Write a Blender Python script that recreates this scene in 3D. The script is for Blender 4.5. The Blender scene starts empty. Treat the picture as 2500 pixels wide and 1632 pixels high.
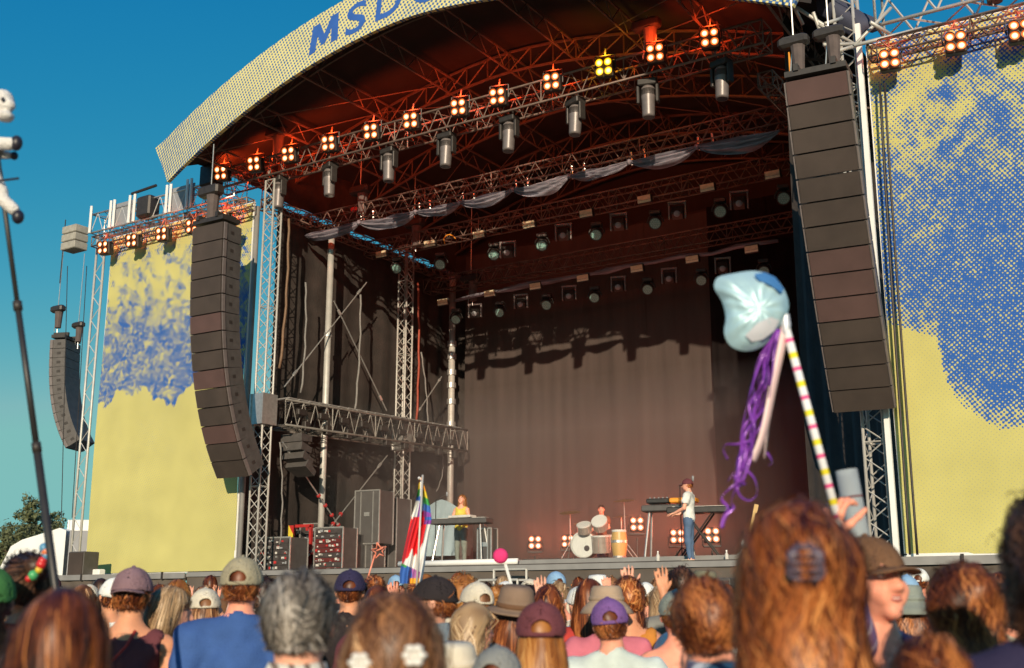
import bpy, math, random
import numpy as np
from mathutils import Vector, Matrix, Euler

rng = random.Random(7)
NR = np.random.default_rng(11)
scene = bpy.context.scene
COL = scene.collection

# ------------------------------------------------------------------ camera
CAM = np.array([0.0, -20.14, 1.643])
PITCH = math.radians(13.2)
AZ = math.radians(122.7)
FPX = 2832.0
F0 = np.array([math.cos(AZ), math.sin(AZ), 0.0])
RT = np.array([math.sin(AZ), -math.cos(AZ), 0.0])
UPW = np.array([0.0, 0.0, 1.0])
FW = F0 * math.cos(PITCH) + UPW * math.sin(PITCH)
UV = -F0 * math.sin(PITCH) + UPW * math.cos(PITCH)
cam_data = bpy.data.cameras.new('camera')
cam = bpy.data.objects.new('camera', cam_data)
COL.objects.link(cam)
cam_data.sensor_width = 36.0
cam_data.lens = FPX * 36.0 / 2500.0
cam_data.clip_start = 0.05
cam_data.clip_end = 3000
cam_data.dof.use_dof = True
cam_data.dof.focus_distance = 19.0
cam_data.dof.aperture_fstop = 2.9
m = Matrix(((RT[0], UV[0], -FW[0], CAM[0]), (RT[1], UV[1], -FW[1], CAM[1]), (RT[2], UV[2], -FW[2], CAM[2]), (0, 0, 0, 1)))
cam.matrix_world = m
scene.camera = cam

# ------------------------------------------------------------------ sky, sun, exposure
SUN_EL = math.radians(17.0)
SUN_TRAVEL = np.array([-0.49, 0.87])            # horizontal direction in which the light travels
SUN_AZ = math.atan2(-SUN_TRAVEL[1], -SUN_TRAVEL[0])
world = bpy.data.worlds.new('World')
scene.world = world
world.use_nodes = True
wn = world.node_tree.nodes
wl = world.node_tree.links
wn.clear()
w_out = wn.new('ShaderNodeOutputWorld')
w_bg = wn.new('ShaderNodeBackground')
w_sky = wn.new('ShaderNodeTexSky')
w_sky.sky_type = 'NISHITA'
w_sky.sun_disc = False
w_sky.sun_elevation = SUN_EL
w_sky.sun_rotation = math.pi / 2 - SUN_AZ
w_sky.ozone_density = 2.0
w_sky.dust_density = 0.8
w_sep = wn.new('ShaderNodeSeparateColor'); w_com = wn.new('ShaderNodeCombineColor')
wl.new(w_sky.outputs['Color'], w_sep.inputs['Color'])
for ch, gain, pw in (('Red', 0.047, 3.0), ('Green', 0.84, 0.95), ('Blue', 2.45, 0.30)):     # the film's response to the blue sky, channel by channel
    c0 = wn.new('ShaderNodeMath'); c0.operation = 'MINIMUM'; c0.inputs[1].default_value = 3.35 if ch == 'Red' else 5.5
    c1 = wn.new('ShaderNodeMath'); c1.operation = 'POWER'; c1.inputs[1].default_value = pw
    c2 = wn.new('ShaderNodeMath'); c2.operation = 'MULTIPLY'; c2.inputs[1].default_value = gain
    wl.new(w_sep.outputs[ch], c0.inputs[0]); wl.new(c0.outputs[0], c1.inputs[0]); wl.new(c1.outputs[0], c2.inputs[0]); wl.new(c2.outputs[0], w_com.inputs[ch])
wl.new(w_com.outputs['Color'], w_bg.inputs['Color'])
w_bg.inputs['Strength'].default_value = 0.12
wl.new(w_bg.outputs['Background'], w_out.inputs['Surface'])

sun_d = bpy.data.lights.new('sun', 'SUN')
sun = bpy.data.objects.new('sun', sun_d)
COL.objects.link(sun)
sun_d.energy = 4.6
sun_d.angle = math.radians(0.5)
sun_d.color = (1.0, 0.82, 0.60)
sdir = Vector((SUN_TRAVEL[0] * math.cos(SUN_EL), SUN_TRAVEL[1] * math.cos(SUN_EL), -math.sin(SUN_EL)))
sun.rotation_euler = sdir.to_track_quat('-Z', 'Y').to_euler()

scene.view_settings.view_transform = 'Standard'
scene.view_settings.look = 'None'
scene.view_settings.exposure = 0.0
scene.view_settings.gamma = 1.0
scene.render.engine = 'CYCLES'
scene.cycles.max_bounces = 6
scene.cycles.use_denoising = True

# ------------------------------------------------------------------ helpers
def ray(px, py):
    return FW + RT * ((px - 1250) / FPX) + UV * ((816 - py) / FPX)
def wy(px, py, y):                      # the point where the sight line meets the vertical plane at y
    d = ray(px, py); return CAM + d * ((y - CAM[1]) / d[1])
def wx(px, py, x):
    d = ray(px, py); return CAM + d * ((x - CAM[0]) / d[0])
def wd(px, py, dep):                    # the point at a given distance in front of the viewer
    d = ray(px, py); return CAM + d * (dep / (d @ F0))

def tag(o, label=None, cat=None, group=None, kind=None):
    if label: o['label'] = label
    if cat: o['category'] = cat
    if group: o['group'] = group
    if kind: o['kind'] = kind
    return o

def thing(name, label, cat, loc=(0, 0, 0), rz=0.0, group=None):
    o = bpy.data.objects.new(name, None)
    COL.objects.link(o)
    o.empty_display_size = 0.2
    o.location = Vector([float(v) for v in loc])
    o.rotation_euler = (0, 0, rz)
    return tag(o, label, cat, group)

def copy_tree(o, parent=None):
    c = o.copy()
    COL.objects.link(c)
    c.parent = parent
    for ch in o.children:
        copy_tree(ch, c)
    return c

def from_arrays(name, verts, faces, mats, parent=None, smooth=False, mi=None, attr=None):
    me = bpy.data.meshes.new(name)
    me.from_pydata([tuple(map(float, v)) for v in verts] if not isinstance(verts, np.ndarray) else verts.tolist(), [],
                   faces if not isinstance(faces, np.ndarray) else faces.tolist())
    if not isinstance(mats, (list, tuple)): mats = [mats]
    for mm in mats: me.materials.append(mm)
    if mi is not None: me.polygons.foreach_set('material_index', mi)
    if smooth: me.polygons.foreach_set('use_smooth', [True] * len(me.polygons))
    if attr:
        for k, v in attr.items():
            v = np.asarray(v, dtype=np.float32)
            a = me.attributes.new(k, 'FLOAT', 'POINT') if v.ndim == 1 else me.attributes.new(k, 'FLOAT_COLOR', 'POINT')
            a.data.foreach_set('value' if v.ndim == 1 else 'color', v.ravel())
    me.update()
    o = bpy.data.objects.new(name, me)
    COL.objects.link(o)
    o.parent = parent
    return o

class MB:
    """collects boxes, bars and turned shapes and links them as one mesh object"""
    def __init__(s): s.v = []; s.f = []; s.mi = []; s.cur = 0; s.sm = False
    def add(s, vs, fs):
        b = len(s.v); s.v += [tuple(float(c) for c in v) for v in vs]
        s.f += [[b + i for i in f] for f in fs]; s.mi += [s.cur] * len(fs); return s
    def hexa(s, c8):
        return s.add(c8, [(0, 3, 2, 1), (4, 5, 6, 7), (0, 1, 5, 4), (1, 2, 6, 5), (2, 3, 7, 6), (3, 0, 4, 7)])
    def box(s, c, d, rz=0.0, rx=0.0, ry=0.0):
        R = Euler((rx, ry, rz)).to_matrix(); c = Vector([float(q) for q in c]); h = [q / 2 for q in d]
        P = [(-h[0], -h[1], -h[2]), (h[0], -h[1], -h[2]), (h[0], h[1], -h[2]), (-h[0], h[1], -h[2]),
             (-h[0], -h[1], h[2]), (h[0], -h[1], h[2]), (h[0], h[1], h[2]), (-h[0], h[1], h[2])]
        return s.hexa([c + R @ Vector(p) for p in P])
    def bbox(s, c, d, b=0.01, rz=0.0, rx=0.0):
        """box with chamfered vertical edges and top/bottom"""
        R = Euler((rx, 0, rz)).to_matrix(); c = Vector([float(q) for q in c]); hx, hy, hz = [q / 2 for q in d]
        rings = []
        for z, i in ((-hz, b), (-hz + b, 0), (hz - b, 0), (hz, b)):
            x, y = hx - i, hy - i
            k = b * 0.9
            rings.append([(-x + k, -y, z), (x - k, -y, z), (x, -y + k, z), (x, y - k, z), (x - k, y, z), (-x + k, y, z), (-x, y - k, z), (-x, -y + k, z)])
        vs = [c + R @ Vector(p) for r in rings for p in r]
        fs = [tuple(range(7, -1, -1)), tuple(range(24, 32))]
        for r in range(3):
            for i in range(8):
                j = (i + 1) % 8; fs.append((r * 8 + i, r * 8 + j, r * 8 + 8 + j, r * 8 + 8 + i))
        return s.add(vs, fs)
    def tube(s, p0, p1, r, n=6, r1=None, cap=True):
        p0 = Vector([float(q) for q in p0]); p1 = Vector([float(q) for q in p1]); r1 = r if r1 is None else r1
        d = p1 - p0
        if d.length < 1e-6: return s
        q = d.to_track_quat('Z', 'Y'); vs = []
        for p, rr in ((p0, r), (p1, r1)):
            for i in range(n):
                a = 2 * math.pi * i / n; vs.append(p + q @ Vector((rr * math.cos(a), rr * math.sin(a), 0)))
        fs = [(i, (i + 1) % n, n + (i + 1) % n, n + i) for i in range(n)]
        if cap: fs += [tuple(range(n - 1, -1, -1)), tuple(range(n, 2 * n))]
        return s.add(vs, fs)
    def path(s, pts, r, n=6):
        pts = [Vector([float(q) for q in p]) for p in pts]; rs = r if hasattr(r, '__len__') else [r] * len(pts)
        vs = []
        up = Vector((0.13, 0.21, 1)).normalized()
        for i, p in enumerate(pts):
            d = (pts[min(i + 1, len(pts) - 1)] - pts[max(i - 1, 0)]).normalized()
            a = d.cross(up)
            if a.length < 1e-3: a = d.cross(Vector((1, 0, 0)))
            a.normalize(); b = a.cross(d).normalized(); a0 = a
            for k in range(n):
                t = 2 * math.pi * k / n; vs.append(p + (a0 * math.cos(t) + b * math.sin(t)) * rs[i])
        fs = []
        for i in range(len(pts) - 1):
            for k in range(n):
                j = (k + 1) % n; fs.append((i * n + k, i * n + n + k, i * n + n + j, i * n + j))
        fs += [tuple(range(n)), tuple(range(len(vs) - 1, len(vs) - n - 1, -1))]
        return s.add(vs, fs)
    def lathe(s, prof, n=16, M=None, sx=1.0, sy=1.0):
        """prof: list of (radius, z) from bottom to top, closed at radius 0"""
        vs = []; M = M or Matrix()
        for r, z in prof:
            for i in range(n):
                a = 2 * math.pi * i / n; vs.append(M @ Vector((r * math.cos(a) * sx, r * math.sin(a) * sy, z)))
        fs = []
        for k in range(len(prof) - 1):
            for i in range(n):
                j = (i + 1) % n; fs.append((k * n + i, k * n + j, k * n + n + j, k * n + n + i))
        return s.add(vs, fs)
    def disc(s, c, nrm, r, n=16):
        q = Vector(nrm).to_track_quat('Z', 'Y'); c = Vector([float(t) for t in c])
        return s.add([c + q @ Vector((r * math.cos(2 * math.pi * i / n), r * math.sin(2 * math.pi * i / n), 0)) for i in range(n)], [tuple(range(n))])
    def build(s, name, mats, parent=None, smooth=False, kind=None):
        o = from_arrays(name, s.v, s.f, mats, parent, smooth or s.sm, s.mi if isinstance(mats, (list, tuple)) else None)
        if kind: o['kind'] = kind
        return o

# ------------------------------------------------------------------ materials
def nodes_of(mt):
    return mt.node_tree.nodes, mt.node_tree.links
def pmat(name, col, rough=0.6, metal=0.0, var=0.15, scale=8.0, bump=0.0, bscale=60.0, spec=0.5, stretch=None, **kw):
    """principled material whose colour wanders by a procedural noise, with an optional fine bump"""
    mt = bpy.data.materials.new(name); mt.use_nodes = True
    n, l = nodes_of(mt); b = n['Principled BSDF']
    b.inputs['Roughness'].default_value = rough
    b.inputs['Metallic'].default_value = metal
    b.inputs['Specular IOR Level'].default_value = spec
    tc = n.new('ShaderNodeTexCoord'); mp = n.new('ShaderNodeMapping'); l.new(tc.outputs['Object'], mp.inputs['Vector'])
    if stretch: mp.inputs['Scale'].default_value = stretch
    tx = n.new('ShaderNodeTexNoise'); tx.inputs['Scale'].default_value = scale; tx.inputs['Detail'].default_value = 5
    l.new(mp.outputs['Vector'], tx.inputs['Vector'])
    rp = n.new('ShaderNodeValToRGB'); l.new(tx.outputs['Fac'], rp.inputs['Fac'])
    c = np.array(col[:3])
    rp.color_ramp.elements[0].position = 0.3; rp.color_ramp.elements[1].position = 0.7
    rp.color_ramp.elements[0].color = (*np.clip(c * (1 - var), 0, 1), 1); rp.color_ramp.elements[1].color = (*np.clip(c * (1 + var), 0, 1), 1)
    l.new(rp.outputs['Color'], b.inputs['Base Color'])
    if bump:
        t2 = n.new('ShaderNodeTexNoise'); t2.inputs['Scale'].default_value = bscale; l.new(mp.outputs['Vector'], t2.inputs['Vector'])
        bp = n.new('ShaderNodeBump'); bp.inputs['Strength'].default_value = bump; bp.inputs['Distance'].default_value = 0.02
        l.new(t2.outputs['Fac'], bp.inputs['Height']); l.new(bp.outputs['Normal'], b.inputs['Normal'])
    for k, v in kw.items(): b.inputs[k].default_value = v
    return mt

def emat(name, col, strength, edge=None):
    mt = bpy.data.materials.new(name); mt.use_nodes = True
    n, l = nodes_of(mt); b = n['Principled BSDF']
    b.inputs['Base Color'].default_value = (*col, 1)
    b.inputs['Emission Color'].default_value = (*col, 1); b.inputs['Emission Strength'].default_value = strength
    return mt

M = {}
M['alu'] = pmat('brushed_aluminium', (0.62, 0.61, 0.59), 0.42, 0.75, 0.12, 14)
M['alu_white'] = pmat('pale_aluminium', (0.56, 0.545, 0.51), 0.5, 0.3, 0.1, 6)
M['black_steel'] = pmat('black_steel', (0.045, 0.038, 0.035), 0.5, 0.2, 0.2, 10)
M['black_cloth'] = pmat('black_stage_cloth', (0.040, 0.031, 0.027), 0.95, 0, 0.25, 2.5, bump=0.4, bscale=25)
M['curtain'] = pmat('backdrop_cloth', (0.066, 0.049, 0.043), 0.95, 0, 0.14, 1.2, bump=0.25, bscale=20, stretch=(3, 3, 0.25))
M['roof_in'] = pmat('roof_membrane', (0.024, 0.018, 0.016), 0.9, 0, 0.2, 2)
M['roof_out'] = pmat('roof_cloth', (0.05, 0.055, 0.09), 0.8, 0, 0.2, 2)
M['skirt'] = pmat('stage_skirt_cloth', (0.115, 0.095, 0.08), 0.95, 0, 0.2, 1.5, bump=0.3, bscale=30)
M['deck'] = pmat('stage_deck_wood', (0.06, 0.05, 0.045), 0.7, 0, 0.25, 3)
M['grey_edge'] = pmat('grey_deck_edge', (0.30, 0.29, 0.28), 0.55, 0.2, 0.12, 3)
M['white_edge'] = pmat('white_tube', (0.85, 0.85, 0.83), 0.45, 0.0, 0.06, 3)
M['dark_plastic'] = pmat('dark_plastic', (0.03, 0.028, 0.028), 0.45, 0, 0.2, 12)
M['grille'] = pmat('speaker_grille', (0.062, 0.045, 0.037), 0.75, 0.1, 0.22, 1.7, bump=0.5, bscale=220)
M['grille_red'] = pmat('faded_speaker_grille', (0.105, 0.058, 0.052), 0.75, 0.1, 0.16, 1.7, bump=0.5, bscale=220)
M['cabinet'] = pmat('speaker_cabinet_paint', (0.085, 0.078, 0.075), 0.6, 0, 0.18, 6, bump=0.3, bscale=120)
M['cream'] = pmat('cream_strobe_panel', (0.74, 0.62, 0.40), 0.5, 0, 0.12, 20)
M['teal_lens'] = pmat('teal_lens_glass', (0.2, 0.42, 0.38), 0.3, 0.0, 0.5, 90)
M['silver_cloth'] = pmat('silver_grey_cloth', (0.22, 0.20, 0.235), 0.55, 0.1, 0.45, 3, bump=0.6, bscale=18, stretch=(0.5, 4, 8))
M['truck_white'] = pmat('white_truck_paint', (0.78, 0.80, 0.80), 0.35, 0, 0.05, 1.5)
M['truck_glass'] = pmat('truck_window_glass', (0.10, 0.12, 0.14), 0.12, 0, 0.3, 1)
M['grey_panel'] = pmat('grey_panel', (0.28, 0.29, 0.31), 0.6, 0, 0.1, 2)
M['red_paint'] = pmat('red_paint', (0.45, 0.03, 0.03), 0.5, 0, 0.2, 6)
M['yellow_paint'] = pmat('yellow_paint', (0.75, 0.6, 0.06), 0.5, 0, 0.1, 6)
M['wood'] = pmat('light_wood', (0.62, 0.40, 0.14), 0.4, 0, 0.2, 6, stretch=(1, 1, 0.2))
M['white_skin'] = pmat('drum_head', (0.72, 0.74, 0.70), 0.5, 0, 0.06, 5)
M['drum_shell'] = pmat('drum_shell', (0.33, 0.29, 0.25), 0.4, 0.1, 0.15, 8)
M['brass'] = pmat('cymbal_bronze', (0.55, 0.33, 0.16), 0.35, 0.8, 0.2, 9)
M['orange_plastic'] = pmat('orange_synth_paint', (0.85, 0.33, 0.03), 0.45, 0, 0.08, 9)
M['grass'] = pmat('trampled_grass', (0.17, 0.13, 0.07), 0.95, 0, 0.4, 1.3, bump=0.7, bscale=40)
M['dirt'] = pmat('dry_ground', (0.22, 0.17, 0.11), 0.95, 0, 0.3, 0.8)
M['leaf'] = pmat('leaf_green', (0.10, 0.115, 0.05), 0.7, 0, 0.45, 0.9)
M['bark'] = pmat('bark', (0.12, 0.09, 0.06), 0.9, 0, 0.3, 4)
M['sign_blue'] = pmat('sign_blue', (0.03, 0.12, 0.45), 0.7, 0, 0.08, 5)

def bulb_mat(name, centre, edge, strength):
    """lamp bulb face: white-hot in the middle, its halo painted as colour towards the rim, by distance in the lamp's own frame"""
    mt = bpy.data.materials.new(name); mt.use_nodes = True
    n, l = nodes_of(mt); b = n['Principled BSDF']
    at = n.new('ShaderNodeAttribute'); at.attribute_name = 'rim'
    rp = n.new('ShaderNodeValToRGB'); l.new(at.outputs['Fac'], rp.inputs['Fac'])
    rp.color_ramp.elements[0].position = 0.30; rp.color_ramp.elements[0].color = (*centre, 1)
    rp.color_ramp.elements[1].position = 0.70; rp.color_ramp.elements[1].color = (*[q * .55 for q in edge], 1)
    e_ = rp.color_ramp.elements.new(1.0); e_.color = (*[q * .22 for q in edge], 1)  # coloured rim puts the bulb's halo into its emission colour
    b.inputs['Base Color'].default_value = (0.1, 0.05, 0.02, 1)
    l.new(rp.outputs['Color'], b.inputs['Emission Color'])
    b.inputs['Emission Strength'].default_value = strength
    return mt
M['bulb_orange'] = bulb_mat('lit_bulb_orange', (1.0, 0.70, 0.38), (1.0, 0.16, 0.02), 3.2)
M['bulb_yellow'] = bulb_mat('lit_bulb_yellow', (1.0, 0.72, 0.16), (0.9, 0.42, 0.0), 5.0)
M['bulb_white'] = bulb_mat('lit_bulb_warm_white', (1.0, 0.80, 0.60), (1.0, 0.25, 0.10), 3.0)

ORD = ['first', 'second', 'third', 'fourth', 'fifth', 'sixth', 'seventh', 'eighth', 'ninth', 'tenth', 'eleventh', 'twelfth', 'thirteenth', 'fourteenth', 'fifteenth', 'sixteenth']

# ------------------------------------------------------------------ ground and sky edge
SX = -14.05                                       # centre line of the stage
SZ = 2.42                                         # height of the stage deck
def bw(mb, name, mats, parent=None, smooth=False, kind=None):
    """builds from world coordinates under a thing or a part"""
    o = mb.build(name, mats, parent, smooth, kind)
    if parent is not None and parent.parent is None:
        o.location = -parent.location
    return o

g = MB()
n = 48
for i in range(n):
    for j in range(n):
        pass
gv = []; gf = []
rad = [0, 6, 14, 25, 40, 70, 120, 250, 500, 900, 1500]
seg = 48
for r in rad:
    for k in range(seg):
        a = 2 * math.pi * k / seg
        gv.append((-8 + r * math.cos(a), -8 + r * math.sin(a), 0.0))
for i in range(len(rad) - 1):
    for k in range(seg):
        j = (k + 1) % seg; gf.append((i * seg + k, i * seg + seg + k, i * seg + seg + j, i * seg + j))
tag(from_arrays('ground', gv, gf, M['grass']), kind='structure')

# ------------------------------------------------------------------ stage deck
t = thing('stage_platform', 'black skirted raised stage platform with pale front edge behind the crowd', 'stage', (SX, 0, 0))
b = MB()
b.box((SX, 4.1, SZ - 0.06), (14.0, 10.6, 0.12)); bw(b, 'deck', M['deck'], t)
b = MB(); b.box((SX, -1.22, SZ - 0.07), (14.0, 0.04, 0.10)); bw(b, 'front_edge', M['grey_edge'], t)
def cloth_panel(x0, x1, y, z0, z1, name, mat, parent, amp=0.05, nx=60, nz=6, wave=2.2):
    vs = []; fs = []
    for k in range(nz + 1):
        for i in range(nx + 1):
            u = i / nx; x = x0 + (x1 - x0) * u; z = z0 + (z1 - z0) * k / nz
            dy = amp * math.sin(x * wave * 2.9 + 0.5 * math.sin(x * 1.3)) + amp * 0.5 * math.sin(x * wave * 7.1 + k * 0.15)
            vs.append((x, y + dy, z))
    for k in range(nz):
        for i in range(nx):
            a = k * (nx + 1) + i; fs.append((a, a + 1, a + nx + 2, a + nx + 1))
    o = from_arrays(name, vs, fs, mat, parent, True)
    if parent is not None and parent.parent is None: o.location = -parent.location
    return o
cloth_panel(SX - 7, SX + 7, -1.2, 0.02, SZ - 0.13, 'skirt', M['skirt'], t, 0.015)
for side, lab in ((-1, 'left'), (1, 'right')):
    x0, x1 = ((-26.9, SX - 7.02) if side < 0 else (SX + 7.02, 1.2))
    w = thing('wing_platform', f'low grey edged wing platform under the {lab} yellow banner', 'stage', ((x0 + x1) / 2, 0, 0))
    b = MB(); b.box(((x0 + x1) / 2, -0.3, SZ - 0.10), (x1 - x0, 1.9, 0.10)); bw(b, 'deck', M['deck'], w)
    b = MB(); b.box(((x0 + x1) / 2, -1.27, SZ - 0.09), (x1 - x0, 0.04, 0.13)); bw(b, 'front_edge', M['grey_edge'], w)
    for k in range(4):
        xx = x0 + (x1 - x0) * (k + .5) / 4
        b = MB(); b.box((xx, -1.30, SZ - 0.085), (0.05, 0.03, 0.17)); bw(b, 'edge_clip', M['black_steel'], w)
    cloth_panel(x0, x1, -1.22, 0.02, SZ - 0.16, 'skirt', M['skirt'], w, 0.015)

# ------------------------------------------------------------------ roof
HW = 8.4
def zlow(dx): return 13.92 - 2.0 * (abs(dx) / 8.4) ** 1.7
def zhigh(dx): return 15.05 - 1.95 * (abs(dx) / 8.72) ** 1.7
def yfront(dx): return -1.6 - 0.7 * (1 - min(1, (dx / 8.5) ** 2))
roof = thing('stage_roof', 'arched stage roof with blue on yellow dotted fascia and dark truss underside', 'stage roof', (SX, 0, 12))

def halftone(name, base, ink, pitch, ang=0.6, soft=0.10, fab=0.08, patch=3.4):
    """printed mesh: ink dots whose size follows the print density stored on the sheet"""
    mt = bpy.data.materials.new(name); mt.use_nodes = True
    n, l = nodes_of(mt); bs = n['Principled BSDF']; bs.inputs['Roughness'].default_value = 0.85
    bs.inputs['Specular IOR Level'].default_value = 0.2
    tc = n.new('ShaderNodeTexCoord'); mp = n.new('ShaderNodeMapping')
    mp.inputs['Rotation'].default_value = (0, ang, 0); k = 2 * math.pi / pitch; mp.inputs['Scale'].default_value = (k, k, k)
    l.new(tc.outputs['Object'], mp.inputs['Vector'])
    sp = n.new('ShaderNodeSeparateXYZ'); l.new(mp.outputs['Vector'], sp.inputs['Vector'])
    def math_n(op, a=None, bb=None, va=0.0, vb=0.0):
        q = n.new('ShaderNodeMath'); q.operation = op
        q.inputs[0].default_value = va; q.inputs[1].default_value = vb
        if a is not None: l.new(a, q.inputs[0])
        if bb is not None: l.new(bb, q.inputs[1])
        return q.outputs[0]
    c1 = math_n('COSINE', sp.outputs['X']); c2 = math_n('COSINE', sp.outputs['Z'])
    sm = math_n('MULTIPLY_ADD', math_n('ADD', c1, c2), None, 0, 0.25); n.active = None
    sm.node.inputs[2].default_value = 0.5
    at = n.new('ShaderNodeAttribute'); at.attribute_name = 'ink'
    nz = n.new('ShaderNodeTexNoise'); nz.inputs['Scale'].default_value = 3.2; nz.inputs['Detail'].default_value = 9; nz.inputs['Roughness'].default_value = 0.82
    l.new(tc.outputs['Object'], nz.inputs['Vector'])
    nz3 = n.new('ShaderNodeTexNoise'); nz3.inputs['Scale'].default_value = 11.0; nz3.inputs['Detail'].default_value = 4; nz3.inputs['Roughness'].default_value = .7; l.new(tc.outputs['Object'], nz3.inputs['Vector'])
    nmx = n.new('ShaderNodeMath'); nmx.operation = 'MULTIPLY_ADD'; nmx.inputs[1].default_value = .85; l.new(nz3.outputs['Fac'], nmx.inputs[0])
    nh = math_n('MULTIPLY_ADD', nz.outputs['Fac'], None, 0, 1.0); nh.node.inputs[2].default_value = -.425; l.new(nh, nmx.inputs[2])
    nn = math_n('MULTIPLY_ADD', nmx.outputs[0], None, 0, patch); nn.node.inputs[2].default_value = -patch / 2
    gate = n.new('ShaderNodeMapRange'); gate.inputs['From Min'].default_value = 0.05; gate.inputs['From Max'].default_value = 0.32; l.new(at.outputs['Fac'], gate.inputs['Value'])
    dens = math_n('ADD', at.outputs['Fac'], math_n('MULTIPLY', nn, gate.outputs['Result']))
    df = math_n('SUBTRACT', dens, sm)
    mr = n.new('ShaderNodeMapRange'); mr.inputs['From Min'].default_value = -soft; mr.inputs['From Max'].default_value = soft
    l.new(df, mr.inputs['Value'])
    mx = n.new('ShaderNodeMix'); mx.data_type = 'RGBA'; l.new(mr.outputs['Result'], mx.inputs['Factor'])
    t2 = n.new('ShaderNodeTexNoise'); t2.inputs['Scale'].default_value = 1.1; t2.inputs['Detail'].default_value = 8; l.new(tc.outputs['Object'], t2.inputs['Vector'])
    r2 = n.new('ShaderNodeValToRGB'); l.new(t2.outputs['Fac'], r2.inputs['Fac'])
    r2.color_ramp.elements[0].position = 0.3; r2.color_ramp.elements[1].position = 0.7
    bc = np.array(base)
    r2.color_ramp.elements[0].color = (*(bc * (1 - fab)), 1); r2.color_ramp.elements[1].color = (*np.clip(bc * (1 + fab), 0, 1), 1)
    l.new(r2.outputs['Color'], mx.inputs['A']); mx.inputs['B'].default_value = (*ink, 1)
    l.new(mx.outputs['Result'], bs.inputs['Base Color'])
    # woven relief and slack
    wv = n.new('ShaderNodeTexNoise'); wv.inputs['Scale'].default_value = 45; l.new(tc.outputs['Object'], wv.inputs['Vector'])
    bp = n.new('ShaderNodeBump'); bp.inputs['Strength'].default_value = 0.35; bp.inputs['Distance'].default_value = 0.01
    l.new(wv.outputs['Fac'], bp.inputs['Height']); l.new(bp.outputs['Normal'], bs.inputs['Normal'])
    return mt
YEL = (0.565, 0.52, 0.185); INK = (0.032, 0.12, 0.42)
M['print'] = halftone('printed_banner_mesh', YEL, INK, 0.060)
M['print_right'] = halftone('large_printed_banner_mesh', YEL, INK, 0.060, patch=1.9)
M['print_roof'] = halftone('printed_fascia_mesh', (0.74, 0.67, 0.30), (0.06, 0.15, 0.36), 0.085, 0.45, patch=0.5)

# fascia: a shallow bowed box
na = 64; vs = []; fs = []; ink = []; nv = 5
for i in range(na + 1):
    u = -1 + 2 * i / na
    for k in range(nv + 1):
        w_ = k / nv; dx = u * (8.12 + 0.62 * w_)
        z = zlow(u * 8.12) * (1 - w_) + zhigh(u * 8.74) * w_
        vs.append((SX + dx, yfront(dx), z))
        ink.append(0.43 + 0.12 * abs(u) ** 3 - 0.12 * math.exp(-((abs(u) - .62) / .18) ** 2) + 0.05 * math.sin(7 * u))
for i in range(na):
    for k in range(nv):
        a = i * (nv + 1) + k; fs.append((a, a + nv + 1, a + nv + 2, a + 1))
b0 = len(vs)
vs += [(x, y + 0.10, z) for x, y, z in vs[:b0]]; ink += ink[:b0]
fs += [tuple(q + b0 for q in reversed(f)) for f in list(fs)]
for i in range(na):
    for k in (0, nv):
        a = i * (nv + 1) + k; c = a + nv + 1
        fs.append((a, a + b0, c + b0, c) if k == 0 else (a, c, c + b0, a + b0))
for i in (0, na):
    for k in range(nv):
        a = i * (nv + 1) + k
        fs.append((a, a + 1, a + 1 + b0, a + b0) if i == 0 else (a, a + b0, a + 1 + b0, a + 1))
fascia = from_arrays('fascia', vs, fs, M['print_roof'], roof, attr={'ink': ink})
fascia.location = -roof.location
# lettering bent along the arch
def letter(ch, x0, x1, z0, z1, slant=0.10):
    cu = bpy.data.curves.new('letter', 'FONT'); cu.body = ch; cu.size = 1.0; cu.offset = 0.014; cu.extrude = 0.0; cu.resolution_u = 6
    o = bpy.data.objects.new('letter_source', cu); COL.objects.link(o)
    dg = bpy.context.evaluated_depsgraph_get(); dg.update()
    me = bpy.data.meshes.new_from_object(o.evaluated_get(dg))
    co = [v.co.copy() for v in me.vertices]
    fc = [tuple(p.vertices) for p in me.polygons]
    bpy.data.objects.remove(o); bpy.data.curves.remove(cu); bpy.data.meshes.remove(me)
    xa, xb = min(c.x for c in co), max(c.x for c in co); za, zb = min(c.y for c in co), max(c.y for c in co)
    vs = []
    xm = (x0 + x1) / 2
    sl = (zlow(xm + 0.2 - SX) - zlow(xm - 0.2 - SX)) / 0.4
    for c in co:
        u = (c.x - xa) / (xb - xa); v = (c.y - za) / (zb - za)
        x = x0 + (x1 - x0) * u + (v - .5) * slant * (z1 - z0); z = z0 + (z1 - z0) * v + (x - xm) * sl
        vs.append((x, yfront(x - SX) - 0.006, z))
    lo = from_arrays('letter', vs, fc, M['sign_blue'], fascia)
    return lo
pM = [(0, 0), (0.06, 1), (.30, 1), (.50, .50), (.70, 1), (.94, 1), (1, 0), (.77, 0), (.735, .56), (.56, .12), (.44, .12), (.265, .56), (.23, 0)]
vsM = []
for u, v in pM:
    x = -16.98 + .90 * u + (v - .5) * .06; xm = -16.53; sl = (zlow(xm + .2 - SX) - zlow(xm - .2 - SX)) / .4
    vsM.append((x, yfront(x - SX) - .006, 13.92 + .66 * v + (x - xm) * sl))
from_arrays('letter', vsM, [tuple(range(12, -1, -1))], M['sign_blue'], fascia)
letter('S', -15.86, -15.28, 13.99, 14.70)
letter('D', -14.98, -14.26, 14.10, 14.86); letter('O', -14.02, -13.18, 14.13, 14.90)

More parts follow.
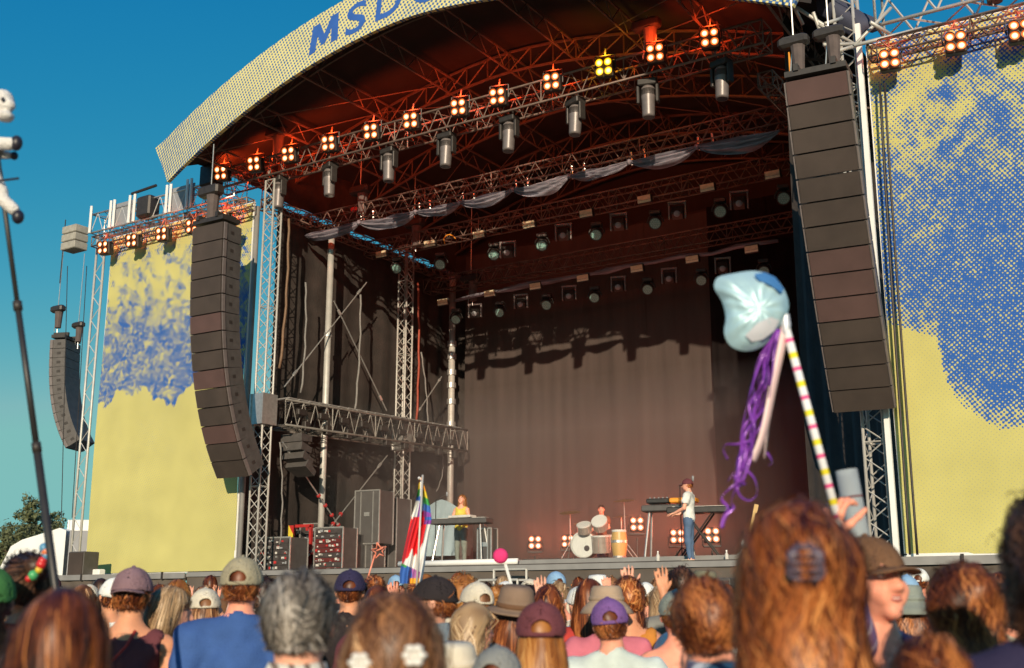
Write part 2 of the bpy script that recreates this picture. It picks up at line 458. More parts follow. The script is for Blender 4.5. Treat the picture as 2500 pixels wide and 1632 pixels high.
# membrane vault and back gable
vs = []; fs = []; mv = 10; mu = 40
for j in range(mv + 1):
    v = (j / mv) ** 2
    for i in range(mu + 1):
        dx = -HW + 2 * HW * i / mu
        dx2 = dx * (1 - 0.06 * v)
        y = yfront(dx) + 0.12 + (9.4 - yfront(dx)) * v
        y = min(9.4, y); rise = min(1.0, max(0.0, (y - yfront(dx) - .12) / .9)); vs.append((SX + dx2, y, zlow(dx) + 0.16 + .80 * rise * (2 - rise) + 0.08 * math.sin(math.pi * 3 * v) ** 2))
for j in range(mv):
    for i in range(mu):
        a = j * (mu + 1) + i; fs.append((a, a + 1, a + mu + 2, a + mu + 1))
o = from_arrays('membrane', vs, fs, M['roof_in'], roof, True); o.location = -roof.location
vs = []; fs = []
for i in range(mu + 1):
    dx = -HW + 2 * HW * i / mu
    vs += [(SX + dx * .94, 9.3, 11.2), (SX + dx * .94, 9.3, zlow(dx) + 1.0)]
for i in range(mu): fs.append((2 * i, 2 * i + 2, 2 * i + 3, 2 * i + 1))
o = from_arrays('rear_gable', vs, fs, M['roof_in'], roof); o.location = -roof.location
# arch trusses
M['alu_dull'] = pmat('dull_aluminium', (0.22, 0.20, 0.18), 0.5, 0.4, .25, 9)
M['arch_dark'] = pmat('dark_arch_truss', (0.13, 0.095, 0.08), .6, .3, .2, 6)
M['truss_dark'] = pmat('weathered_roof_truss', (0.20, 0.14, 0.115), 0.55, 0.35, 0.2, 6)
for k, y in enumerate((-0.9, 1.6, 4.2, 6.8, 9.0)):
    b = MB(); ns = 26
    P = []; Q = []
    for i in range(ns + 1):
        dx = -8.2 + 16.4 * i / ns
        yy = y + (yfront(dx) + 1.6 if k == 0 else 0)
        sc_ = 1 - 0.05 * (y + 1) / 10
        dq = dx * (.88 if k == 0 else 1); yy = y if k else yfront(dq) + .75; P.append(Vector((SX + dq * sc_, yy, zlow(dq) + 0.82))); Q.append(Vector((SX + dq * sc_, yy, zlow(dq) + (0.42 if k == 0 else .30))))
    for i in range(ns):
        b.tube(P[i], P[i + 1], 0.035, 5, cap=False); b.tube(Q[i], Q[i + 1], 0.035, 5, cap=False)
        b.tube(P[i], Q[i], 0.02, 4, cap=False); b.tube(Q[i], P[i + 1], 0.02, 4, cap=False)
        b.tube(P[i] + Vector((0, .4, 0)), Q[i], 0.018, 4, cap=False)
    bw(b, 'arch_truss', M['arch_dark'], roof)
for dx in (-7.4, -5.6, -3.7, -1.8, 0, 1.8, 3.7, 5.6, 7.4):
    b = MB(); zz = zlow(dx) + .80
    b.tube((SX + dx, yfront(dx) + .3, zz - 0.02), (SX + dx * .95, 9.2, zz - 0.02), 0.03, 5); b.tube((SX + dx, yfront(dx) + .4, zz - 0.45), (SX + dx * .95, 9.2, zz - 0.45), 0.03, 5)
    for q in range(14):
        y0 = -1.2 + q * 0.74
        b.tube((SX + dx, y0, zz - .02), (SX + dx, y0 + .37, zz - .45), 0.015, 4, cap=False); b.tube((SX + dx, y0 + .37, zz - .45), (SX + dx, y0 + .74, zz - .02), 0.015, 4, cap=False)
    bw(b, 'purlin', M['truss_dark'], roof)
for s in (-1, 1):
    for (a0, a1, y0, y1) in ((8, 3.8, -1.2, 1.6), (3.8, 0, 1.6, 4.2), (3.8, 7.4, 1.6, 4.2), (0, 3.8, 4.2, 6.8), (6.6, 2.2, -1.4, 1.6), (2.2, 6.6, 4.2, 6.8)):
        b = MB(); b.tube((SX + s * a0, y0, zlow(a0) + .7), (SX + s * a1, y1, zlow(a1) + .7), 0.016, 4); bw(b, 'bracing_wire', M['truss_dark'], roof)

# ------------------------------------------------------------------ trusses and towers
def truss(name, label, cat, p0, p1, w, h, mat, r=0.026, bay=0.5, up=(0, 0, 1), group=None, lr=0.013):
    p0 = Vector(p0); p1 = Vector(p1); d = (p1 - p0); L = d.length; d.normalize()
    up = Vector(up); sd = d.cross(up).normalized(); up = sd.cross(d).normalized()
    t = thing(name, label, cat, p0, group=group)
    cs = [(-w / 2, -h / 2), (w / 2, -h / 2), (w / 2, h / 2), (-w / 2, h / 2)]
    off = [sd * a + up * b_ for a, b_ in cs]
    for o_ in off:
        b = MB(); b.tube(p0 + o_, p1 + o_, r, 6); bw(b, 'chord', mat, t, True)
    nb = max(1, int(round(L / bay))); b = MB()
    for f in range(4):
        a, c = off[f], off[(f + 1) % 4]
        for i in range(nb):
            q0 = p0 + d * (L * i / nb); q1 = p0 + d * (L * (i + 1) / nb); qm = (q0 + q1) / 2
            if i % 2: a, c = a, c
            b.tube(q0 + a, qm + c, lr, 4, cap=False); b.tube(qm + c, q1 + a, lr, 4, cap=False)
            if i % 4 == 0: b.tube(q0 + a, q0 + c, lr * 1.2, 4, cap=False)
        b.tube(p1 + a, p1 + c, lr * 1.2, 4, cap=False); b.tube(p0 + a, p0 + c, lr * 1.2, 4, cap=False)
    bw(b, 'lacing', mat, t, kind='stuff')
    return t

def tower(name, label, x, y, z0, z1, w, dpt, mat, r=0.03, group=None, sleeve=None):
    t = truss(name, label, 'truss tower', (x, y, z0), (x, y, z1), w, dpt, mat, r, 0.55, up=(0, 1, 0), group=group, lr=0.012)
    b = MB(); b.box((x, y, z0 + .04), (w + .5, dpt + .5, .08)); bw(b, 'base_plate', M['black_steel'], t)
    if sleeve:
        for s in sleeve:
            b = MB()
            for sx in (-1, 1):
                b.box((x + sx * (w / 2 + .05), y, s), (.05, dpt + .2, .75)); b.box((x, y + sx * (dpt / 2 + .05), s), (w + .05, .05, .75))
            bw(b, 'sleeve_block', M['alu'], t)
    return t
tower('truss_tower', 'pale front truss tower beside the left speaker array', -20.20, 0.1, 0, 12.2, 0.30, 0.30, M['alu_white'], 0.028, group='truss towers on the left side of the stage', sleeve=[6.3])
tower('truss_tower', 'second truss tower from the front on the left side behind the catwalk', -20.35, 5.8, 0, 12.0, 0.30, 0.30, M['alu_white'], 0.028, group='truss towers on the left side of the stage', sleeve=[6.3])
tower('truss_tower', 'truss tower standing under the right speaker array', -5.55, 0.35, 0, 13.3, 0.36, 0.36, M['alu_white'], 0.032)
t = thing('scaffold_column', 'plain pale column above the left catwalk against the dark wall', 'column', (-20.35, 2.5, 0))
b = MB(); b.tube((-20.35, 2.5, 0), (-20.35, 2.5, 11.6), 0.085, 14); bw(b, 'shaft', M['alu_white'], t, True)
b = MB()
for z in (6.6, 8.6, 10.9): b.tube((-20.35, 2.5, z), (-20.35, 2.5, z + .12), 0.11, 14)
bw(b, 'collar', M['alu'], t)
t = thing('scaffold_column', 'banded pale column at the left edge of the dark backdrop', 'column', (-20.32, 8.1, 0))
b = MB(); b.tube((-20.32, 8.1, 0), (-20.32, 8.1, 11.6), 0.10, 14); bw(b, 'shaft', M['alu_white'], t, True)
for z in (6.9, 7.6, 8.1, 8.5, 9.0, 9.4):
    b = MB(); b.tube((-20.32, 8.1, z), (-20.32, 8.1, z + .16), 0.14, 14); bw(b, 'collar', M['alu'], t)
# catwalk between the towers
c0 = (-20.2, 0.35, 6.2)
t = truss('catwalk_truss', 'horizontal catwalk truss running back between the left towers', 'truss', (-20.2, 0.4, 6.25), (-20.2, 8.15, 6.45), 0.9, 0.62, M['alu_dull'], 0.032, 0.42, lr=0.014)
for i in range(20):
    y = 0.7 + i * 0.37; b = MB(); b.box((-20.2, y, 6.62 + .2 * (y - .4) / 8.2), (0.86, 0.30, 0.03)); bw(b, 'deck_board', M['grey_edge'], t)
for i in range(9):
    y = 0.9 + i * 0.8; b = MB(); b.bbox((-19.68, y, 6.3), (0.10, 0.32, 0.16), .02); bw(b, 'strip_lamp', M['black_steel'], t)
    b = MB(); b.bbox((-19.8, y + .3, 6.0), (0.14, 0.2, 0.26), .02); bw(b, 'small_lamp', M['black_steel'], t)
truss('side_truss', 'dark eave truss along the top of the left side wall', 'truss', (-20.7, 0.3, 11.75), (-20.7, 9.0, 11.75), 0.3, 0.3, M['truss_dark'], 0.02, 0.4)
truss('side_truss', 'dark eave truss along the top of the right side wall', 'truss', (-7.2, 0.3, 11.75), (-7.2, 9.0, 11.75), 0.3, 0.3, M['truss_dark'], 0.02, 0.4)

# walls of dark cloth
def side_wall(x, y0, y1, z0, z1, name, label, amp=0.04):
    vs = []; fs = []; nn_ = 50; nz = 5
    for k in range(nz + 1):
        for i in range(nn_ + 1):
            y = y0 + (y1 - y0) * i / nn_
            vs.append((x + amp * math.sin(y * 7) + amp * .6 * math.sin(y * 17 + k), y, z0 + (z1 - z0) * k / nz))
    for k in range(nz):
        for i in range(nn_):
            a = k * (nn_ + 1) + i; fs.append((a, a + nn_ + 1, a + nn_ + 2, a + 1))
    o = from_arrays(name, [Vector(v) - Vector((x, y0, z0)) for v in vs], fs, M['black_cloth'], None, True)
    o.location = (x, y0, z0)
    tag(o, label, 'cloth wall'); return o
side_wall(-21.0, 0.2, 1.1, SZ, 6.3, 'side_wall', 'short dark cloth panel beside the foot of the front left tower')
side_wall(-21.0, 1.05, 9.2, SZ, 11.96, 'side_wall', 'dark cloth wall closing the left side of the stage behind the towers')
side_wall(-20.88, 0.9, 9.2, 12.09, 13.6, 'eave_cloth', 'dark cloth strip closing the gap above the left side wall', .02)
side_wall(-7.0, 0.9, 9.2, SZ, 13.5, 'side_wall', 'black cloth wall closing the right side of the stage')
t = thing('backdrop_curtain', 'wide plain brown black curtain hanging at the back of the stage', 'curtain', (SX, 8.7, SZ))
for k in range(4):
    xa = -20.25 + k * 2.07; cloth_panel(xa, xa + 2.10, 8.7 + 0.02 * (k % 2), SZ + .02, 12.4, 'drape', M['curtain'], t, 0.016, 44, 5)
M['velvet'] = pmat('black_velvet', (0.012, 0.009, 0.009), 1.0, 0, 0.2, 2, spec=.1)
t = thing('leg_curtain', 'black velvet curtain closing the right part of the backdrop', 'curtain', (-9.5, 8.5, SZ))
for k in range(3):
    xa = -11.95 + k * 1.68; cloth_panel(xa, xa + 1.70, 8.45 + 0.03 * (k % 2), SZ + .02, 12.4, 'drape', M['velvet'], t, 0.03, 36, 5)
tag(cloth_panel(-21, -7, 9.05, SZ, 12.6, 'rear_wall', M['black_cloth'], None, 0.03), 'black rear cloth behind the backdrop curtain', 'cloth wall')

# bracing wires and hanging cables on the left side
def rod(pa, pb, label, r=0.018, bands=0, name='bracing_wire'):
    pa = Vector(pa); pb = Vector(pb)
    t = thing(name, label, 'wire', pa)
    b = MB(); b.tube(pa, pb, r, 5); bw(b, 'wire', M['alu'], t)
    d = (pb - pa)
    for f0 in (.08, .86):
        b = MB(); b.tube(pa + d * f0, pa + d * (f0 + .04), r * 2.2, 6); bw(b, 'turnbuckle', M['alu'], t)
    for k in range(bands):
        f = 0.55 + 0.42 * k / max(1, bands - 1); q = MB(); q.tube(pa + d * f, pa + d * (f + .012), r * 3.2, 6); bw(q, 'red_marker', M['red_paint'], t)
    return t
XB = -20.15
rod(wx(690, 1080, XB), wx(845, 1310, XB), 'wire descending right under the catwalk with red markers', bands=5)
rod(wx(946, 1112, XB), wx(730, 1385, XB), 'wire descending left under the catwalk with red markers', bands=6)
rod(wx(895, 690, XB), wx(694, 945, XB), 'bracing wire rising right from the front tower above the catwalk')
rod(wx(815, 735, XB), wx(944, 1003, XB), 'bracing wire falling to the second tower above the catwalk')
rod(wx(1078, 920, XB), wx(1018, 1010, XB), 'short bracing wire between second tower and banded column')
def cable(px0, px1, pyt, pyb, x, label, mat, r=0.02, sag=0.08):
    a = Vector(wx(px0, pyt, x)); c = Vector(wx(px1, pyb, x)); L = []
    for i in range(13):
        q = i / 12; p = a.lerp(c, q); p.y += sag * math.sin(math.pi * q) + .02 * math.sin(q * 23); L.append(p)
    b = MB(); b.path([p - a for p in L], r, 5)
    o = b.build('hanging_cable', mat, None, True); o.location = a
    tag(o, label, 'cable', 'cables hanging down the left side wall'); return o
M['cable_red'] = pmat('red_cable', (0.35, 0.06, 0.03), 0.6)
M['cable_brown'] = pmat('brown_cable', (0.20, 0.12, 0.07), 0.6)
M['cable_grey'] = pmat('grey_cable', (0.22, 0.21, 0.20), 0.6)
cable(705, 683, 535, 900, XB, 'brown cable falling just right of the front tower', M['cable_brown'], 0.035)
cable(746, 735, 690, 960, XB, 'grey cable falling left of the plain column', M['cable_grey'], 0.028)
cable(880, 866, 720, 1010, XB, 'grey cable falling midway between plain column and second tower', M['cable_grey'], 0.03)
cable(1020, 1017, 690, 1030, XB, 'red cable falling just right of the second tower', M['cable_red'], 0.035)
cable(1028, 1045, 860, 1050, XB, 'pale cable slanting right of the second tower', M['cable_grey'], 0.025)
cable(683, 684, 1080, 1330, XB, 'thin cable under the catwalk right of the front tower', M['cable_grey'], 0.022)
cable(1080, 1066, 1110, 1200, XB, 'loose cable end hanging from the catwalk tip', M['cable_grey'], 0.018, .15)

# ------------------------------------------------------------------ printed banners
def vnoise(x, z, s=1.0, seed=0):
    r = 0
    for k, (a, bq) in enumerate(((1.0, .5), (2.1, .27), (4.3, .15), (8.9, .09))):
        r = r + bq * np.sin(x * a * s * 2.1 + 1.7 * np.sin(z * a * s * 1.3 + seed + k) + seed) * np.cos(z * a * s * 1.9 + 1.3 * np.sin(x * a * s * 1.1 - seed) + k)
    return r
def banner(x0, x1, z0, z1, label, inkfn, mat, nx=130, nz=190):
    X, Zg = np.meshgrid(np.linspace(x0, x1, nx), np.linspace(z0, z1, nz))
    ink = np.clip(inkfn(X, Zg), 0, 0.97)
    Yg = 0.03 * np.sin(X * 1.1) * np.sin(Zg * .8) + 0.012 * np.sin(Zg * 5.5 + X) * np.exp(-(Zg - z0) / 1.2)
    t = thing('printed_banner', label, 'banner', (x0, 0, z0))
    vs = np.stack([X - x0, Yg, Zg - z0], -1).reshape(-1, 3)
    i = np.arange(nz - 1)[:, None] * nx + np.arange(nx - 1)[None, :]
    fs = np.stack([i, i + 1, i + nx + 1, i + nx], -1).reshape(-1, 4)
    from_arrays('mesh_sheet', vs, fs, M[mat], t, True, attr={'ink': ink.ravel()})
    b = MB()
    for xx in (x0, x1): b.box((xx, 0.05, (z0 + z1) / 2), (.05, .05, z1 - z0))
    for zz in (z0, z1): b.box(((x0 + x1) / 2, 0.05, zz), (x1 - x0 + .05, .05, .05))
    bw(b, 'frame', M['white_edge'], t)
    return t
LB = np.array([wy(*p, 0) for p in ((215, 985), (238, 978), (255, 998), (285, 957), (300, 948), (318, 972), (330, 962), (345, 943), (356, 950), (375, 972), (400, 978), (425, 995), (440, 960), (480, 935), (600, 915))])
def ink_left(X, Zg):
    bz = np.interp(X, LB[:, 0], LB[:, 2])
    bz = bz + 0.05 * np.sin(X * 11) + .03 * np.sin(X * 23)
    up = Zg - bz
    n1 = vnoise(X * 1.3, Zg * 2.4, 1.3, 2.0); n2 = vnoise(X * .8, Zg * 2.2, 1.0, 5.0)
    core = 0.72 - 0.65 * np.clip(n1, 0, 1) - 0.3 * np.clip(n2, 0, 1) + .1
    fade = np.clip((2.9 - up) / 1.1, 0, 1)
    upper = 0.20 + 0.7 * vnoise(X * 2.6, Zg * 2.0, 1.3, 9.0) * 1.0
    d = core * fade + (1 - fade) * np.clip(upper, 0, .6)
    d = np.where(up < 0, 0.0, d)
    low = 0.05 + .06 * vnoise(X * .7, Zg * .5, 1, 4) * np.clip(1 - (-up) / 4, 0, 1)
    return np.where(up < 0, np.clip(low, 0, .14), np.clip(d, 0.06, .8))
banner(-26.3, -20.82, 2.47, 11.72, 'left yellow printed banner with blue dotted band below dark lamps', ink_left, 'print')
RB = np.array([wy(*p, 0) for p in ((2100, 770), (2170, 792), (2230, 806), (2290, 826), (2300, 880), (2312, 930), (2345, 985), (2400, 1025), (2450, 1048), (2500, 1040), (2620, 1000))])
def ink_right(X, Zg):
    bz = np.interp(X, RB[:, 0], RB[:, 2]); up = Zg - bz
    n1 = vnoise(X * 1.4, Zg * 1.4, 1.0, 3.0); n2 = vnoise(X * 3, Zg * 3, 1.2, 8.0)
    prof = np.interp(Zg, [7.0, 8.3, 9.2, 10.2, 11.5], [0.92, 0.86, 0.68, 0.46, 0.40])
    edge = np.clip((X + 5.0) / 1.3, 0, 1)
    d = prof + 0.55 * n1 * np.interp(Zg, [7, 9.0, 10.0], [.15, .7, 1.0]) + 0.25 * n2 * np.interp(Zg, [7.5, 9.0], [.1, 1.0])
    d = d * (0.80 + .20 * edge)
    edge2 = np.clip(up / 0.5, 0, 1)
    return np.where(up > 0, np.clip(d, .08, .82) * (0.55 + .45 * edge2), 0.0)
banner(-5.12, 0.9, 2.47, 11.75, 'right yellow printed banner with a huge blue dotted shape', ink_right, 'print_right')
b = MB(); b.tube((0, 0, 0), (0, 0, 11.6), .065, 8); o = b.build('grey_pole', M['grey_edge'], None, True); o.location = (-20.70, 0.05, 0); tag(o, 'plain grey pole between left banner and front tower', 'pole')
b = MB(); b.box((0, 0, 4.95), (.09, .07, 9.9)); o = b.build('white_post', M['white_edge']); o.location = (-5.24, -0.06, 2.3)
tag(o, 'tall white post along the left edge of the right banner', 'post')

# ------------------------------------------------------------------ lamps
def point_light(name, loc, energy, col, r=0.12, parent=None):
    d = bpy.data.lights.new(name, 'POINT'); d.energy = energy; d.color = col; d.shadow_soft_size = r
    o = bpy.data.objects.new(name, d); COL.objects.link(o); o.location = loc; o.parent = parent
    return o
def bulb_mesh(r):
    """slightly domed bulb face pointing along -y, with a rim value for the hot centre and the painted halo"""
    vs = [(0, -0.02, 0)]; rim = [0.0]; fs = []; n = 16
    for k, q in enumerate((0.35, 0.55, 0.75, 1.0)):
        for i in range(n):
            a = 2 * math.pi * i / n; vs.append((r * q * math.cos(a), -0.02 * (1 - q * q), r * q * math.sin(a))); rim.append(q)
    for i in range(n): fs.append((0, 1 + i, 1 + (i + 1) % n))
    for k in range(3):
        for i in range(n):
            j = (i + 1) % n; fs.append((1 + k * n + i, 1 + k * n + n + i, 1 + k * n + n + j, 1 + k * n + j))
    return vs, fs, rim
def blinder(name, label, loc, mat, s=1.0, tilt=0.18, rz=0.0, group=None, light=None, col=(1.0, 0.06, 0.01), hanging=True):
    t = thing(name, label, 'blinder lamp', loc, rz, group)
    h = 0.33 * s
    b = MB(); b.bbox((0, 0.11, 0), (h * 2, 0.20, h * 2), 0.02, rx=tilt); b.build('housing', M['black_steel'], t)
    Rm = Euler((tilt, 0, 0)).to_matrix()
    vs, fs, rim = bulb_mesh(0.152 * s)  # face enlarged to hold the painted halo
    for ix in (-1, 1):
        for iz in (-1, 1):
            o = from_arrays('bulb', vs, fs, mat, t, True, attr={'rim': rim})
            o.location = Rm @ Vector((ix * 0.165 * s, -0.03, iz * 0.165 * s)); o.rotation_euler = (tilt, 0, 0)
            q = MB()
            q.lathe([(0.153 * s, 0), (0.163 * s, 0.02), (0.163 * s, 0.05), (0.153 * s, 0.05)], 14, Matrix.Translation(o.location) @ Euler((tilt, 0, 0)).to_matrix().to_4x4() @ Matrix.Rotation(math.radians(90), 4, 'X'))
            q.build('bulb_ring', M['black_steel'], t)
    b = MB()
    if hanging:
        b.tube((-h - .03, .1, 0), (-h - .03, .1, h + .12), .014, 5); b.tube((h + .03, .1, 0), (h + .03, .1, h + .12), .014, 5)
        b.tube((-h - .03, .1, h + .12), (h + .03, .1, h + .12), .014, 5); b.tube((0, .1, h + .12), (0, .15, h + .3), .02, 5)
    else:
        b.tube((-h - .03, .1, 0), (-h - .03, .1, -h - .06), .014, 5); b.tube((h + .03, .1, 0), (h + .03, .1, -h - .06), .014, 5)
        b.box((0, .1, -h - .07), (h * 2.2, .3, .03))
    b.build('yoke', M['black_steel'], t)
    if light:
        d = bpy.data.lights.new('added_back_spill', 'SPOT'); d.energy = light * 11; d.color = col; d.spot_size = math.radians(125); d.spot_blend = 0.6; d.shadow_soft_size = 0.15  # added spot aimed backwards, colours roof and trusses; the bulbs face forward
        lo = bpy.data.objects.new('added_back_spill', d); COL.objects.link(lo); lo.parent = t; lo.location = (0, 0.05, h + .16)
        lo.rotation_euler = Vector((0, 1, .12)).to_track_quat('-Z', 'Y').to_euler()
    return t
TY = 0.0
# front truss
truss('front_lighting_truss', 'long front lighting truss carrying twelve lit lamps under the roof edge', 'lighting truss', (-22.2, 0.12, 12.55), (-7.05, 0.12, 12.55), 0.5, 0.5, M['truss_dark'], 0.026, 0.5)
b = MB()
lampx = [540, 621, 705, 803, 906, 1003, 1120, 1215, 1347, 1475, 1600, 1733]; lampy = [425, 402, 375, 352, 322, 298, 269, 237, 202, 168, 133, 96]
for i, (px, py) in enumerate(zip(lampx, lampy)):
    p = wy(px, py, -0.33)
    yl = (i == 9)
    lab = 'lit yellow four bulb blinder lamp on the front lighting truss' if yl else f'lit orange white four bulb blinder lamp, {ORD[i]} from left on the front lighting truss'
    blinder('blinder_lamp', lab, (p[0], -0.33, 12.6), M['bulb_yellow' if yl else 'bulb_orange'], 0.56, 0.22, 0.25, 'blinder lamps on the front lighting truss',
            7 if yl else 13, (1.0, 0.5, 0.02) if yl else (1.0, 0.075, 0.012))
# unused points behind the lamps; roof spill comes from spots added behind the bulbs
for px, py in zip(lampx[1::2], lampy[1::2]):
    p = wy(px, py, 0.7)
# moving head spotlights under the front truss
def moving_head(loc, label, group, s=1.0, tilt=0.1, rz=0.0, name='moving_head_lamp', lens=None):
    t = thing(name, label, 'stage lamp', loc, rz, group)
    b = MB(); b.bbox((0, 0, -.06 * s), (.38 * s, .26 * s, .14 * s), .02); b.tube((-.1, 0, 0), (-.1, 0, .12), .02, 5); b.tube((.1, 0, 0), (.1, 0, .12), .02, 5); b.build('base', M['black_steel'], t)
    for sx in (-1, 1):
        b = MB(); b.bbox((sx * .19 * s, 0, -.30 * s), (.06 * s, .16 * s, .38 * s), .015); b.build('yoke_arm', M['black_steel'], t)
    R4 = Matrix.Translation((0, 0, -.36 * s)) @ Matrix.Rotation(tilt, 4, 'X')
    b = MB(); b.lathe([(.0, -.42 * s), (.12 * s, -.42 * s), (.125 * s, -.38 * s), (.135 * s, -.05 * s), (.145 * s, 0), (.14 * s, .18 * s), (.10 * s, .24 * s), (0, .25 * s)], 14, R4)
    b.build('head', M['mover_grey'], t, True)
    b = MB()
    for q in range(6): b.lathe([(.147 * s, (.03 + q * .022) * s), (.152 * s, (.036 + q * .022) * s), (.147 * s, (.042 + q * .022) * s)], 14, R4)
    b.build('cooling_ribs', M['black_steel'], t, kind='stuff')
    b = MB(); b.disc(R4 @ Vector((0, 0, -.422 * s)), R4.to_3x3() @ Vector((0, 0, -1)), .1 * s, 14); b.build('lens', M['truck_glass'], t)
    return t
M['mover_grey'] = pmat('moving_head_shell', (0.20, 0.17, 0.165), 0.4, 0.2, 0.12, 8)
mv = [(683, 445), (805, 430), (950, 385), (1090, 352), (1243, 305), (1405, 260), (1582, 225), (1762, 180)]
for i, p in enumerate(mv):
    q = wy(p[0], p[1], 0.1)
    moving_head((q[0], 0.1, 12.26), f'unlit grey moving head spotlight, {ORD[i]} from left under the front lighting truss', 'moving heads under the front truss', 1.05, rng.uniform(-.08, .08), rng.uniform(-.4, .4))

# hoists (chain motors)
M['bag'] = pmat('chain_bag_cloth', (0.11, 0.085, 0.08), .9)
def hoist(loc, zc, label, s=1.0, group='chain hoists over the stage'):
    """motor body with a chain going up to zc"""
    t = thing('chain_hoist', label, 'chain hoist', loc, group=group)
    b = MB(); b.bbox((0, 0, .30 * s), (.62 * s, .26 * s, .24 * s), .05); b.build('motor', M['black_steel'], t)
    b = MB(); b.lathe([(.0, -.42 * s), (.11 * s, -.40 * s), (.14 * s, .12 * s), (.15 * s, .18 * s)], 10, Matrix.Translation((.08 * s, 0, 0))); b.build('chain_bag', M['bag'], t)
    b = MB(); b.tube((0, 0, .4 * s), (0, 0, zc - loc[2]), .014, 5); b.tube((-.1, 0, -.45), (-.02, 0, .2), .014, 5); b.tube((.06, 0, -.55), (.02, 0, .2), .014, 5); b.build('chain', M['alu'], t)
    return t
for i, (px, py, y, lab) in enumerate(((675, 325, .12, 'chain hoist above the front truss near its left end'), (1578, 62, .12, 'chain hoist above the front truss near its right end'),
                             (880, 465, 2.15, 'chain hoist above the left part of the draped truss'), (1012, 545, 4.5, 'chain hoist above the left end of the middle lamp truss'), (1150, 680, 7.2, 'chain hoist above the left end of the rear lamp truss'))):
    q = wy(px, py, y); hoist((q[0], y, q[2] - .3), zlow(q[0] - SX) + .5, lab)

# draped truss with silver swag
ST_Z = 11.75
truss('draped_truss', 'dark lighting truss with silver swagged cloth along its lower edge', 'lighting truss', (-20.9, 2.25, ST_Z), (-7.3, 2.25, ST_Z), 0.4, 0.4, M['truss_dark'], 0.022, 0.5)
knots = [wy(px, py, 2.0) for px, py in ((748, 578), (880, 545), (1018, 520), (1125, 497), (1255, 465), (1393, 432), (1539, 398), (1704, 361), (1905, 322))]
vs = []; fs = []; nseg = 26; nk = 12
rows = []
for a in range(len(knots) - 1):
    p, q = knots[a], knots[a + 1]
    for i in range(nseg + (1 if a == len(knots) - 2 else 0)):
        u = i / nseg; c = p + (q - p) * u
        bell = (4 * u * (1 - u)) ** 0.8
        drop = 0.06 + (0.25 + 0.06 * math.sin(a * 2.1)) * bell; sag = -0.02 * bell
        row = []
        for k in range(nk + 1):
            w_ = k / nk
            fold = 0.07 * math.sin(w_ * 17 + a * 1.7 + 3.0 * math.sin(u * 3.1 + a)) * (0.25 + bell)
            row.append((c[0] + .02 * math.sin(w_ * 9), 2.0 - .08 * math.sin(math.pi * w_) * bell - fold - 0.05, c[2] + 0.04 + sag - drop * w_ + 0.02 * fold))
        rows.append(row)
for r_ in rows: vs += r_
for i in range(len(rows) - 1):
    for k in range(nk):
        a = i * (nk + 1) + k; fs.append((a, a + 1, a + nk + 2, a + nk + 1))
L0 = Vector(knots[0])
sw = thing('swag_cloth', 'silver grey swagged cloth draped in eight scallops across the stage', 'draped cloth', L0)
o = from_arrays('cloth', [Vector(v) - L0 for v in vs], fs, M['silver_cloth'], sw, True)
for k_ in knots[1:-1]:
    b = MB(); b.lathe([(.0, -.07), (.05, -.05), (.06, 0), (.05, .05), (0, .07)], 8, Matrix.Translation(Vector(k_) - L0 + Vector((0, -.06, 0)))); b.build('knot', M['silver_cloth'], sw, True)
b = MB()
for k_ in knots[1:-1]:
    for dx in (-.05, .28): b.tube((k_[0] + dx, 2.2, k_[2] + .02), (k_[0] + dx - .03, 2.2, k_[2] + .34), .03, 6)
bw(b, 'hanging_ties', M['alu'], sw, kind='stuff')

# lamp trusses inside the stage
def wash(loc, label, group, s=1.0, tilt=0.9, rz=0.0):
    t = thing('wash_lamp', label, 'stage lamp', loc, rz, group)
    b = MB(); b.bbox((0, 0, .02), (.3 * s, .22 * s, .12 * s), .02); b.build('base', M['black_steel'], t)
    b = MB()
    N = 9; P = [(.21 * s * math.cos(a), 0, -.24 * s + .24 * s * math.sin(a)) for a in [math.pi * i / N for i in range(N + 1)]]
    b.path(P, .022 * s, 6); b.build('yoke', M['black_steel'], t, True)
    R4 = Matrix.Translation((0, 0, -.24 * s)) @ Matrix.Rotation(-tilt, 4, 'X')
    b = MB(); b.lathe([(0, .2 * s), (.11 * s, .19 * s), (.165 * s, .05 * s), (.17 * s, -.1 * s), (.145 * s, -.105 * s), (.14 * s, -.09 * s)], 16, R4); b.build('head', M['black_steel'], t, True)
    b = MB(); b.disc(R4 @ Vector((0, 0, -.095 * s)), R4.to_3x3() @ Vector((0, 0, -1)), .15 * s, 18); le = b.build('lens', M['teal_lens'], t)
    b = MB(); nrm = R4.to_3x3() @ Vector((0, 0, -1))
    for rr, cnt in ((0.0, 1), (.055, 6), (.105, 12)):
        for i in range(cnt):
            a = 2 * math.pi * i / cnt; b.disc(R4 @ Vector((rr * s * math.cos(a), rr * s * math.sin(a), -.099 * s)), nrm, .019 * s, 6)
    b.build('lens_cells', M['lens_cell'], le, kind='stuff')
    return t
M['lens_cell'] = pmat('lens_cell_glass', (0.40, 0.62, 0.56), 0.25, 0, 0.1, 10)
